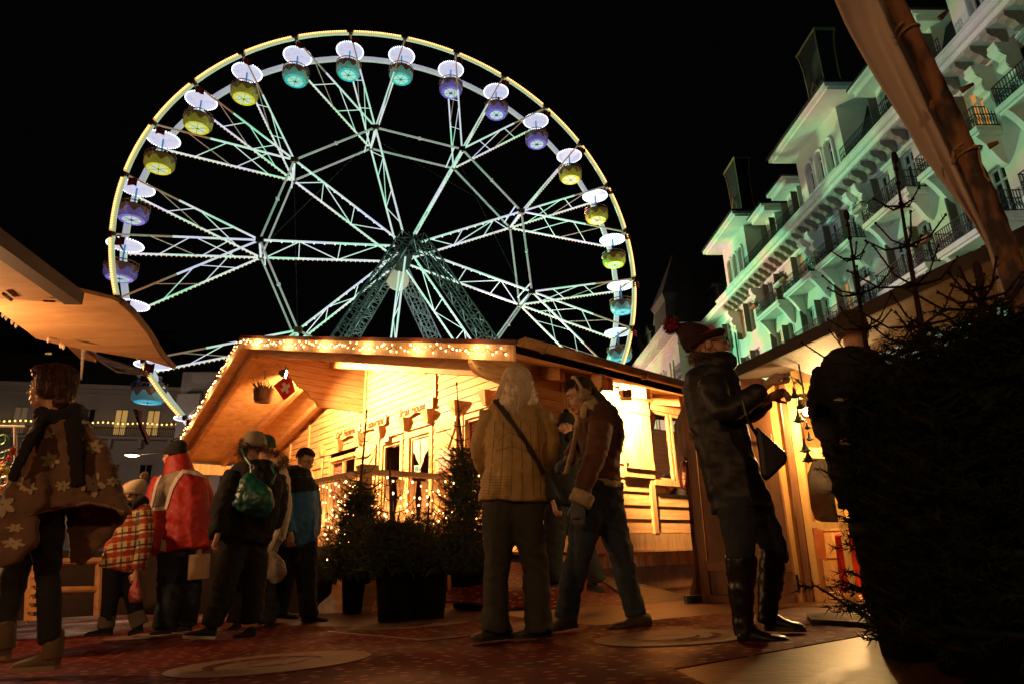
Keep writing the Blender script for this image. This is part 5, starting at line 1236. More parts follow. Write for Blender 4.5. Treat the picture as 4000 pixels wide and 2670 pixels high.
def sbox(mb, s0, s1, z0, z1, o0, o1, m=0):
    P = lambda s, z, o: S0+sd*s+sn*o+Vector((0, 0, z-(S0.z-CZ)))
    mb.hexa([P(s0,z0,o1), P(s1,z0,o1), P(s1,z0,o0), P(s0,z0,o0), P(s0,z1,o1), P(s1,z1,o1), P(s1,z1,o0), P(s0,z1,o0)], m)
zb = -.5; zt = 1.62
def quad_px(mb, pts, o, th, m=0):
    a = [sp(x, y, o) for x, y in pts]; mb.prism(a, -sn*th, m); return mb
# side panel (a folded door) facing the camera
P0 = onz(2745,2360,-.5); P1 = onz(3102,2372,-.5); pd = (P1-P0); pd.z = 0; pd.normalize(); pn_ = Vector((pd.y, -pd.x, 0))
pp = lambda x, y, o=0: vplane(x, y, P0+pn_*o, pn_)
mb = MB(); mb.prism([pp(2662,1572), pp(3000,1560), pp(3118,2366), pp(2745,2358)], -pn_*.04); pnl = mb.build('folded_door', MPANEL, stall)
mb = MB()
for q in ([(2676,1585),(2700,1585),(2775,2345),(2752,2345)], [(2680,1690),(3010,1690),(3014,1722),(2684,1722)], [(2752,2195),(3090,2202),(3094,2232),(2755,2228)], [(2757,2322),(3100,2330),(3104,2358),(2760,2350)], [(2800,2230),(2850,2230),(2862,2320),(2812,2320)], [(2815,1722),(2835,1722),(2870,2200),(2850,2200)]):
    mb.prism([pp(x, y, .02) for x, y in q], -pn_*.02)
mb.build('raised_stile', MPANEL, pnl)
# frame posts (front edge of the stall)
def postpx(q, o, th, m_, nm='post', par=None): mb = MB(); quad_px(mb, q, o, th); return mb.build(nm, m_, par or stall)
postpx([(2985,1500),(3020,1500),(3140,2368),(3118,2368)], .02, .06, MYEL); postpx([(3024,1490),(3036,1490),(3152,2368),(3142,2368)], .0, .05, MYEL)
postpx([(3040,1480),(3058,1480),(3176,2362),(3156,2368)], .05, .12, MPANEL, 'door_jamb'); 
mb = MB()
for i in range(10): c = sp(3106+(i % 2)*12+ (i//2)*1.5, 2250+(i//2)*10, .026); mb.ball(c, .004, 5, 3)
mb.prism([sp(3100,2242,.022), sp(3118,2242,.022), sp(3128,2300,.022), sp(3110,2300,.022)], sn*.003); mb.build('hinge', MW_DARK, stall)
# glazed door leaf
dl = postpx([(3062,1478),(3098,1478),(3208,2350),(3186,2352)], .02, .04, MYEL, 'glazed_door')
for q in ([(3080,1500),(3330,1470),(3335,1505),(3086,1538)], [(3112,1745),(3300,1752),(3304,1790),(3118,1784)], [(3150,2035),(3340,2040),(3345,2062),(3155,2060)], [(3198,2318),(3342,2314),(3348,2348),(3204,2352)], [(3235,1780),(3256,1780),(3355,2350),(3325,2350)]):
    mb = MB(); quad_px(mb, q, .018, .034); mb.build('door_rail', MYEL, dl)
mb = MB(); quad_px(mb, [(3150,2060),(3238,2060),(3325,2315),(3200,2320)], .0, .004); mb.build('pane', MGLASS, dl); mb = MB(); quad_px(mb, [(3098,1538),(3240,1538),(3240,1750),(3118,1745)], .0, .004); mb.build('pane', MGLASS, dl)
# sill, floor, inner walls, roof
mb = MB(); sbox(mb, -.05, 1.9, -.56, -.47, -.1, .12); mb.build('threshold', MPANEL, stall)
mb = MB(); sbox(mb, .02, 2.2, -.47, -.44, -1.8, -.1); mb.build('stall_floor', MYEL, stall)
mb = MB(); k = 0
z = -.44
while z < 1.7: sbox(mb, -.3, 2.4, z, z+.14, -1.9, -1.87-.012*(k % 2)); k += 1; z += .142
mb.build('back_wall', MYEL, stall)
mb = MB(); sbox(mb, -.35, -.3, -.5, 1.7, -1.9, .0); sbox(mb, 2.4, 2.45, -.5, 1.7, -1.9, 0); mb.build('side_wall', MPANEL, stall)
for s_ in (.25, .85, 1.5):
    mb = MB(); sbox(mb, s_, s_+.06, 1.35, 1.6, -1.85, 0); mb.build('roof_joist', MYEL, stall)
e0, e1, e2 = onz(2835,1478,1.45), onz(3814,1022,1.45), onz(4200,820,1.45)
dirr = (e1-e0).normalized(); e0 = e0-dirr*.05; inn = Vector((-dirr.y, dirr.x, 0)); inn = inn if inn.x > 0 else -inn
mb = MB(); L_ = (e2-e0).length
mb.obox(e0, dirr*L_, inn*1.1+Vector((0,0,.10)), Vector((0,0,.05))); mb.obox(e0+inn*1.1+Vector((0,0,.10)), dirr*L_, inn*1.6+Vector((0,0,.6)), Vector((0,0,.05))); rfm = mb.build('roof', MDRK, stall)
mb = MB(); 
for i in range(9):
    o_ = e0+dirr*(.1+i*.42); mb.obox(o_+Vector((0,0,.05)), dirr*.36, inn*.3+Vector((0,0,.03)), Vector((0,0,.02)))
mb.obox(e0-inn*.03-Vector((0,0,.04)), dirr*L_, inn*.03, Vector((0,0,.09))); mb.build('roof_edge', MDRK, rfm)
lamp = empty('stall_lamp', sp(3150,1600,-1.3), 'bright bare bulb inside the right market stall', 'lamp')
mb = MB(); c = sp(3152,1606,.22); mb.ball(c, .035, 12, 8); mb.build('bulb', emis('stall_bulb', (1,.8,.45), 60), lamp)
mb = MB(); mb.tube([c+Vector((0,0,.05)), c+Vector((0,0,.5))], .008, 5); mb.build('flex', MW_DARK, lamp)
light('added_stall_inner_light', 'POINT', sp(3260,1560,-1.0), 320, (1,.6,.22), .06, parent=lamp)  # added light without a bulb, brightens the stall interior
light('stall_light', 'POINT', c-Vector((0,0,.06))+sn*.03, 85, (1,.62,.22), .05, parent=lamp)
# wares inside
red = empty('red_cloth_stand', sp(3385,2260,-.9), 'round table with a red floor length cloth inside the right stall', 'table'); mb = MB(); c = sp(3400,2295,-.9); c.z = CZ-.44
mb.lathe(c, [(.26,.0),(.25,.05),(.22,.5),(.20,.52),(0,.53)], 20); mb.build('cloth', mat('red_velvet', (.55,.02,.01), .8), red)
org = empty('orange_paper_bag', sp(3190,2110,-.4), 'orange paper hanging behind the lower door glass of the stall', 'paper'); mb = MB(); quad_px(mb, [(3165,2062),(3215,2070),(3228,2190),(3180,2165)], -.25, .01); mb.build('sheet', mat('orange_paper', (.65,.16,.03), .7), org)
dkc = empty('dark_hanging_coat', sp(3215,1900,-.5), 'dark coat hanging inside the stall behind the glass', 'coat'); mb = MB()
mb.tube([sp(3200,1790,-.5), sp(3200,1850,-.5), sp(3210,1930,-.5), sp(3235,2010,-.5), sp(3270,2050,-.5)], [.05,.1,.13,.12,.03], 10); mb.build('cloth', mat('charcoal_cloth', (.05,.04,.035), .9), dkc)
# felt bells strung beside the door
MFELT = mat('green_felt', (.03,.09,.05), .95, var=.4, scale=30); MFELT2 = mat('brown_felt', (.10,.07,.035), .95, var=.3)
bell = empty('felt_bell_garland', sp(3130,1640,.12), 'string of green felt bell flowers hanging beside the stall door', 'garland')
mb = MB(); mb.tube([sp(x, y, .34) for x, y in ((3095,1480),(3108,1520),(3112,1590),(3128,1640),(3140,1700),(3150,1760),(3160,1810))], .004, 5); mb.build('string', MW_DARK, bell)
for i, (x, y, w_) in enumerate(((3106,1557,26),(3127,1600,24),(3122,1645,26),(3155,1672,13),(3163,1716,15),(3147,1762,25),(3160,1800,26))):
    k_ = S0.y/FPX; c = sp(x, y, .34); mb = MB()
    prof = [(w_*k_*(1+.08*math.sin(3)), 0),(w_*k_*.6,.014),(w_*k_*.25,w_*k_*.9),(.004,w_*k_*1.9)]
    n = 14; rows = []
    for j, (r_, z_) in enumerate(prof): rows.append([c+Vector((r_*math.cos(6.283*q/n)*(1+.12*math.sin(q*2.7+i)*(j == 0)), r_*math.sin(6.283*q/n), z_+(.006*math.sin(q*1.8) if j == 0 else 0))) for q in range(n)])
    mb.grid(rows[:2], close=True, m=0); mb.grid(rows[1:], close=True, m=1); mb.build('felt_bell', [MFELT, MFELT2], bell)
mb = MB(); c = sp(3125,1505,.34); mb.grid([[c+Vector((.022*math.sin(j*1.3)*(1-i/4)+.02*(i-1), .01*j, .05-.03*i+.01*j)) for j in range(4)] for i in range(5)]); mb.build('felt_leaf', MFELT, bell)
# mats
MRUB = mat('black_rubber', (.02,.018,.016), .45, var=.3, scale=10)
def grate(name, pts, label, nx, ny, dz=.02):
    r_ = empty(name, pts[0], label, 'mat'); a, b_, c, d = pts; mb = MB()
    Q = lambda u, v_: lerp(lerp(a, b_, u), lerp(d, c, u), v_)
    up = Vector((0, 0, dz))
    for i in range(nx+1): mb.beam(Q(i/nx, 0)+up, Q(i/nx, 1)+up, .014, .012)
    for j in range(ny+1): mb.beam(Q(0, j/ny)+up+Vector((0,0,.001)), Q(1, j/ny)+up+Vector((0,0,.001)), .014, .013)
    mb.build('lattice', MRUB, r_); mb = MB(); mb.prism([p+Vector((0,0,dz*.3)) for p in pts], (0,0,.004)); mb.build('backing', MRUB, r_)
ez = lambda p, h: Vector((p.x, p.y, p.z+h))
grate('rubber_mat', [ong(3155,2410), ong(3470,2412), ong(3480,2455), ong(3180,2436)], 'black rubber honeycomb mat before the stall threshold', 40, 10)
ra = [ez(ong(2330,2345),.15), ez(ong(2690,2345),.1), ong(2745,2382), ong(2500,2392)]
grate('rubber_mat', [at(2325,2250,8.2), at(2515,2290,7.9), at(2735,2352,6.9), at(2500,2375,6.6)], 'black rubber grid mat on the ramp beside the chalet plinth', 44, 22)
rc = MB(); rc.prism([at(1940,2180,8.6), at(2320,2252,8.2), at(2500,2372,6.6), at(2240,2385,6.6), at(1700,2340,7.3)], (0,0,-.02)); 
tagged(rc, 'carpeted_ramp', MCARP, 'red carpeted ramp rising to the chalet behind the couple', 'ramp')
rc = MB(); rc.prism([at(2495,2374,6.6), at(2735,2356,6.9), at(2735,2362,6.9), at(2505,2382,6.55)], (0,0,.012)); tagged(rc, 'metal_edge_strip', mat('worn_metal', (.4,.25,.13), .35, metal=.8), 'worn metal strip along the front edge of the ramp mat', 'strip')
# tied white curtain at the chalet corner
MCUR = mat('cream_curtain', (.62,.48,.36), .9, var=.2, scale=5)
tc_ = empty('tied_curtain', at(2700,2000,6.4), 'cream curtain gathered and tied beside the stall panel', 'curtain')
def fold(Lp, Rp, Y, n=16, f=6, amp=.02):
    rows = []
    for i in range(len(Lp)-1):
        for s_ in range(4):
            t = s_/4; l = (lerp(Lp[i][0],Lp[i+1][0],t), lerp(Lp[i][1],Lp[i+1][1],t)); r_ = (lerp(Rp[i][0],Rp[i+1][0],t), lerp(Rp[i][1],Rp[i+1][1],t))
            rows.append([at(lerp(l[0],r_[0],j/n), lerp(l[1],r_[1],j/n), Y+amp*math.sin(j/n*f*6.28)) for j in range(n+1)])
    rows.append([at(lerp(Lp[-1][0],Rp[-1][0],j/n), lerp(Lp[-1][1],Rp[-1][1],j/n), Y+amp*math.sin(j/n*f*6.28)) for j in range(n+1)]); return rows
mb = MB(); mb.grid(fold([(2668,1580),(2632,1660),(2640,1730),(2668,1782),(2680,1795),(2684,1900),(2700,2100),(2715,2230),(2690,2330)], [(2760,1580),(2740,1660),(2735,1730),(2700,1782),(2695,1795),(2715,1900),(2735,2100),(2742,2230),(2740,2335)], 6.5))
mb.build('cloth', MCUR, tc_, smooth=True)
mb = MB(); mb.tube([at(2676,1788,6.45), at(2690,1796,6.42), at(2700,1786,6.45)], .012, 6); mb.box(at(2712,2345,6.4), .16, .12, .1); mb.build('tie_and_weight', MRUB, tc_)
mb = MB(); P = []
for i in range(40): t = i/39; P.append(at(2668+14*math.sin(t*12.5)+t*8, 1800+52*(1-math.cos(t*12.5))+t*4, 6.3))
mb.tube(P, .012, 6); tagged(mb, 'bead_rope', mat('red_beads', (.35,.05,.03), .5), 'looped dark red bead rope hanging at the tied curtain', 'rope')
# guests seen through the side window are built with the people
# ================================================================ left market stall: awnings, wares, fence
MAWN = wood('awning_plywood', (.50,.29,.13), (.36,.19,.08), stretch=(1.2,5,5), scale=1.2, island=.0, knots=False, rough=.7)
MAWD = mat('dark_awning_edge', (.08,.04,.025), .7)
aw = empty('stall_awning', onz(250,1250,2.0), 'brown plywood awning with a curved outer edge at the upper left', 'awning')
zA = 2.0
op_ = [(100,1290),(0,1218),(-260,1040),(-300,900),(120,1050),(264,1128),(440,1170),(470,1185),(520,1228),(556,1272),(580,1302),(607,1345),(632,1388),(655,1412),(677,1437),(610,1418),(570,1405),(450,1385),(330,1365),(230,1345),(140,1322)]
mb = MB(); mb.prism([onz(x, y, zA) for x, y in op_], (0,0,.03)); mb.build('panel', MAWN, aw)
mb = MB(); 
ed = [onz(x, y, zA) for x, y in op_[7:15]]
mb.tube([p+Vector((0,0,.02)) for p in ed], .03, 5); mb.build('edge', MAWD, aw)
aw2 = empty('stall_awning', onz(100,1100,1.85), 'nearer brown awning panel with a thick dark edge at the upper left corner', 'awning')
mb = MB(); mb.prism([onz(x, y, 1.85) for x, y in [(-300,760),(0,962),(110,1050),(237,1150),(272,1184),(0,1168),(-300,1150)]], (0,0,.03)); mb.build('panel', MAWN, aw2)
mb = MB(); a, b_ = onz(-300,735,1.87), onz(292,1166,1.87); mb.beam(a, b_, .12, .1); mb.build('edge_beam', MAWD, aw2)
mb = MB(); mb.tube([onz(14,1148,1.83), onz(30,1160,1.83), onz(45,1172,1.83)], .012, 6); mb.tube([onz(170,1176,1.83), onz(215,1178,1.83)], .008, 5); mb.build('catch', MW_DARK, aw2)
aw3 = empty('stall_awning', at(310,1370,7.5), 'small brown canvas corner hanging below the left awning', 'awning')
mb = MB(); mb.prism([at(262,1352,7.4), at(372,1362,7.4), at(370,1412,7.6), at(310,1398,7.6)], (0,.03,0)); mb.build('panel', MAWN, aw3)
# icicle and tinsel
MICE, nti, bi = newmat('clear_icicle'); bi.inputs['Base Color'].default_value = (.8,.7,.65,1); bi.inputs['Roughness'].default_value = .15; bi.inputs['Metallic'].default_value = .4
ic = empty('icicle_ornament', at(320,1370,6.6), 'long clear spiral icicle hanging from the left awning', 'ornament'); mb = MB()
k_ = 6.6/FPX
for q in range(3): mb.tube([at(325-8*i/24+4*math.sin(i*1.5+q*2.1)*(1-i/26), 1365+115*i/24, 6.6)+Vector((0,.012*math.cos(i*1.5+q*2.1),0)) for i in range(25)], [.010*(1-i/28)+.002 for i in range(25)], 5)
mb.build('spiral', MICE, ic)
MTIN = mat('silver_tinsel', (.6,.6,.72), .25, metal=.9, var=.3, scale=30)
ti = empty('tinsel_bundle', at(450,1425,7.0), 'bundle of silvery tinsel strands stretched below the left awning', 'tinsel'); mb = MB(); rr = random.Random(3)
for i in range(26):
    a = at(340+rr.uniform(-10,10), 1368+rr.uniform(-3,6), 6.7); b_ = at(582+rr.uniform(-12,5), 1462+rr.uniform(-10,8), 7.3); m_ = lerp(a, b_, .5)+Vector((0,rr.uniform(-.05,.05),-.05+rr.uniform(-.06,.06)))
    mb.tube([a, lerp(a,m_,.5)+Vector((0,0,-.01)), m_, lerp(m_,b_,.5), b_], .005, 4)
mb.build('strands', MTIN, ti)
for i, (x, y) in enumerate(((22,1245),(45,1262),(60,1275),(8,1235),(235,1352),(246,1358),(186,1332))):
    r_ = empty('crystal_pendant', at(x, y, 5.6), 'small crystal pendant under the left awning, %s from the left' % ordw[[6,10,11,7,20,21,19].index(-1) if False else sorted([22,45,60,8,235,246,186]).index(x)], 'ornament', 'crystal pendants under the left awning'); mb = MB()
    mb.lathe(at(x, y+8, 5.6), [(0,0),(.012,.02),(.014,.04),(.003,.06)], 6); mb.tube([at(x,y,5.6), at(x,y-14,5.6)], .002, 3); mb.build('drop', MICE, r_)
# ornament rack at the left edge
rk = empty('ornament_rack', at(20,1700,4.9), 'rack of coloured Christmas ornaments on the left stall', 'ornament rack')
mb = MB(); mb.tube([at(-300,1655,4.9), at(98,1665,4.9)], .012, 6); mb.tube([at(60,1665,4.9), at(62,2150,4.9)], .012, 6); mb.build('rail', MW_STEEL, rk)
cols = [(.5,.03,.02),(.45,.4,.35),(.05,.2,.06),(.55,.3,.1),(.6,.12,.15),(.1,.2,.3),(.5,.45,.1)]
OM = [mat('ornament_%s' % n_, c, .35) for n_, c in zip(('red','white','green','amber','pink','blue','gold'), cols)]
rr = random.Random(12)
for i in range(70):
    x, y = rr.uniform(-120, 66), 1690+rr.random()**.8*300; p = at(x, y, 4.9+rr.uniform(-.12,.12)); mb = MB(); r_ = rr.uniform(.016,.034)
    if i % 3 == 0: mb.tube([p+Vector((r_*1.2*math.cos(t*.7), .0, r_*1.2*math.sin(t*.7))) for t in range(9)], r_*.45, 6, close=True)
    elif i % 3 == 1: mb.ball(p, r_, 8, 6); mb.ball(p+Vector((0,-r_*.7,0)), r_*.5, 6, 4, m=1)
    else: mb.lathe(p, [(r_,0),(r_*.5,r_*.8),(r_*.8,r_*1.1),(0,r_*2.2)], 8)
    mb.build('bauble', [OM[i % 7], OM[(i+1) % 7]], rk)
wh = empty('stall_counter', at(-40,2150,4.7), 'left stall counter draped in pale cloth with figurines', 'counter')
mb = MB(); a = at(-260,2060,4.6); b_ = at(46,2060,4.7); mb.prism([Vector((a.x,a.y,a.z)), Vector((b_.x,b_.y,a.z)), Vector((b_.x,b_.y+.8,a.z)), Vector((a.x,a.y+.8,a.z))], (0,0,-.04)); mb.prism([Vector((a.x,a.y,gz(a.x,a.y))), Vector((b_.x,b_.y,gz(b_.x,b_.y))), Vector((b_.x,b_.y,a.z-.04)), Vector((a.x,a.y,a.z-.04))], (0,.02,0)); mb.build('drape', MCLOTH, wh)
llamp = empty('stall_lamp', Vector((-4.75,4.7,CZ+1.45)), 'assumed warm bulb lighting the left ornament stall, unseen at the left edge', 'lamp')  # bulb out of view, assumed from the lit wares and awning
mb = MB(); mb.ball((-4.75,4.7,CZ+1.45), .05, 10, 6); mb.build('bulb', emis('assumed_left_bulb', (1,.6,.25), 40), llamp); mb = MB(); mb.tube([(-4.75,4.7,CZ+1.5),(-4.75,4.7,CZ+2.0)], .008, 5); mb.build('flex', MW_DARK, llamp)
light('stall_light', 'POINT', (-4.7,4.6,CZ+1.4), 190, (1,.50,.20), .08, parent=llamp)
# fence of round rails and a slatted crate on the left
MLOG = wood('round_rail', (.42,.22,.09), (.28,.13,.05), stretch=(4,4,4), knots=False)
fe = empty('log_fence', at(310,2300,6.6), 'low fence of round pine rails behind the plaid child', 'fence')
for q in ([(60,2196,6.4),(395,2188,6.9)],[(60,2306,6.4),(385,2300,6.9)]): mb = MB(); mb.tube([at(*q[0]), at(*q[1])], .035, 10); mb.build('rail', MLOG, fe)
for q in ((390,2180,2402,6.9),(120,2190,2420,6.45)): mb = MB(); mb.tube([at(q[0],q[1],q[3]), at(q[0]-8,q[2],q[3])], .04, 10); mb.build('post', MLOG, fe)
mb = MB(); mb.prism([at(-200,2140,7.6), at(395,2150,7.6), at(1300,2130,8.6), at(1300,2392,8.6), at(395,2400,7.6), at(-200,2440,7.6)], (0,.02,0)); tagged(mb, 'shade_sheet', mat('shade_sheet_brown', (.035,.018,.012), .8, var=.4), 'dark sheet added as shade behind the walking people on the left', 'shade sheet')  # added dark sheet, covers the pale ground so the gap stays dark
cr_ = empty('slatted_crate', at(118,2320,6.2), 'slatted wooden crate beside the left stall', 'crate'); 
for i in range(7): mb = MB(); p = at(96, 2218+i*34, 6.2); mb.obox(p, Vector((.16,0,0)), Vector((0,.03,0)), Vector((0,0,.035))); mb.build('slat', MLOG, cr_)
mb = MB(); p = at(98, 2435, 6.22); mb.obox(p, Vector((.02,0,0)), Vector((0,.02,0)), Vector((0,0,.56))); mb.build('upright', MLOG, cr_)
# trestle between the potted firs, snow heap, sandals rack
tr = empty('wooden_trestle', at(1437,2290,7.9), 'small pine trestle between the potted firs', 'trestle')
mb = MB(); mb.prism([at(1400,2176,7.9), at(1456,2176,7.9), at(1456,2188,7.9), at(1400,2188,7.9)], (0,.3,0)); mb.prism([at(1416,2188,7.9), at(1428,2188,7.9), at(1424,2300,7.9), at(1416,2396,7.9), at(1406,2396,7.9)], (0,.3,0)); mb.prism([at(1424,2280,7.9), at(1472,2270,7.9), at(1478,2300,7.9), at(1450,2390,7.9), at(1418,2394,7.9)], (0,.02,0)); mb.build('frame', PINEX, tr)
tr = empty('wooden_trestle', at(1735,2300,8.2), 'pine board leaning between the right-hand fir pots', 'trestle')
mb = MB(); mb.prism([at(1715,2262,8.2), at(1748,2268,8.2), at(1762,2358,8.2), at(1718,2336,8.2)], (0,.03,0)); mb.build('frame', PINEX, tr)
mb = MB(); c = ong(1300,2388); rr = random.Random(4); n = 16; rows = []
for i in range(5): rows.append([c+Vector((math.cos(6.283*j/n)*.22*(1-i/4.6)*(1+.2*math.sin(j*2.1)), math.sin(6.283*j/n)*.16*(1-i/4.6), .06+.035*i*(1+.2*math.sin(j)) if i else -.01)) for j in range(n)])
mb.grid(rows, close=True); mb.add(rows[-1], [tuple(range(n))]); tagged(mb, 'snow_heap', mat('dirty_snow', (.45,.38,.33), .8, var=.3, scale=9, bump=.6), 'small heap of dirty snow beside the pot of the slim fir', 'snow heap', smooth=True)

# assumed market lamps, unseen, added behind the viewpoint to light the people
for (p_, e_, lab) in (((-4.2,-2.6,2.6), 500, 'assumed warm bulb added behind the viewpoint, left'), ((1.2,-3.4,3.0), 270, 'assumed warm bulb added behind the viewpoint, right')):
    r_ = empty('assumed_market_lamp', p_, lab, 'lamp'); mb = MB(); mb.ball(p_, .06, 10, 6); mb.build('bulb', emis('assumed_market_bulb', (1,.6,.28), 25), r_); mb = MB(); q = Vector(p_); mb.tube([q+Vector((0,0,.06)), q+Vector((0,0,1.2))], .008, 5); mb.build('flex', MW_DARK, r_)
    light('assumed_market_light', 'POINT', p_, e_, (1,.50,.20), .1, parent=r_)
# ================================================================ PEOPLE
from mathutils import noise as _nz
from mathutils.bvhtree import BVHTree
SKIN = mat('skin', (.56,.32,.21), .5, var=.1, scale=12, spec=.4)
MEYE = mat('eye_dark', (.03,.02,.02), .2, var=0); MEYW = mat('eye_white', (.7,.66,.6), .3, var=.05); MLIP = mat('lip', (.42,.12,.09), .45, var=.05)
def cloth(name, col, rough=.85, var=.2, scale=7, bump=.35, bscale=40, bdist=.006, **k): return mat(name, col, rough, var=var, scale=scale, bump=bump, bscale=bscale, bdist=bdist, **k)
def mpp(p): return (p-Vector((0,0,CZ))).dot(_f)/FPX
def etube(mb, pts, rad, ref=Vector((1,0,0)), n=14, cap=True):
    """tube with elliptical section; rad: (a along ref, b across)"""
    # smooth by Catmull-Rom
    P = []; Rr = []; N = len(pts)
    for i in range(N-1):
        p0, p1, p2, p3 = pts[max(i-1,0)], pts[i], pts[i+1], pts[min(i+2,N-1)]
        r0, r1, r2, r3 = rad[max(i-1,0)], rad[i], rad[i+1], rad[min(i+2,N-1)]
        for s_ in range(4):
            t = s_/4; f = lambda a, b, c, d: .5*((2*b)+(c-a)*t+(2*a-5*b+4*c-d)*t*t+(-a+3*b-3*c+d)*t*t*t)
            P.append(f(p0,p1,p2,p3)); Rr.append((f(r0[0],r1[0],r2[0],r3[0]), f(r0[1],r1[1],r2[1],r3[1])))
    P.append(pts[-1]); Rr.append(rad[-1]); n0 = len(mb.v); N = len(P)
    for i, p in enumerate(P):
        d = (P[min(i+1,N-1)]-P[max(i-1,0)]).normalized(); x = (ref-d*ref.dot(d))
        x = x.normalized() if x.length > .2 else d.orthogonal().normalized(); y = d.cross(x)
        for k in range(n):
            t = 2*math.pi*k/n; mb.v.append(tuple(p+x*math.cos(t)*Rr[i][0]+y*math.sin(t)*Rr[i][1]))
    for i in range(N-1):
        for k in range(n): mb.f.append((n0+i*n+k, n0+i*n+(k+1)%n, n0+(i+1)*n+(k+1)%n, n0+(i+1)*n+k)); mb.m.append(0)
    mb.f.append(tuple(n0+k for k in range(n))[::-1]); mb.m.append(0); mb.f.append(tuple(n0+(N-1)*n+k for k in range(n))); mb.m.append(0)
def remesh(mb, name, m_, parent, voxel=.014, smooth=2, fold=0., ffreq=9, fvert=.45, seed=0, cut=None):
    o = mb.build('tmp_'+name, m_); md = o.modifiers.new('r', 'REMESH'); md.mode = 'VOXEL'; md.voxel_size = voxel; md.use_smooth_shade = True
    if smooth: sm_ = o.modifiers.new('s', 'SMOOTH'); sm_.iterations = smooth; sm_.factor = .5
    bpy.context.view_layer.update(); dg = bpy.context.evaluated_depsgraph_get()
    me = bpy.data.meshes.new_from_object(o.evaluated_get(dg)); me.name = name
    old = o.data; bpy.data.objects.remove(o); bpy.data.meshes.remove(old)
    off = wpos(parent); sd_ = Vector((seed*3.1, seed*1.7, seed)); N_ = [v.normal.copy() for v in me.vertices]
    for v, nn in zip(me.vertices, N_):
        p = v.co
        if fold:
            q = Vector((p.x*ffreq, p.y*ffreq, p.z*ffreq*fvert))+sd_
            a = _nz.noise(q)+.5*_nz.noise(q*2.3); b_ = 1-abs(_nz.noise(Vector((p.x*ffreq*.8, p.y*ffreq*.8, p.z*ffreq*1.6+p.x*6))+sd_))*2
            c_ = 1-abs(_nz.noise(Vector((p.x*ffreq*2.1+p.z*4, p.y*ffreq*2.1, p.z*ffreq*2.4-p.x*5))+sd_))*2
            p = p+nn*fold*1.25*(a*.6+b_*.5+c_*abs(c_)*.28-.25)
        v.co = p-off
    for pl in me.polygons: pl.use_smooth = True
    me.update()
    r_ = bpy.data.objects.new(name, me); COL.objects.link(r_); r_.parent = parent
    if not me.materials: me.materials.append(m_)
    return r_
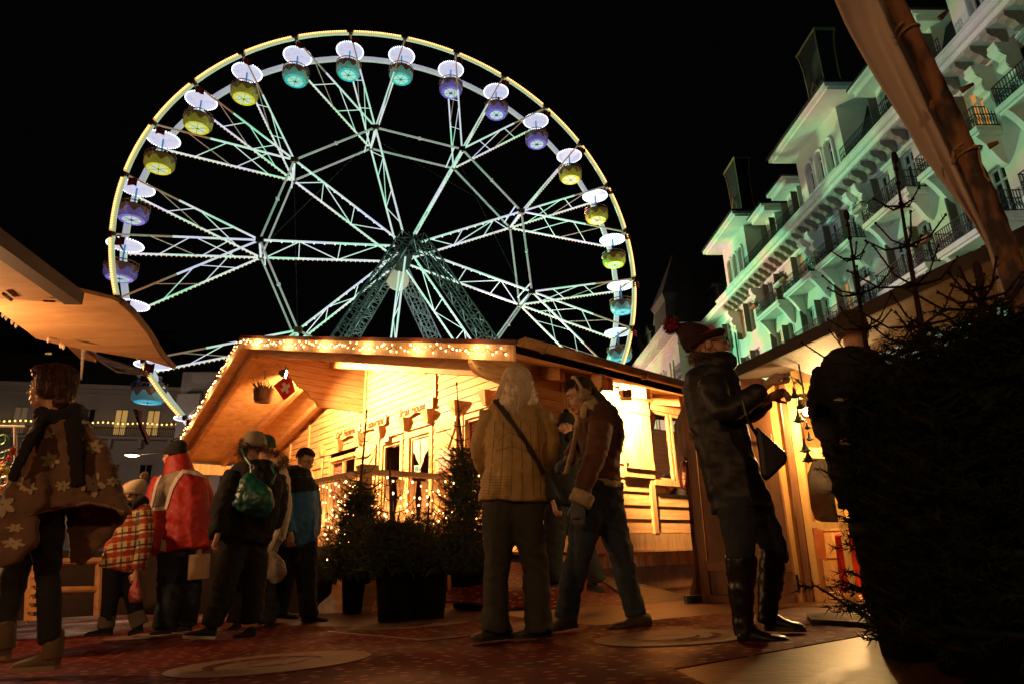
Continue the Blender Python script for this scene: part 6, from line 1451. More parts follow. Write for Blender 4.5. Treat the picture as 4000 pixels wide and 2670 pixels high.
class Fig:
    def __init__(s, Y, label, foot, group=None):
        s.Y = Y; s.root = empty('person', at(foot[0], foot[1], Y), label, 'person', group); s.body = MB(); s.n = 0
    def p(s, x, y, dy=0): return at(x, y, s.Y+dy)
    def T(s, mb, pts, **k):
        P = [s.p(q[0], q[1], q[2]) for q in pts]; R_ = []
        for q, p in zip(pts, P): r = q[3]*mpp(p); b_ = (q[4] if len(q) > 4 else q[3])*mpp(p); R_.append((r, b_))
        if mb is s.body: R_ = [(a*.74, b_*.74) for a, b_ in R_]
        etube(mb, P, R_, **k); return mb
    def G(s, name, m_, tubes, voxel=.014, sheets=(), **k):
        mb = MB()
        for t in tubes: s.T(mb, t)
        for pl, dy, th in sheets: mb.prism([s.p(x, y, dy) for x, y in pl], (0, th, 0))
        return remesh(mb, name, m_, s.root, voxel=voxel, **k)
    def head(s, x, y, dy, size, yaw, pitch=0, roll=0, hgt=None):
        """head centre at pixel; yaw 0 = looks at camera, 90 = looks to picture left, -90 right, 180 away"""
        c = s.p(x, y, dy); a = math.radians(yaw)
        F = Vector((-math.sin(a), -math.cos(a), 0)); Rt = F.cross(Zv)
        q = math.radians(pitch); F2 = F*math.cos(q)+Zv*math.sin(q); U = Rt.cross(F2); U2 = U
        if roll: rr_ = math.radians(roll); U2 = U*math.cos(rr_)+Rt*math.sin(rr_); Rt = F2.cross(U2)
        s.hT = (c, Rt, F2, U2, size/.235); s.H = lambda X, Y_, Z_: c+(Rt*X+F2*Y_+U2*Z_)*(size/.235)
        S_ = size/.235; mb = s.body
        def ell(X, Y_, Z_, rx, ry, rz, n=14, k=9):
            b0 = MB().ball((0,0,0), 1, n, k); mb.add([s.H(X+v[0]*rx, Y_+v[1]*ry, Z_+v[2]*rz) for v in b0.v], b0.f)
        ell(0,-.012,.035,.076,.097,.088); ell(0,.028,-.03,.060,.066,.078); ell(0,.066,-.095,.026,.024,.022); ell(0,.074,.03,.048,.020,.016)
        ell(-.034,.055,-.035,.028,.032,.03); ell(.034,.055,-.035,.028,.032,.03); ell(0,.084,-.058,.026,.014,.009,8,5); ell(0,.080,-.072,.022,.014,.008,8,5)
        ell(-.076,-.005,-.015,.010,.020,.032,8,6); ell(.076,-.005,-.015,.010,.020,.032,8,6); ell(0,.104,-.033,.014,.014,.011,8,6)
        etube(mb, [s.H(0,.082,.022), s.H(0,.1,-.008), s.H(0,.110,-.033)], [(.008*S_,.008*S_),(.009*S_,.010*S_),(.012*S_,.012*S_)], n=8)
        etube(mb, [s.H(0,-.015,-.03), s.H(0,-.022,-.1), s.H(0,-.035,-.17)], [(.052*S_,.055*S_),(.050*S_,.052*S_),(.06*S_,.06*S_)], n=12)
    def eyes(s, brow=(.12,.07,.04), lips=True):
        mb = MB()
        for sg in (-1, 1):
            b0 = MB().ball((0,0,0), 1, 10, 6); mb.add([s.H(sg*.030+v[0]*.013, .080+v[1]*.010, .006+v[2]*.008) for v in b0.v], b0.f, 0)
            mb.add([s.H(sg*.030+v[0]*.006, .0865+v[1]*.006, .006+v[2]*.007) for v in b0.v], b0.f, 1)
            for i in range(5):
                pass
            rows = [[s.H(sg*(.012+.038*i/5), .094-.012*(i/5)**2, .026+.004*math.sin(i/5*3)+dz) for i in range(6)] for dz in (0, .006)]
            mb.grid(rows, m=2)
        if lips:
            rows = [[s.H(-.022+.044*i/6, .100-.010*abs(i/3-1)**2, -.064+dz-.002*math.sin(i)) for i in range(7)] for dz in (-.010, -.003, .005)]
            mb.grid(rows, m=3)
        return mb.build('face_features', [MEYW, MEYE, mat('brow_hair', brow, .8), MLIP], s.root, smooth=True)
    def hand(s, mb, w, d, up, side=1, curl=.5, size=.18, spread=.12):
        """w wrist point, d direction of the hand, up = back of hand, side = thumb side"""
        d = d.normalized(); up = (up-d*up.dot(d)).normalized(); x = d.cross(up)*side; L = size
        etube(mb, [w-d*L*.12, w, w+d*L*.22, w+d*L*.46], [(L*.15,L*.13),(L*.15,L*.12),(L*.23,L*.10),(L*.22,L*.08)], ref=x, n=10)
        for i, (off, ln) in enumerate(((.17,.40),(.06,.46),(-.06,.43),(-.17,.34))):
            b_ = w+d*L*.44+x*L*off; dd = (d+x*off*spread*4).normalized(); c1 = curl; pts = [b_]; ang = 0
            for seg_, l in enumerate((.42,.33,.25)):
                ang += c1*(.7+.3*seg_); v_ = dd*math.cos(ang)-up*math.sin(ang); pts.append(pts[-1]+v_*L*ln*l)
            etube(mb, pts, [(L*.048,L*.048),(L*.046,L*.046),(L*.042,L*.042),(L*.036,L*.036)], n=8)
        tb = w+d*L*.12+x*L*.16; v1 = (d*.65+x*.7-up*.25*curl).normalized(); v2 = (d*.95+x*.2-up*.5*curl).normalized()
        etube(mb, [tb, tb+v1*L*.22, tb+v1*L*.22+v2*L*.2], [(L*.065,L*.065),(L*.055,L*.055),(L*.042,L*.042)], n=8)
    def finish(s, voxel=.008, m_=SKIN): return remesh(s.body, 'body', m_, s.root, voxel=voxel, smooth=1)
def bvh_of(*objs):
    V = []; F = []
    for o in objs:
        off = wpos(o.parent) if o.parent else Vector((0,0,0)); n = len(V); V += [v.co+off for v in o.data.vertices]; F += [tuple(i+n for i in p.vertices) for p in o.data.polygons]
    return BVHTree.FromPolygons(V, F)
def decal(bv, name, m_, grids, parent, Y, off=.004):
    """patches given as grids of pixels, laid on the garment's surface"""
    mb = MB(); O = Vector((0,0,CZ))
    for gr_ in grids:
        rows = []
        for r_ in gr_:
            row = []
            for (x, y) in r_:
                d = ray(x, y).normalized(); h = bv.ray_cast(O, d, Y*1.6)
                p = h[0] if h[0] is not None else None
                if p is not None: nn = h[1]; nn = nn if nn.dot(d) < 0 else -nn; p = p+nn*off
                row.append(p)
            rows.append(row)
        for i in range(len(rows)-1):
            for j in range(len(rows[0])-1):
                q = [rows[i][j], rows[i][j+1], rows[i+1][j+1], rows[i+1][j]]
                if all(v is not None for v in q) and max((q[a]-q[(a+1)%4]).length for a in range(4)) < .12: mb.add(q, [(0,1,2,3)])
    return mb.build(name, m_, parent, smooth=True)
def band(pts, w_, n=6, m=3):
    """ribbon along pixel polyline -> grid"""
    out = []; P = []
    for i in range(len(pts)-1):
        for k in range(n): t = k/n; P.append((lerp(pts[i][0],pts[i+1][0],t), lerp(pts[i][1],pts[i+1][1],t)))
    P.append(pts[-1])
    for i, p in enumerate(P):
        a = P[max(i-1,0)]; b_ = P[min(i+1,len(P)-1)]; dx, dy = b_[0]-a[0], b_[1]-a[1]; l = math.hypot(dx, dy) or 1
        ww = w_[0]+(w_[1]-w_[0])*i/(len(P)-1) if isinstance(w_, tuple) else w_
        out.append([(p[0]-dy/l*ww*(j/m-.5), p[1]+dx/l*ww*(j/m-.5)) for j in range(m+1)])
    return out
def petal(cx, cy, a, L, w_, r0=4):
    out = []
    for i in range(7):
        t = i/6; r_ = r0+L*t; ww = w_*math.sin(math.pi*min(.97, .12+t*.85))**.7
        out.append([(cx+r_*math.cos(a)-ww*(j/4-.5)*math.sin(a), cy+(r_*math.sin(a)+ww*(j/4-.5)*math.cos(a))) for j in range(5)])
    return out
def flower(cx, cy, R_, rot=0, n=6, sq=1.): return [[(cx+(x-cx), cy+(y-cy)*sq) for x, y in r_] if False else [(x, cy+(y-cy)*sq) for x, y in r_] for k in range(n) for r_ in [None] if False] or [[[(x, cy+(y-cy)*sq) for x, y in r_] for r_ in petal(cx, cy, rot+k*2*math.pi/n, R_*.8, R_*.45)] for k in range(n)]
def strands(name, m_, parent, starts, n, r=.0025, seed=0, jit=.012, seg=6):
    """starts: function(rng)-> list of points (a strand path)"""
    rr = random.Random(seed); mb = MB()
    for i in range(n):
        pts = starts(rr); mb.tube(pts, [r*(1-.6*k/(len(pts)-1)) for k in range(len(pts))], 3, cap=False)
    return mb.build(name, m_, parent, smooth=True)
def beanie(fig, m_, h=1.0, r=1.0, name='hat', pom=None, pomr=.03, mp=None, brim=-.01, back=0., cuff=True, folds=.002, pz=.135, tilt=.018):
    mb = MB(); rows = []; n = 28; H = fig.H
    prof = [(.088,.105,brim),(.092,.110,brim+.02),(.091,.110,brim+.045),(.087,.105,.06),(.078,.095,.09),(.06,.075,.118),(.034,.042,.132*h),(.004,.004,.137*h)]
    for rx, ry, z in prof:
        rows.append([H(rx*r*math.cos(6.283*k/n)*(1+folds*8*math.sin(k*3.14*7)), -.012-back*(z-brim)*1.2+ry*r*math.sin(6.283*k/n), z+(.0 if z > brim+.03 else tilt*math.sin(6.283*k/n))) for k in range(n)])
    mb.grid(rows, close=True); mb.add(rows[-1], [tuple(range(n))])
    if cuff:
        rows = [[H(rx*r*math.cos(6.283*k/n), -.012+ry*r*math.sin(6.283*k/n), z+tilt*math.sin(6.283*k/n)) for k in range(n)] for rx, ry, z in ((.088,.105,brim-.002),(.097,.115,brim+.002),(.098,.116,brim+.03),(.092,.110,brim+.036))]
        mb.grid(rows, close=True)
    o = mb.build(name, m_, fig.root, smooth=True)
    if pom:
        rr = random.Random(5); pm = MB(); c = H(0, -.012-back*.15*1.2+pom[0], pz+pom[1]); S_ = fig.hT[4]
        for i in range(420):
            d = Vector((rr.gauss(0,1), rr.gauss(0,1), rr.gauss(0,1))).normalized(); e = d.orthogonal().normalized()*.004; L_ = pomr*S_*rr.uniform(.75,1.1)
            pm.add([c+d*pomr*.15-e, c+d*pomr*.15+e, c+d*L_+e*.8, c+d*L_-e*.8], [(0,1,2,3)], m=i % 2)
        pm.ball(c, pomr*.7*S_, 10, 7); pm.build('pompom', mp or [m_, m_], o)
    return o
def shoe(fig, heel, toe, m_, sole=None, h=.085, w_=.045, name='shoe', solem=None, shaft=None):
    """heel, toe world points on the ground"""
    mb = MB(); d = (toe-heel); L = d.length; d.normalize(); x = d.cross(Zv).normalized(); up = x.cross(d); P = lambda a, b_, c: heel+d*a*L+x*b_+up*c
    secs = [(0,.75,.0,.95),(.06,.85,0,1.0),(.2,.85,0,1.05),(.36,.82,0,.95),(.5,.92,0,.72),(.68,1.05,0,.56),(.84,1.0,0,.5),(.95,.75,0,.4),(1,.35,0,.25)]
    rows = []
    for a, ww, z0, zh in secs:
        r_ = []
        for k in range(12):
            t = 2*math.pi*k/12; r_.append(P(a, w_*ww*math.cos(t), max(.004, h*zh*.5+h*zh*.5*math.sin(t)*1.0)))
        rows.append(r_)
    mb.grid(rows, close=True); mb.add(rows[0], [tuple(range(12))[::-1]]); mb.add(rows[-1], [tuple(range(12))])
    if shaft: etube(mb, [P(.16,0,h*.5), P(.17,0,h*1.2)]+[shaft], [(w_*.95,w_*1.1),(w_*.95,w_*1.05),(w_*1.05,w_*1.1)], n=12)
    o = mb.build(name, m_, fig.root, smooth=True)
    sl = MB(); pr = [P(a-(.01 if a < .5 else -.012), sg*w_*ww*1.04, -.002) for sg, ss in ((1, secs), (-1, secs[::-1])) for a, ww, _, _ in ss]
    sl.prism(pr, up*.022); sl.build('sole', solem or mat('dark_sole', (.02,.018,.015), .6), o)
    return o
DENIM_D = cloth('dark_denim', (.02,.03,.05)); BLK = cloth('black_cloth', (.010,.010,.011)); TRS = cloth('dark_trousers', (.022,.022,.026))
BOOTB = mat('black_leather', (.010,.008,.008), .38, var=.2, bump=.2); BRNB = mat('brown_leather', (.07,.045,.03), .5, var=.3); WSOLE = mat('white_sole', (.6,.56,.5), .6)
# ---------------------------------------------------------------- 1 woman in the flowered poncho
f = Fig(3.71, 'woman with short auburn hair in a brown flowered poncho and black scarf', (110,2600)); r_ = f.root
f.head(196,1512,0,.235,78,-3)
f.T(f.body, [(205,1600,.03,24),(220,1700,.05,75,55),(220,1850,.05,70,50),(200,2020,.05,62,48)])
f.T(f.body, [(170,2050,.0,40),(185,2230,0,30),(190,2400,0,22),(195,2520,0,18)]); f.T(f.body, [(120,2050,.1,40),(60,2230,.2,30),(20,2400,.15,22),(0,2500,.1,18)])
f.T(f.body, [(170,1680,-.1,26),(110,1830,-.22,20),(70,1960,-.2,15),(60,2010,-.2,12)]); f.hand(f.body, f.p(60,2010,-.2), Vector((-.3,0,-1)), Vector((0,-1,0)), curl=.3)
f.T(f.body, [(270,1680,.2,26),(330,1830,.25,20),(360,1930,.2,15)]); f.hand(f.body, f.p(360,1935,.2), Vector((.1,0,-1)), Vector((0,1,0)), curl=.3)
f.finish(); f.eyes((.1,.04,.02))
f.G('trousers', BLK, [[(180,1980,.03,62,50),(182,2100,.0,56,46),(190,2230,0,46,42),(192,2400,0,40,36),(195,2505,0,38,34)], [(150,1990,.08,60,50),(100,2110,.12,56,46),(60,2250,.18,46,42),(25,2400,.15,40,36),(8,2490,.1,38,34)]], fold=.012, seed=1)
MPON = cloth('brown_blanket_wool', (.19,.10,.065), rough=.95, var=.25, scale=14, bscale=70, sheen=.3)
pon = f.G('poncho', MPON, [[(228,1612,.0,50,50),(228,1665,.0,88,72),(225,1750,.0,122,92),(228,1850,.0,150,104),(240,1950,.02,165,100)]], voxel=.016, smooth=4, fold=.022, ffreq=9, fvert=.16, seed=2,
   sheets=[([(150,1650),(300,1640),(372,1700),(430,1820),(462,1925),(486,2003),(420,1985),(350,1962),(230,1976),(113,2006),(20,1990),(70,1790),(110,1700)], -.19, .07),
           ([(320,1700),(400,1760),(432,1820),(462,1925),(488,2003),(440,2075),(370,2150),(300,2212),(262,2190),(255,2080),(250,1950)], .10, .06),
           ([(150,1680),(100,1740),(45,1850),(-30,1980),(-60,2190),(0,2214),(60,2190),(120,2130),(134,2090),(116,2004),(170,1960)], -.25, .06)])
bv = bvh_of(pon); MFLO = cloth('beige_flower_wool', (.50,.40,.26), rough=.95, sheen=.3); MFLB = cloth('beige_edge', (.36,.24,.15), rough=.95)
G_ = []
for (cx, cy, R_, ro, n, sq) in ((197,1795,48,.3,6,.8),(182,1696,42,-.35,6,.5),(365,1890,60,1.4,5,1.0),(70,1790,46,.9,5,.9),(100,1890,36,1.2,6,.9),(120,1905,34,.2,5,.8),(12,1970,62,.5,6,.9),(350,1640,48,.2,5,.8),(372,1745,40,.8,6,.8),(247,1895,36,.4,7,.7),(55,2120,56,.3,6,.5),(440,1880,26,.5,6,.8),(330,2010,40,.5,6,.6),(62,2060,40,.1,6,.5)): G_ += flower(cx, cy, R_, ro, n, sq)
decal(bv, 'woven_flower', MFLO, G_, pon, 4.5, off=.006)
decal(bv, 'woven_border', MFLB, [band([(113,2006),(200,1985),(300,1968),(350,1958),(420,1972),(484,1998)], 8)], pon, 4.5, off=.006)
MSCF = cloth('black_knit', (.012,.010,.010), rough=.95, bscale=90)
f.G('scarf', MSCF, [[(160,1618,-.08,30,36),(205,1640,-.13,40,40),(265,1640,-.08,46,50),(300,1622,.02,34,50),(296,1596,.05,26,40)], [(170,1640,-.18,24,20),(120,1715,-.32,26,14),(80,1795,-.34,24,12),(48,1875,-.34,22,10)], [(285,1640,-.16,34,26),(296,1720,-.24,30,16),(300,1820,-.28,29,12),(304,1900,-.29,28,10)]], voxel=.012, fold=.012, ffreq=18, seed=3)
MHR = mat('auburn_hair', (.085,.022,.010), .5, var=.3, scale=30); H = f.H
def hairshort(rr):
    a = rr.uniform(0, 6.283); q = rr.uniform(.0,1)**.7; top = (.02*math.cos(a)*q*3, -.02+.06*math.sin(a)*q, .128-.02*q)
    cx, sy = math.cos(a), math.sin(a); front = sy > .45
    R_ = 1.0+rr.uniform(-.06,.08); pts = []
    ln = .60 if front else rr.uniform(.95,1.5)
    for k in range(7):
        t = k/6*ln; ang = min(t*2.0, 1.75); zz = .035+.100*math.cos(ang*.95)-(.20*max(0,t-.88)); rad = math.sin(min(1.62, ang*.95+.12))*(1+.10*math.sin(min(1.2,t)*2.4)); 
        pts.append(H(.088*R_*cx*rad, -.015+.112*R_*sy*rad, zz*R_))
    return pts
def hairmass(fig, m_, balls, seed=0, fold=.012, ffreq=34, voxel=.008):
    mb = MB()
    for x, y, z, rx, ry, rz in balls:
        b0 = MB().ball((0,0,0), 1, 14, 9); mb.add([fig.H(x+v[0]*rx, y+v[1]*ry, z+v[2]*rz) for v in b0.v], b0.f)
    return remesh(mb, 'hair_mass', m_, fig.root, voxel=voxel, smooth=1, fold=fold, ffreq=ffreq, fvert=.35, seed=seed)
hairmass(f, MHR, [(0,-.025,.055,.088,.105,.088),(0,-.07,-.02,.082,.062,.09),(0,-.075,-.09,.066,.05,.06),(.068,-.02,-.01,.026,.055,.075),(-.068,-.02,-.01,.026,.055,.075),(.03,.052,.092,.05,.045,.036),(-.03,.052,.092,.05,.045,.036)], seed=2)
def wavy(rr):
    p = hairshort(rr); j = rr.uniform(0, 6)
    return [q+Vector((.008*math.sin(i*1.6+j), .008*math.cos(i*1.9+j), 0)) for i, q in enumerate(p)]
strands('hair', MHR, r_, wavy, 700, r=.0022, seed=3)
SB = mat('suede_boot', (.16,.10,.055), .8, var=.3)
shoe(f, f.p(222,2610,.02), f.p(45,2618,-.02), SB, h=.10, w_=.05, name='boot', shaft=f.p(205,2470,.02), solem=mat('tan_sole', (.30,.2,.11), .7))
shoe(f, f.p(35,2570,.1), f.p(-110,2590,.05), SB, h=.10, w_=.05, name='boot', shaft=f.p(15,2450,.1), solem=mat('tan_sole_b', (.30,.2,.11), .7))
# ---------------------------------------------------------------- 2 child in plaid coat
f = Fig(5.63, 'child in a plaid coat and cream pompom hat walking left behind the poncho', (400,2480)); r_ = f.root
f.head(508,1925,0,.20,75,-6)
f.T(f.body, [(515,1960,.0,16),(510,2040,0,38,30),(490,2200,0,40,32)]); f.T(f.body, [(440,2210,0,22),(425,2340,0,17),(412,2450,0,13)]); f.T(f.body, [(500,2210,.08,22),(520,2330,.12,17),(530,2440,.14,13)])
f.T(f.body, [(555,1990,-.08,17),(560,2100,-.1,14),(535,2230,-.12,11)]); f.hand(f.body, f.p(532,2235,-.12), Vector((-.25,0,-1)), Vector((0,-1,0)), curl=.9, size=.14)
f.T(f.body, [(480,2000,.12,16),(450,2100,.12,13),(430,2190,.1,10)]); f.hand(f.body, f.p(428,2195,.1), Vector((-.1,0,-1)), Vector((0,1,0)), curl=.6, size=.14)
f.finish(.007); f.eyes()
MPL, ntp, bpl = newmat('plaid_wool'); N = ntp.nodes; L = ntp.links; tc = N.new('ShaderNodeTexCoord'); sp_ = N.new('ShaderNodeSeparateXYZ')
mpr = N.new('ShaderNodeMapping'); mpr.inputs['Rotation'].default_value = (0,math.radians(6),0); L.new(tc.outputs['Object'], mpr.inputs[0]); L.new(mpr.outputs[0], sp_.inputs[0])
def stripe(src, sc_, th, ph=0):
    m1 = N.new('ShaderNodeMath'); m1.operation = 'MULTIPLY_ADD'; m1.inputs[1].default_value = sc_; m1.inputs[2].default_value = ph; L.new(src, m1.inputs[0])
    m2 = N.new('ShaderNodeMath'); m2.operation = 'FRACT'; L.new(m1.outputs[0], m2.inputs[0]); m3 = N.new('ShaderNodeMath'); m3.operation = 'LESS_THAN'; m3.inputs[1].default_value = th; L.new(m2.outputs[0], m3.inputs[0]); return m3.outputs[0]
def mixc(fac, a, b_, amt=1):
    mx = N.new('ShaderNodeMixRGB'); L.new(fac, mx.inputs[0])
    if isinstance(a, tuple): mx.inputs[1].default_value = (*a, 1)
    else: L.new(a, mx.inputs[1])
    mx.inputs[2].default_value = (*b_, 1); return mx.outputs[0]
ax_ = N.new('ShaderNodeMath'); ax_.operation = 'ADD'; L.new(sp_.outputs[0], ax_.inputs[0]); L.new(sp_.outputs[1], ax_.inputs[1])
c = mixc(stripe(sp_.outputs[2], 8.5, .34), (.62,.50,.30), (.42,.05,.03)); c = mixc(stripe(ax_.outputs[0], 8.5, .30), c, (.38,.05,.03)); c = mixc(stripe(ax_.outputs[0], 8.5, .13, .45), c, (.07,.12,.11)); c = mixc(stripe(sp_.outputs[2], 8.5, .12, .5), c, (.10,.05,.03)); c = mixc(stripe(sp_.outputs[2], 17, .09, .2), c, (.65,.5,.1))
L.new(c, bpl.inputs['Base Color']); bpl.inputs['Roughness'].default_value = .9
f.G('plaid_coat', MPL, [[(535,1962,.0,34,30),(535,2000,0,54,42),(518,2080,0,66,48),(490,2160,0,76,52),(468,2222,0,84,54)], [(560,1990,-.06,26,26),(572,2080,-.1,26,26),(556,2160,-.12,24,24),(535,2222,-.12,20,20)], [(490,2000,.1,24,24),(450,2090,.12,24,24),(420,2180,.12,22,20)]], fold=.010, seed=4)
f.G('scarf', MSCF, [[(488,1968,-.05,20,20),(520,1976,-.06,24,24),(556,1962,0,24,30),(560,1950,.03,16,20)]], voxel=.01, fold=.004)
f.G('trousers', TRS, [[(450,2190,.0,44,36),(436,2290,0,34,32),(424,2400,0,28,27),(414,2450,0,27,26)], [(490,2195,.06,42,36),(510,2300,.1,34,30),(530,2380,.13,28,26),(540,2440,.15,27,25)]], fold=.006, seed=5)
f.G('gaiter', cloth('grey_gaiter', (.26,.22,.16)), [[(420,2400,0,31,29),(413,2452,0,33,31)], [(528,2385,.13,31,28),(548,2440,.15,33,30)]], voxel=.012, fold=.004)
MCRM = cloth('cream_knit', (.62,.50,.36), rough=.95, bscale=120, bdist=.008)
beanie(f, MCRM, pom=(-.05,.03), pomr=.042, mp=[MCRM, MCRM], back=.35, folds=.006)
mb = MB(); 
for sg in (-1, 1): mb.tube([f.H(sg*.032+.022*math.cos(t*.6), .1, .004+.016*math.sin(t*.6)) for t in range(11)], .0025, 4, close=True)
mb.tube([f.H(-.055,.095,.01), f.H(-.08,.0,.005)], .0025, 4); mb.build('spectacles', MEYE, r_)
shoe(f, f.p(436,2478,0), f.p(330,2484,-.05), BLK, h=.07, w_=.038); shoe(f, f.p(560,2466,.15), f.p(500,2480,.1), BLK, h=.07, w_=.038)
bg1 = empty('plastic_bag', f.p(528,2300,-.12), 'small pink plastic bag in the hand of the plaid child', 'bag'); mb = MB(); f2 = f
f.T(mb, [(535,2255,-.14,6,5),(530,2280,-.14,14,9),(528,2310,-.14,24,14),(530,2340,-.14,25,14),(530,2350,-.14,16,10)]); remesh(mb, 'sack', mat('pink_plastic', (.5,.12,.12), .35, bump=.4, bscale=30), bg1, voxel=.008, fold=.006, ffreq=20)
# ---------------------------------------------------------------- 3 man in red ski jacket
f = Fig(6.17, 'man in a red, grey and white ski jacket and black beanie walking away left', (680,2470)); r_ = f.root
f.head(678,1775,0,.235,108,-4)
f.T(f.body, [(700,1840,.0,22),(705,1900,.0,60,44),(700,2120,.0,58,46)]); f.T(f.body, [(670,2150,-.03,34),(655,2300,-.05,26),(640,2440,-.03,18)]); f.T(f.body, [(740,2150,.06,34),(740,2300,.1,26),(722,2430,.1,18)])
f.T(f.body, [(625,1900,-.08,22),(600,2030,-.14,18),(572,2160,-.2,14)]); f.hand(f.body, f.p(570,2170,-.2), Vector((-.15,-.1,-1)), Vector((-.3,-1,0)), curl=.8)
f.T(f.body, [(780,1900,.12,22),(800,2030,.14,18),(780,2130,0,14)]); f.hand(f.body, f.p(778,2140,0), Vector((-.2,-.1,-1)), Vector((.5,1,0)), curl=.8)
f.finish(.008); f.eyes()
MRJ = cloth('red_ski_shell', (.40,.012,.009), rough=.6, var=.15, bscale=18)
jk = f.G('ski_jacket', MRJ, [[(700,1838,.0,48,40),(702,1868,.0,84,56),(706,1930,0,104,66),(706,2050,0,106,68),(704,2150,0,112,70)], [(640,1868,-.06,40,38),(612,1960,-.12,42,40),(592,2060,-.16,40,38),(576,2150,-.2,34,32)], [(772,1870,.08,40,38),(796,1960,.1,40,38),(800,2060,.05,38,36),(790,2140,-.02,34,32)]], fold=.013, ffreq=7, seed=6)
f.G('collar', MRJ, [[(694,1778,.0,44,40),(697,1810,.0,50,44),(700,1850,.0,58,48)]], voxel=.012, fold=.006, seed=2)
bv = bvh_of(jk); MGR = cloth('grey_yoke', (.27,.22,.17), rough=.7); MWB = cloth('white_band', (.62,.58,.54), rough=.7)
def fill(Lp, Rp, n=10, m=10):
    out = []
    for i in range(n+1):
        t = i/n*(len(Lp)-1); a = min(int(t), len(Lp)-2); q = t-a; l = (lerp(Lp[a][0],Lp[a+1][0],q), lerp(Lp[a][1],Lp[a+1][1],q)); r1 = (lerp(Rp[a][0],Rp[a+1][0],q), lerp(Rp[a][1],Rp[a+1][1],q))
        out.append([(lerp(l[0],r1[0],j/m), lerp(l[1],r1[1],j/m)) for j in range(m+1)])
    return out
yk = decal(bv, 'grey_yoke', MGR, [fill([(650,1836),(618,1875),(606,1940),(598,1985)], [(800,1842),(712,1842),(676,1900),(650,1980)], 14, 14), fill([(735,1832),(735,1846)], [(800,1836),(806,1856)], 4, 8)], jk, 7.5, off=.004)
decal(bv, 'white_band', MWB, [band([(808,1862),(760,1848),(714,1840),(690,1872),(672,1905),(660,1945),(648,1982),(596,1988)], 13), band([(628,1856),(608,1900),(598,1950),(588,1990)], 9), fill([(632,2100),(622,2170)], [(650,2110),(652,2172)], 6, 4)], jk, 7.5, off=.008)
f.G('trousers', DENIM_D, [[(680,2130,.0,62,50),(664,2240,-.03,50,42),(655,2340,-.05,42,38),(642,2445,-.03,42,38)], [(735,2130,.05,58,50),(742,2240,.08,48,42),(738,2340,.1,42,38),(726,2440,.1,40,36)]], fold=.012, seed=7)
beanie(f, mat('black_knit_hat', (.012,.012,.014), .95, bump=.3, bscale=80), brim=-.005, back=.25)
shoe(f, f.p(672,2470,.0), f.p(585,2476,-.08), BRNB); shoe(f, f.p(750,2458,.12), f.p(668,2466,.04), BRNB)
bg2 = empty('paper_bag', f.p(785,2230,-.05), 'pale paper carrier bag carried by the man in the red jacket', 'bag'); mb = MB(); mb.prism([f.p(750,2165,-.02), f.p(822,2160,-.02), f.p(818,2255,-.02), f.p(745,2262,-.02)], (.02,-.1,0)); mb.build('sack', mat('kraft_paper', (.40,.27,.18), .7), bg2)
# ---------------------------------------------------------------- 5 person in white jacket (behind the woman with the teal bag)
f = Fig(6.6, 'person in a white jacket hidden behind the woman with the teal bag', (990,2470)); r_ = f.root
f.head(1040,1745,0,.225,-150,-5)
f.T(f.body, [(1045,1800,.0,22),(1050,1880,0,56,40),(1045,2120,0,52,42)]); f.T(f.body, [(1020,2150,0,32),(1035,2300,0,25),(1040,2430,0,18)]); f.T(f.body, [(980,2150,.1,32),(950,2300,.12,25),(915,2430,.1,18)])
f.T(f.body, [(1095,1880,-.05,20),(1098,2020,-.08,17),(1052,2140,-.12,13)]); f.hand(f.body, f.p(1050,2150,-.12), Vector((-.2,0,-1)), Vector((.6,-1,0)), curl=1.0)
f.finish(.010)
jk = f.G('white_jacket', cloth('off_white_shell', (.55,.50,.42), rough=.6, var=.1, bscale=18), [[(1045,1800,.0,44,36),(1048,1850,0,76,50),(1048,1980,0,82,54),(1040,2110,0,78,52)], [(1095,1865,-.05,34,34),(1104,1980,-.08,34,34),(1082,2090,-.1,30,30),(1046,2165,-.12,24,24)]], fold=.012, seed=8)
bv = bvh_of(jk); decal(bv, 'black_seam', BLK, [band([(1098,1862),(1122,1890),(1128,1902)], 3), band([(1128,1900),(1118,1990),(1090,2090),(1062,2150)], 2.5)], jk, 8, off=.003)
beanie(f, mat('green_knit', (.03,.09,.07), .95, bump=.3, bscale=80))
f.G('trousers', TRS, [[(1030,2100,.0,54,46),(1036,2240,0,44,40),(1040,2340,0,38,36),(1044,2430,0,37,35)], [(1000,2110,.08,52,46),(975,2240,.1,42,40),(945,2340,.12,37,35),(920,2430,.1,35,33)]], fold=.010, seed=9)
shoe(f, f.p(1075,2462,0), f.p(1000,2480,-.06), BLK, solem=WSOLE); shoe(f, f.p(945,2455,.1), f.p(872,2478,.04), BLK, solem=WSOLE)
bg3 = empty('plastic_bag', f.p(1075,2200,-.15), 'white translucent plastic bag hanging from the hand of the person in white', 'bag'); mb = MB()
f.T(mb, [(1052,2150,-.15,10,8),(1064,2180,-.15,28,18),(1076,2215,-.15,38,26),(1080,2245,-.15,36,26),(1084,2275,-.15,14,12)]); remesh(mb, 'sack', mat('white_polythene', (.5,.46,.42), .3, bump=.5, bscale=30), bg3, voxel=.01, fold=.012, ffreq=18)
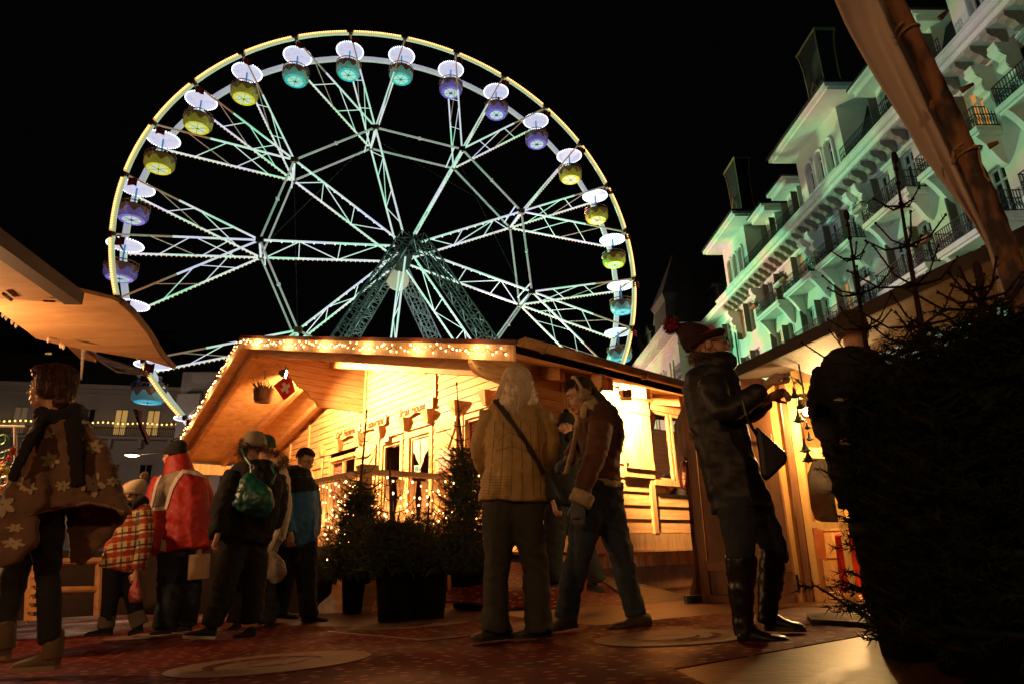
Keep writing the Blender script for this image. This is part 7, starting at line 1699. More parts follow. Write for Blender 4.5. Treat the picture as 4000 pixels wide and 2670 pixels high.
# ---------------------------------------------------------------- 4 woman with the teal bag
f = Fig(5.53, 'woman in a black fur-hooded coat and fur cap seen from behind', (900,2500)); r_ = f.root
f.head(990,1745,0,.235,150,-5)
f.T(f.body, [(990,1810,.0,24),(985,1880,0,66,48),(950,2100,0,60,50)]); f.T(f.body, [(920,2100,-.05,38),(880,2290,-.08,28),(822,2440,-.02,19)]); f.T(f.body, [(985,2100,.08,38),(985,2290,.12,28),(985,2430,.1,19)])
f.T(f.body, [(905,1900,-.05,24),(862,2010,-.12,19),(850,2090,-.25,14)]); f.hand(f.body, f.p(848,2095,-.25), Vector((-.1,-.3,-1)), Vector((-1,-.3,0)), curl=.8)
f.T(f.body, [(1070,1900,.1,24),(1080,2010,.12,19),(1050,2080,.2,14)]); f.hand(f.body, f.p(1050,2085,.2), Vector((-.1,.3,-1)), Vector((1,0,0)), curl=.8)
f.finish(.009)
MBC = cloth('black_wool_coat', (.012,.011,.012), rough=.9, bscale=30)
f.G('coat', MBC, [[(1000,1800,.0,60,46),(995,1850,0,100,60),(985,1950,0,112,68),(960,2050,0,112,70),(945,2100,0,110,70)], [(925,1850,-.05,46,44),(880,1950,-.1,44,42),(858,2040,-.16,40,38),(852,2092,-.22,32,30)], [(1070,1860,.08,44,42),(1082,1960,.12,42,40),(1062,2060,.15,36,34)]], fold=.016, seed=10)
f.G('trousers', BLK, [[(925,2060,.0,70,56),(895,2200,-.05,56,48),(868,2320,-.07,46,42),(828,2432,-.02,40,36)], [(990,2060,.05,66,54),(990,2200,.1,54,48),(988,2320,.12,45,42),(985,2430,.1,40,36)]], fold=.012, seed=11)
MFUR = mat('brown_fur', (.20,.11,.05), .8, var=.4, scale=30)
c0 = f.p(1025,1785,-.02); k5 = mpp(c0)
def fur(cx, cy, rx, ry, dep, L_, dy=0, tilt=0.):
    def g_(rr):
        a = rr.uniform(0, 6.283); p = f.p(cx+rx*math.cos(a), cy+ry*math.sin(a)+tilt*math.cos(a), dy)+Vector((rr.gauss(0,.018), rr.gauss(0,dep), rr.gauss(0,.015)))
        d = Vector((math.cos(a)*.7+rr.gauss(0,.5), rr.gauss(-.2,.6), -math.sin(a)*.7+rr.gauss(0,.5))).normalized()*L_
        return [p, p+d*.5, p+d+Vector((0,0,-.006))]
    return g_
strands('fur_trim', MFUR, r_, fur(1030,1785,78,26,.05,.045,0,16), 1500, r=.002, seed=1)
MCAP = cloth('beige_suede_cap', (.34,.29,.22), rough=.9)
beanie(f, MCAP, r=1.12, h=1.0, brim=.0)
def fl_(rr):
    a = rr.uniform(0,1); p = f.H(-.085+rr.gauss(0,.008), -.03+rr.gauss(0,.03), .05-.12*a)+Vector((-.01,0,0)); p2 = f.H(0+rr.gauss(0,.06), -.115+rr.gauss(0,.01), -.01+rr.gauss(0,.012)) if rr.random() < .4 else p
    d = Vector((rr.gauss(-.4,.5), rr.gauss(-.3,.5), rr.gauss(0,.6))).normalized()*.028; return [p2, p2+d*.5, p2+d]
strands('cap_fur', MFUR, r_, fl_, 800, r=.002, seed=2)
shoe(f, f.p(840,2492,.0), f.p(715,2488,-.06), BLK, solem=WSOLE, h=.09); shoe(f, f.p(992,2492,.1), f.p(908,2500,.0), BLK, solem=WSOLE, h=.09)
bg4 = empty('shoulder_bag', f.p(985,1930,-.28), 'teal leather shoulder bag on the back of the black coat', 'handbag'); mb = MB()
MTEAL = mat('teal_leather', (.01,.13,.10), .38, var=.3, bump=.3, bscale=12)
f.T(mb, [(978,1836,-.26,10,8),(972,1870,-.28,34,22),(980,1920,-.30,64,34),(990,1960,-.30,80,38),(975,2000,-.29,62,26)]); remesh(mb, 'bag_body', MTEAL, bg4, voxel=.012, fold=.014, ffreq=12, fvert=.4)
mb = MB(); mb.tube([f.p(946,1752,-.12), f.p(960,1785,-.24), f.p(982,1815,-.27), f.p(984,1845,-.29)], .014, 8); mb.tube([f.p(1060,1815,-.05), f.p(1075,1850,-.2), f.p(1060,1890,-.3)], .012, 8); mb.build('strap', MTEAL, bg4)
mb = MB(); mb.tube([f.p(984+9*math.cos(t*.7), 1822+9*math.sin(t*.7), -.30) for t in range(9)], .004, 5, close=True); mb.build('ring', MW_STEEL, bg4)
# ---------------------------------------------------------------- 6 man in blue jacket
f = Fig(6.97, 'man with glasses in a blue and black jacket looking down by the terrace', (1215,2430)); r_ = f.root
f.head(1192,1798,0,.24,-62,-22)
f.T(f.body, [(1170,1860,.0,22),(1165,1930,0,56,42),(1165,2120,0,50,42)]); f.T(f.body, [(1190,2130,-.03,32),(1200,2270,-.04,25),(1205,2400,0,18)]); f.T(f.body, [(1140,2130,.06,32),(1115,2270,.12,25),(1090,2390,.15,18)])
f.T(f.body, [(1125,1910,-.1,20),(1115,2010,-.14,17),(1135,2085,-.2,13)]); f.hand(f.body, f.p(1136,2088,-.2), Vector((.1,-.2,-1)), Vector((0,-1,0)), curl=.9)
f.T(f.body, [(1215,1910,.1,20),(1225,2010,.1,17),(1220,2090,.05,13)]); f.hand(f.body, f.p(1220,2095,.05), Vector((0,0,-1)), Vector((1,0,0)), curl=.9)
f.finish(.007); f.eyes((.05,.03,.02))
MBLUE = cloth('blue_shell', (.03,.17,.42), rough=.65, var=.15, bscale=18)
jk = f.G('jacket', MBLUE, [[(1165,1860,.0,44,38),(1166,1890,0,66,46),(1166,1980,0,74,50),(1166,2080,0,76,52),(1162,2138,0,78,52)], [(1122,1895,-.08,32,32),(1110,1980,-.12,32,32),(1128,2082,-.18,26,26)], [(1212,1895,.06,30,30),(1226,1990,.08,29,29),(1222,2090,.05,26,26)]], fold=.012, seed=12)
bv = bvh_of(jk); decal(bv, 'black_yoke', BLK, [fill([(1090,1862),(1082,1930)], [(1250,1862),(1252,1912)], 10, 22)], jk, 8.5, off=.006)
f.G('hood', BLK, [[(1130,1845,.05,32,34),(1160,1856,.0,40,40),(1205,1862,-.03,26,30)]], voxel=.012, fold=.008)
f.G('trousers', TRS, [[(1185,2110,.0,54,44),(1195,2230,-.02,42,38),(1202,2330,-.03,36,34),(1206,2405,0,36,34)], [(1145,2110,.05,50,44),(1118,2240,.1,40,38),(1098,2330,.13,35,33),(1090,2395,.15,34,32)]], fold=.010, seed=13)
MHD = mat('dark_brown_hair', (.035,.02,.012), .5, var=.3, scale=30); H = f.H
def hairman(rr, R0=.082, front=.42):
    a = rr.uniform(0, 6.283); cx, sy = math.cos(a), math.sin(a); ln = front if sy > .4 else .95; pts = []
    R_ = 1.0+rr.uniform(-.03,.06)
    for k in range(6):
        t = k/5*ln*(.5+.5*rr.random()) ; pts.append((t, 0))
    t0 = rr.uniform(0,.7)*ln; out = []
    for k in range(4):
        t = t0+k*.12; ang = t*1.9; out.append(f.H(R0*R_*cx*math.sin(min(1.6,ang+.05)), -.014+.106*R_*sy*math.sin(min(1.6,ang+.05)), .036+.096*math.cos(ang)*R_-(.03*max(0,t-.8))))
    return out
def haircap(fig, m_, hl=5, rx=.080, ry=.102):
    cap = MB(); rows = []
    for k in range(8):
        t = k/7*1.62; rows.append([fig.H(rx*math.sin(t+.02)*math.cos(6.283*j/20), -.015+ry*math.sin(t+.02)*math.sin(6.283*j/20)-(.01 if math.sin(6.283*j/20) > .3 and k > 5 else 0), .036+.092*math.cos(t)+(0 if math.sin(6.283*j/20) < .3 else max(0,k-hl+.6)*.017)) for j in range(20)])
    cap.grid(rows, close=True); return cap.build('hair_cap', m_, fig.root, smooth=True)
haircap(f, MHD); strands('hair', MHD, r_, hairman, 700, r=.003, seed=5)
mb = MB()
for sg in (-1, 1): mb.tube([H(sg*.033+.024*math.cos(t*.6), .104, .002+.017*math.sin(t*.6)) for t in range(11)], .002, 4, close=True)
mb.tube([H(.056,.1,.01), H(.08,.0,.005)], .002, 4); mb.tube([H(-.056,.1,.01), H(-.08,.0,.005)], .002, 4); mb.build('spectacles', MEYE, r_)
shoe(f, f.p(1185,2425,.05), f.p(1278,2430,-.06), BLK); shoe(f, f.p(1080,2410,.2), f.p(1160,2415,.1), BLK)
# ---------------------------------------------------------------- 9 man in dark hat
f = Fig(6.26, 'man in glasses, dark pompom hat and black jacket between the two women', (2330,2330)); r_ = f.root
f.head(2212,1660,0,.235,20,2)
f.T(f.body, [(2205,1715,.0,22),(2200,1790,0,60,42),(2200,1980,0,54,42)]); f.T(f.body, [(2180,1990,-.03,32),(2160,2130,-.05,25),(2160,2270,0,18)]); f.T(f.body, [(2225,1990,.03,32),(2280,2130,.0,25),(2335,2270,0,18)])
f.T(f.body, [(2150,1780,0,20),(2135,1880,-.05,17),(2160,1960,-.15,13)]); f.hand(f.body, f.p(2162,1965,-.15), Vector((.2,-.4,-1)), Vector((-1,-.3,0)), curl=.8); f.T(f.body, [(2250,1780,0,20),(2268,1880,-.02,17),(2262,1970,-.05,13)]); f.hand(f.body, f.p(2262,1975,-.05), Vector((0,0,-1)), Vector((1,0,0)), curl=.7)
f.finish(.007); f.eyes((.05,.03,.02))
jk = f.G('jacket', BLK, [[(2205,1720,.0,46,40),(2202,1760,0,72,48),(2200,1870,0,76,52),(2200,1975,0,76,52)], [(2150,1765,0,34,34),(2136,1870,-.04,34,34),(2158,1955,-.14,28,28)], [(2252,1765,0,34,34),(2270,1870,0,32,32),(2264,1965,-.04,28,28)]], fold=.012, seed=14)
f.G('collar', BLK, [[(2168,1700,-.04,24,24),(2200,1716,-.06,30,26),(2245,1702,-.02,26,26)]], voxel=.012)
bv = bvh_of(jk); decal(bv, 'red_collar_patch', MRED, [band([(2160,1712),(2175,1706),(2186,1712)], 10)], jk, 7.5, off=.02)
f.G('trousers', TRS, [[(2180,1950,.0,54,44),(2168,2090,-.03,44,40),(2160,2180,-.04,38,36),(2160,2265,0,36,34)], [(2222,1950,.03,52,44),(2262,2090,.02,42,40),(2305,2180,0,37,35),(2335,2270,0,35,33)]], fold=.010, seed=15)
beanie(f, mat('black_knit_hat_b', (.012,.010,.012), .95, bump=.3, bscale=80), pom=(0,.012), pomr=.026)
mb = MB()
for sg in (-1, 1): mb.tube([f.H(sg*.033+.024*math.cos(t*.6), .104, .002+.017*math.sin(t*.6)) for t in range(11)], .002, 4, close=True)
mb.tube([f.H(-.01,.108,.006), f.H(.01,.108,.006)], .002, 4); mb.build('spectacles', MEYE, r_)
shoe(f, f.p(2185,2285,.03), f.p(2120,2300,-.05), BLK); shoe(f, f.p(2300,2300,.03), f.p(2356,2312,-.08), BLK)
# ---------------------------------------------------------------- 7 white-haired woman
f = Fig(4.08, 'white-haired woman from behind in a quilted mustard coat with a crossbody strap', (2000,2500)); r_ = f.root
f.head(2018,1512,0,.235,172,8)
f.T(f.body, [(2018,1590,.0,32),(2015,1660,0,92,62),(2010,1930,0,84,66)]); f.T(f.body, [(1955,1960,0,52),(1945,2190,0,38),(1935,2440,0,26)]); f.T(f.body, [(2055,1960,0,52),(2085,2170,.02,38),(2100,2440,0,26)])
f.T(f.body, [(1915,1640,.02,34),(1880,1760,.05,28),(1920,1850,.24,20)]); f.hand(f.body, f.p(1925,1852,.25), Vector((1,.3,0)), Vector((0,.3,1)), curl=.9); f.T(f.body, [(2115,1640,.02,34),(2145,1750,.05,28),(2105,1850,.24,20)]); f.hand(f.body, f.p(2100,1852,.25), Vector((-1,.3,0)), Vector((0,.3,1)), side=-1, curl=.9)
f.finish(.009)
MMUS = cloth('mustard_quilt', (.46,.30,.10), rough=.62, var=.18, scale=5, bscale=26, bump=.5)
jk = f.G('quilted_coat', MMUS, [[(2018,1560,.0,62,52),(2016,1600,.0,112,70),(2014,1700,0,120,80),(2008,1800,0,112,80),(2004,1880,0,126,88),(2002,1958,0,134,94)], [(1920,1610,.0,48,50),(1890,1700,.03,42,44),(1882,1770,.06,40,42),(1915,1842,.2,34,34)], [(2110,1610,.0,48,50),(2136,1690,.03,42,44),(2142,1765,.06,40,42),(2108,1842,.2,34,34)]], voxel=.013, fold=.015, ffreq=8, fvert=.5, seed=16)
bv = bvh_of(jk); MSEAM = cloth('mustard_seam', (.17,.10,.035), rough=.8)
sm = []
for x0, x1, w_ in ((1935,1905,3),(1968,1950,3),(2000,1995,3),(2034,2040,3),(2068,2085,3),(2098,2112,3)): sm.append(band([(x0,1640),(lerp(x0,x1,.5)+3,1800),(x1,1955)], 2.2, m=1))
for i in range(9): y = 1858+i*11; sm.append(band([(1880+i*.5,y),(1940,y+3),(1990,y+2)], 1.3, m=1))
sm += [band([(1948,1720),(1990,1685),(2040,1712)], 2, m=1), band([(1935,1760),(2000,1742),(2075,1765),(2112,1750)], 2, m=1), band([(1875,1948),(1940,1957),(2060,1956),(2133,1950)], 3, m=1)]
decal(bv, 'quilt_seam', MSEAM, sm, jk, 5, off=.0025)
bg5 = empty('crossbody_strap', f.p(2010,1700,-.2), 'dark wide strap running diagonally across the mustard coat', 'bag strap')
decal(bv, 'webbing', mat('dark_webbing', (.03,.02,.015), .7), [band([(1928,1555),(1950,1580),(1995,1640),(2050,1720),(2095,1800),(2120,1850)], (24,15))], bg5, 5, off=.012)
f.G('trousers', cloth('olive_trousers', (.035,.035,.026)), [[(1965,1930,.0,84,66),(1948,2080,0,62,54),(1940,2240,0,52,46),(1938,2370,0,54,46),(1936,2462,0,60,52)], [(2050,1930,.0,82,66),(2070,2080,0,60,54),(2088,2230,.02,52,46),(2098,2370,0,52,46),(2104,2465,0,58,50)]], fold=.013, seed=17)
MWHR = mat('pale_blond_hair', (.95,.80,.58), .45, var=.15, scale=40)
hairmass(f, MWHR, [(0,-.02,.045,.092,.108,.092),(0,-.075,-.03,.095,.055,.10),(.05,-.08,-.12,.07,.045,.09),(-.05,-.08,-.12,.07,.045,.09),(.095,-.06,-.165,.04,.04,.06),(-.095,-.06,-.165,.04,.04,.06),(.08,-.01,-.03,.03,.06,.10),(-.08,-.01,-.03,.03,.06,.10)], seed=6, fold=.016, ffreq=26)
H = f.H
def longhair(rr):
    a = rr.uniform(0, 6.283); cx, sy = math.cos(a), math.sin(a); R_ = 1+rr.uniform(-.03,.10)
    if sy > .55: a = -a; sy = -sy
    pts = []; ln = rr.uniform(.8,1.1); fl = rr.uniform(.1,1.)
    for k in range(9):
        t = k/8*ln
        if t < .5: ang = t*3.1; x, y, z = .092*R_*cx*math.sin(ang+.04), -.015+.110*R_*sy*math.sin(ang+.04), .036+.100*math.cos(ang)*R_
        else:
            q = (t-.5)/.5; x, y, z = .096*R_*cx*(1+.85*q*fl)+.008*math.sin(q*7+a*5), -.015+.110*R_*sy*(1+.12*q)+.01*math.sin(q*6+a*3), .036-.235*q
        pts.append(H(x, y, z))
    return pts
strands('hair', MWHR, r_, longhair, 1100, r=.0020, seed=7)
mb = MB(); mb.tube([H(-.03,-.1,.095), H(0,-.115,.085), H(.03,-.1,.095)], .006, 6); mb.build('hair_clip', MW_DARK, r_)
shoe(f, f.p(1990,2488,.1), f.p(1845,2502,-.05), BRNB, h=.085, w_=.048); shoe(f, f.p(2145,2482,.1), f.p(2005,2488,-.02), BRNB, h=.085, w_=.048)
# ---------------------------------------------------------------- 8 woman with earmuffs
f = Fig(4.46, 'woman with cream earmuffs, brown shearling jacket and jeans striding left', (2350,2460)); r_ = f.root
f.head(2266,1546,0,.235,84,-20)
f.T(f.body, [(2300,1610,.0,30),(2330,1680,0,76,58),(2340,1880,0,70,60)]); f.T(f.body, [(2310,1920,-.03,50),(2262,2130,-.05,36),(2205,2410,0,24)]); f.T(f.body, [(2370,1920,.05,50),(2425,2140,.08,36),(2482,2400,.1,24)])
f.T(f.body, [(2345,1680,-.15,30),(2315,1800,-.22,24),(2270,1940,-.26,18)]); f.T(f.body, [(2300,1680,.15,28),(2250,1760,.16,22),(2205,1800,.05,16)])
f.finish(.008); f.eyes()
MSHR = mat('brown_suede', (.13,.045,.018), .75, var=.35, scale=6, bump=.4, bscale=22, sheen=.2); MFLC = mat('cream_fleece', (.52,.42,.24), .95, var=.25, scale=25, bump=.6, bscale=60, sheen=.3)
f.G('shearling_jacket', MSHR, [[(2312,1590,.0,54,48),(2330,1640,0,84,62),(2346,1720,0,84,66),(2346,1800,0,76,64),(2345,1880,0,80,68)], [(2345,1660,-.12,50,44),(2330,1760,-.2,42,40),(2300,1850,-.25,38,36),(2276,1925,-.26,38,36)], [(2305,1670,.12,40,40),(2262,1740,.16,36,34),(2222,1790,.1,28,28)]], voxel=.013, fold=.012, seed=18)
f.G('fleece_collar', MFLC, [[(2270,1602,-.06,22,24),(2292,1604,-.06,36,34),(2318,1580,.0,30,40)], [(2256,1640,-.1,10,14),(2240,1740,-.12,10,12),(2210,1850,-.1,10,12)]], voxel=.010, fold=.006, ffreq=30)
f.G('fleece_cuff', MFLC, [[(2284,1920,-.26,46,42),(2262,1968,-.26,46,42)]], voxel=.010, fold=.005, ffreq=30); f.G('fleece_hem', MFLC, [[(2343,1874,0,84,71),(2342,1900,0,84,71)]], voxel=.012, fold=.006, ffreq=30)
MGLV = mat('grey_wool_glove', (.13,.14,.16), .95, var=.2, scale=30, bump=.5, bscale=70)
mb = MB(); w0 = f.p(2262,1960,-.26); f.hand(mb, w0, Vector((-.12,0,-1)), Vector((-.5,-1,0)), side=1, curl=.45, size=.2, spread=.02); mb2 = MB(); etube(mb, [w0+Vector((0,0,.02)), w0+Vector((-.01,0,-.05)), w0+Vector((-.012,0,-.10))], [(.045,.035),(.048,.032),(.045,.028)]); remesh(mb, 'glove', MGLV, r_, voxel=.006)
mb = MB(); w0 = f.p(2222,1792,.06); f.hand(mb, w0, Vector((-.7,0,-.35)), Vector((0,-.3,1)), side=1, curl=1.1, size=.2, spread=.02); remesh(mb, 'glove', MGLV, r_, voxel=.006)
MJN = cloth('blue_jeans', (.028,.045,.07), var=.3)
f.G('jeans', MJN, [[(2318,1880,-.02,78,66),(2300,2000,-.03,68,58),(2268,2130,-.05,52,48),(2236,2280,-.03,46,42),(2208,2420,0,46,42)], [(2358,1890,.02,76,66),(2378,2010,.05,62,56),(2420,2140,.08,50,46),(2452,2280,.1,44,40),(2486,2400,.1,42,40)]], voxel=.013, fold=.013, seed=19)
MHB = mat('brown_hair', (.05,.028,.014), .45, var=.3, scale=30); haircap(f, MHB, hl=5); H = f.H
strands('hair', MHB, r_, lambda rr: hairman(rr, .084, .5), 900, r=.003, seed=9)
def pony(rr):
    j = lambda s_: Vector((rr.gauss(0,s_), rr.gauss(0,s_), rr.gauss(0,s_)))
    return [H(0,-.1,.02)+j(.012), f.p(2350,1560,-.02)+j(.015), f.p(2395,1600,-.05)+j(.016), f.p(2424,1650,-.06)+j(.012), f.p(2432,1700,-.06)+j(.01), f.p(2420,1750+rr.uniform(-20,10),-.06)+j(.012)]
strands('pony_tail', MHB, r_, pony, 260, r=.0028, seed=10)
em = empty('earmuffs', H(.08,0,0), 'cream fluffy earmuffs on the head of the striding woman', 'earmuffs')
mb = MB(); mb.tube([H(.098*math.cos(t*math.pi/14), -.005, .01+.135*math.sin(t*math.pi/14)) for t in range(15)], .012, 8); mb.build('band', MFLC, em, smooth=True)
for sg in (1, -1):
    mb = MB(); c = H(sg*.093,-.005,-.012); b0 = MB().ball((0,0,0), 1, 14, 9); mb.add([H(sg*.093+v[0]*.020, -.005+v[1]*.042, -.012+v[2]*.042) for v in b0.v], b0.f)
    rr = random.Random(3)
    for i in range(500):
        a = rr.uniform(0,6.283); q = rr.random()**.5; p = H(sg*(.093+.02*math.sqrt(1-q*q*.98)), -.005+.042*q*math.cos(a), -.012+.042*q*math.sin(a)); d = (p-c).normalized()*.008; e = d.orthogonal().normalized()*.0012; mb.add([p-e, p+e, p+d], [(0,1,2)])
    mb.build('muff', MFLC, em)
shoe(f, f.p(2540,2455,.1), f.p(2385,2462,.02), BRNB, h=.10, w_=.048, name='boot'); shoe(f, f.p(2246,2445,.0), f.p(2150,2462,-.1), BRNB, h=.10, w_=.048, name='boot')
# ---------------------------------------------------------------- 10 woman with the pompom hat
f = Fig(3.56, 'woman in a pompom hat, dark padded coat and tall boots', (2950,2510)); r_ = f.root
f.head(2765,1348,0,.235,-80,2)
f.T(f.body, [(2760,1430,.0,34),(2775,1500,0,100,70),(2830,1900,0,96,74)]); f.T(f.body, [(2870,1980,-.05,60),(2890,2160,-.07,42),(2900,2420,-.03,30)]); f.T(f.body, [(2930,1980,.12,58),(3020,2150,.14,42),(2990,2380,.16,30)])
f.T(f.body, [(2790,1480,-.14,36),(2830,1610,-.2,28),(2960,1530,-.26,22),(3000,1500,-.26,20)]); f.hand(f.body, f.p(3000,1498,-.26), Vector((.6,-.1,.4)), Vector((.2,-.5,1)), side=1, curl=1.1, size=.175)
f.T(f.body, [(2800,1480,.16,34),(2870,1620,.14,28),(2970,1580,-.05,22),(3005,1555,-.1,20)]); f.hand(f.body, f.p(3005,1553,-.1), Vector((.6,-.3,.2)), Vector((.2,.4,1)), side=-1, curl=1.2, size=.175)
f.finish(.0065); f.eyes((.08,.04,.02))
MPAD = mat('dark_padded_nylon', (.013,.011,.011), .55, var=.25, scale=5, bump=.3, bscale=22, bdist=.006)
jk = f.G('padded_coat', MPAD, [[(2766,1425,.0,76,60),(2776,1470,0,104,76),(2786,1560,0,112,84),(2812,1680,0,106,84),(2842,1800,0,108,86),(2874,1900,0,114,90),(2898,1985,0,120,92)], [(2778,1480,-.12,56,50),(2822,1600,-.2,50,46),(2890,1580,-.25,44,42),(2975,1515,-.26,32,32)], [(2800,1480,.14,50,48),(2870,1610,.14,46,44),(2940,1600,.02,40,40),(2990,1568,-.08,30,30)]], voxel=.013, fold=.012, ffreq=7, fvert=1.3, seed=20)
f.G('high_collar', MPAD, [[(2738,1402,.06,46,42),(2775,1425,-.02,60,50),(2835,1418,-.05,50,44),(2866,1430,-.05,24,30)]], voxel=.012, fold=.010, ffreq=12)
strands('hood_fur', MFUR, r_, lambda rr: (lambda p, d: [p, p+d*.5, p+d])(f.p(2690+rr.uniform(0,110), 1395+rr.gauss(0,16), rr.gauss(0,.05)), Vector((rr.gauss(0,1), rr.gauss(-.3,1), rr.gauss(0,1))).normalized()*.035), 600, r=.002, seed=4)
f.G('jeans', cloth('dark_jeans', (.018,.024,.036)), [[(2872,1950,-.03,82,66),(2884,2060,-.05,66,56),(2892,2170,-.06,54,48),(2896,2240,-.05,48,44)], [(2930,1950,.08,78,66),(2990,2060,.12,62,54),(3024,2140,.14,52,46),(3018,2220,.15,46,42)]], voxel=.013, fold=.012, seed=21)
f.G('boot_shaft', BOOTB, [[(2892,2170,-.06,60,54),(2896,2280,-.05,50,46),(2902,2400,-.03,40,38),(2912,2480,-.02,42,40)], [(3020,2150,.14,56,50),(3008,2270,.15,46,42),(2998,2370,.16,38,36),(3004,2430,.16,40,38)]], voxel=.012, fold=.010, ffreq=11)
shoe(f, f.p(2885,2518,-.02), f.p(3088,2512,-.1), BOOTB, h=.085, w_=.046, name='boot_foot'); shoe(f, f.p(2990,2458,.17), f.p(3148,2462,.1), BOOTB, h=.085, w_=.046, name='boot_foot')
MHT = [cloth('black_red_knit', (.03,.008,.012), rough=.95, bscale=120, bdist=.008)]
MPK = mat('raspberry_yarn', (.42,.015,.05), .9, var=.3, scale=30); MBKY = mat('black_yarn', (.02,.008,.012), .9)
hat = beanie(f, MHT[0], tilt=.034, brim=.012, pom=(-.075,.012), pomr=.058, mp=[MPK, MBKY], back=.55, r=1.05, h=1.08, folds=.004)
mb = MB(); rows = [[f.H(1.0*.100*math.cos(6.283*k/30), -.012+1.0*.1155*math.sin(6.283*k/30), zz+.034*math.sin(6.283*k/30)+.004*math.sin(k*2.1)) for k in range(30)] for zz in (.040,.050)]
mb.grid(rows, close=True); mb.build('red_zigzag', MPK, hat)
mb = MB()
for sg in (-1, 1): mb.tube([f.H(sg*.033+.026*math.cos(t*.6), .106, .004+.017*math.sin(t*.6)) for t in range(11)], .0028, 5, close=True)
mb.tube([f.H(-.06,.102,.012), f.H(-.082,-.01,.005)], .0028, 5); mb.tube([f.H(.06,.102,.012), f.H(.082,-.01,.005)], .0028, 5); mb.tube([f.H(-.009,.11,.008), f.H(.009,.11,.008)], .0028, 5); mb.build('spectacles', MEYE, r_)
bg6 = empty('shoulder_bag', f.p(2990,1790,-.3), 'black glossy shoulder bag at the hip of the woman in the pompom hat', 'handbag')
mb = MB(); mb.prism([f.p(2945,1670,-.28), f.p(3058,1772,-.28), f.p(3068,1795,-.28), f.p(3060,1815,-.28), f.p(2990,1882,-.28), f.p(2972,1862,-.28), f.p(2960,1760,-.28)], (-.02,-.09,.0)); bo = mb.build('bag_body', BOOTB, bg6); bvl = bo.modifiers.new('b', 'BEVEL'); bvl.width = .018; bvl.segments = 3
mb = MB(); mb.tube([f.p(2900,1560,-.36), f.p(2915,1620,-.37), f.p(2940,1672,-.36), f.p(2958,1700,-.34)], .008, 6); mb.build('strap', BOOTB, bg6)
# ---------------------------------------------------------------- 11 big man at the right
f = Fig(3.84, 'broad man with curly grey hair in a black coat, back turned, at the stall', (3440,2440)); r_ = f.root
f.head(3330,1305,0,.245,-150,2)
f.T(f.body, [(3335,1390,.0,34),(3340,1480,0,110,80),(3370,1850,0,100,80)]); f.T(f.body, [(3380,1900,0,56),(3410,2150,0,42),(3430,2390,0,28)]); f.T(f.body, [(3440,1900,.1,56),(3480,2150,.1,42),(3500,2390,.1,28)])
f.T(f.body, [(3235,1480,-.05,38),(3205,1620,-.1,30),(3290,1720,-.2,22)]); f.hand(f.body, f.p(3295,1722,-.2), Vector((1,-.2,-.2)), Vector((0,-.3,1)), curl=.7); f.T(f.body, [(3450,1480,.1,38),(3480,1620,.1,30),(3440,1720,0,22)]); f.hand(f.body, f.p(3435,1722,0), Vector((-1,-.2,-.2)), Vector((0,-.3,1)), side=-1, curl=.7)
f.finish(.008)
f.G('coat', MBC, [[(3335,1370,.0,74,60),(3338,1430,0,126,84),(3345,1550,0,142,96),(3350,1700,0,138,98),(3372,1850,0,126,96),(3400,1980,0,120,90)], [(3240,1450,-.03,56,54),(3212,1560,-.06,52,50),(3222,1670,-.12,48,46),(3280,1725,-.2,36,36)], [(3450,1450,.06,56,54),(3486,1570,.1,52,50),(3470,1690,.05,46,44)]], voxel=.015, fold=.016, seed=22)
f.G('cuff', MWB, [[(3262,1565,-.42,12,6),(3300,1558,-.42,12,6),(3330,1556,-.41,10,6)]], voxel=.006)
f.G('trousers', BLK, [[(3390,1950,.0,84,66),(3400,2100,0,62,54),(3418,2260,0,48,44),(3432,2400,0,42,40)], [(3440,1950,.1,80,66),(3470,2100,.1,60,54),(3490,2260,.1,48,44),(3500,2400,.1,42,40)]], voxel=.015, fold=.012, seed=23)
MGH = mat('grey_brown_hair', (.13,.09,.06), .7, var=.4, scale=40); haircap(f, MGH, hl=7, rx=.084, ry=.105)
strands('hair', MGH, r_, lambda rr: (lambda a, b_, q: [f.H(.086*math.cos(a)*math.cos(b_), -.015+.108*math.sin(a)*math.cos(b_), .036+.098*math.sin(b_)), f.H(.094*math.cos(a+.1)*math.cos(b_), -.015+.116*math.sin(a+.1)*math.cos(b_), .036+.106*math.sin(b_)+.006), f.H(.092*math.cos(a+.22)*math.cos(b_), -.015+.114*math.sin(a+.22)*math.cos(b_), .036+.104*math.sin(b_)-.008)])(rr.uniform(2.6,6.8), rr.uniform(-.55,1.5), 0), 1300, r=.003, seed=12)
shoe(f, f.p(3470,2440,.08), f.p(3388,2450,-.08), BLK)
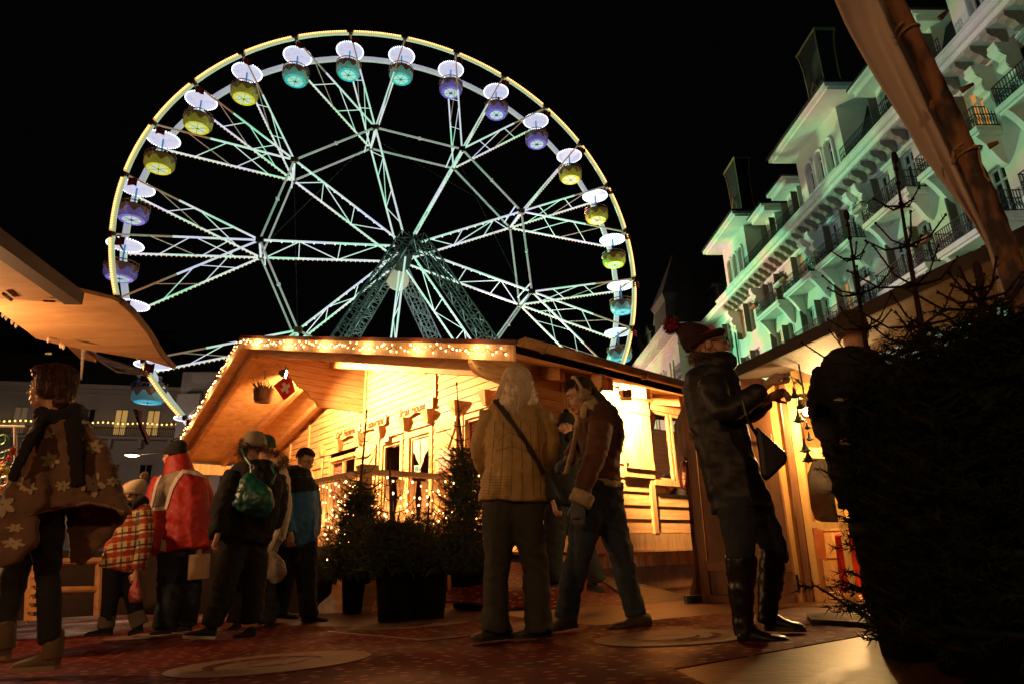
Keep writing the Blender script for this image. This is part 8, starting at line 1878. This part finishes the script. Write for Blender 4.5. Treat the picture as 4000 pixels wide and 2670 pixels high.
# ---------------------------------------------------------------- guests behind the side window of the chalet
for i, (x, y, lab) in enumerate(((2602,1878,'dark-haired guest seated inside the chalet side window'),(2668,1858,'second guest at the right edge of the chalet side window'))):
    f = Fig(11.0, lab, (x, 2100)); f.head(x, y, 0, .23, 100 if i == 0 else 40, 0); f.T(f.body, [(x,y+50,0,20),(x,y+110,0,52,36),(x,y+240,0,46,36)]); f.finish(.012)
    haircap(f, MHD, hl=7); f.G('jumper', TRS, [[(x,y+48,0,34,30),(x,y+90,0,60,40),(x,y+240,0,56,40)]], voxel=.02)
# riders in a few gondolas
MRID = [cloth('rider_blue', (.05,.10,.25)), cloth('rider_grey', (.3,.3,.3)), cloth('rider_dark', (.04,.03,.03))]
for i, (k, dx, w_, lab) in enumerate(((-8,-.6,0,'rider in a dark blue coat in the lowest left gondola'),(-8,.5,1,'rider in a pale hat in the lowest left gondola'),(-3,-.55,1,'rider in a pale hood in the third yellow gondola on the left'),(3,.1,1,'rider in a yellow coat in the third gondola on the right'),(7,-.2,2,'rider in a gondola near the right edge of the wheel'),(9,-.2,1,'rider in a pale hat in the lowest right gondola'))):
    g0 = gond_at[k]; base = g0+Wa*dx+Wn*-.3+Vector((0,0,-1.5)); r_ = empty('person', base, lab, 'person', 'riders in the gondolas')
    mb = MB(); etube(mb, [base, base+Vector((0,0,.25)), base+Vector((0,0,.45)), base+Vector((0,0,.52))], [(.17,.12),(.2,.13),(.15,.1),(.06,.06)]); mb.ball(base+Vector((0,0,.64)), .11, 10, 8, sc_=(.8,.95,1.1))
    etube(mb, [base+Vector((-.2,0,.4)), base+Vector((-.26,-.1,.2)), base+Vector((-.15,-.25,.1))], [(.06,.06),(.05,.05),(.04,.04)]); etube(mb, [base+Vector((.2,0,.4)), base+Vector((.26,-.1,.2)), base+Vector((.15,-.25,.1))], [(.06,.06),(.05,.05),(.04,.04)])
    remesh(mb, 'body', MRID[w_], r_, voxel=.03); mb = MB(); mb.ball(base+Vector((0,0,.69)), .115, 10, 7, sc_=(.9,1,1)); mb.build('hat', MRID[1 if w_ != 2 else 0], r_, smooth=True)
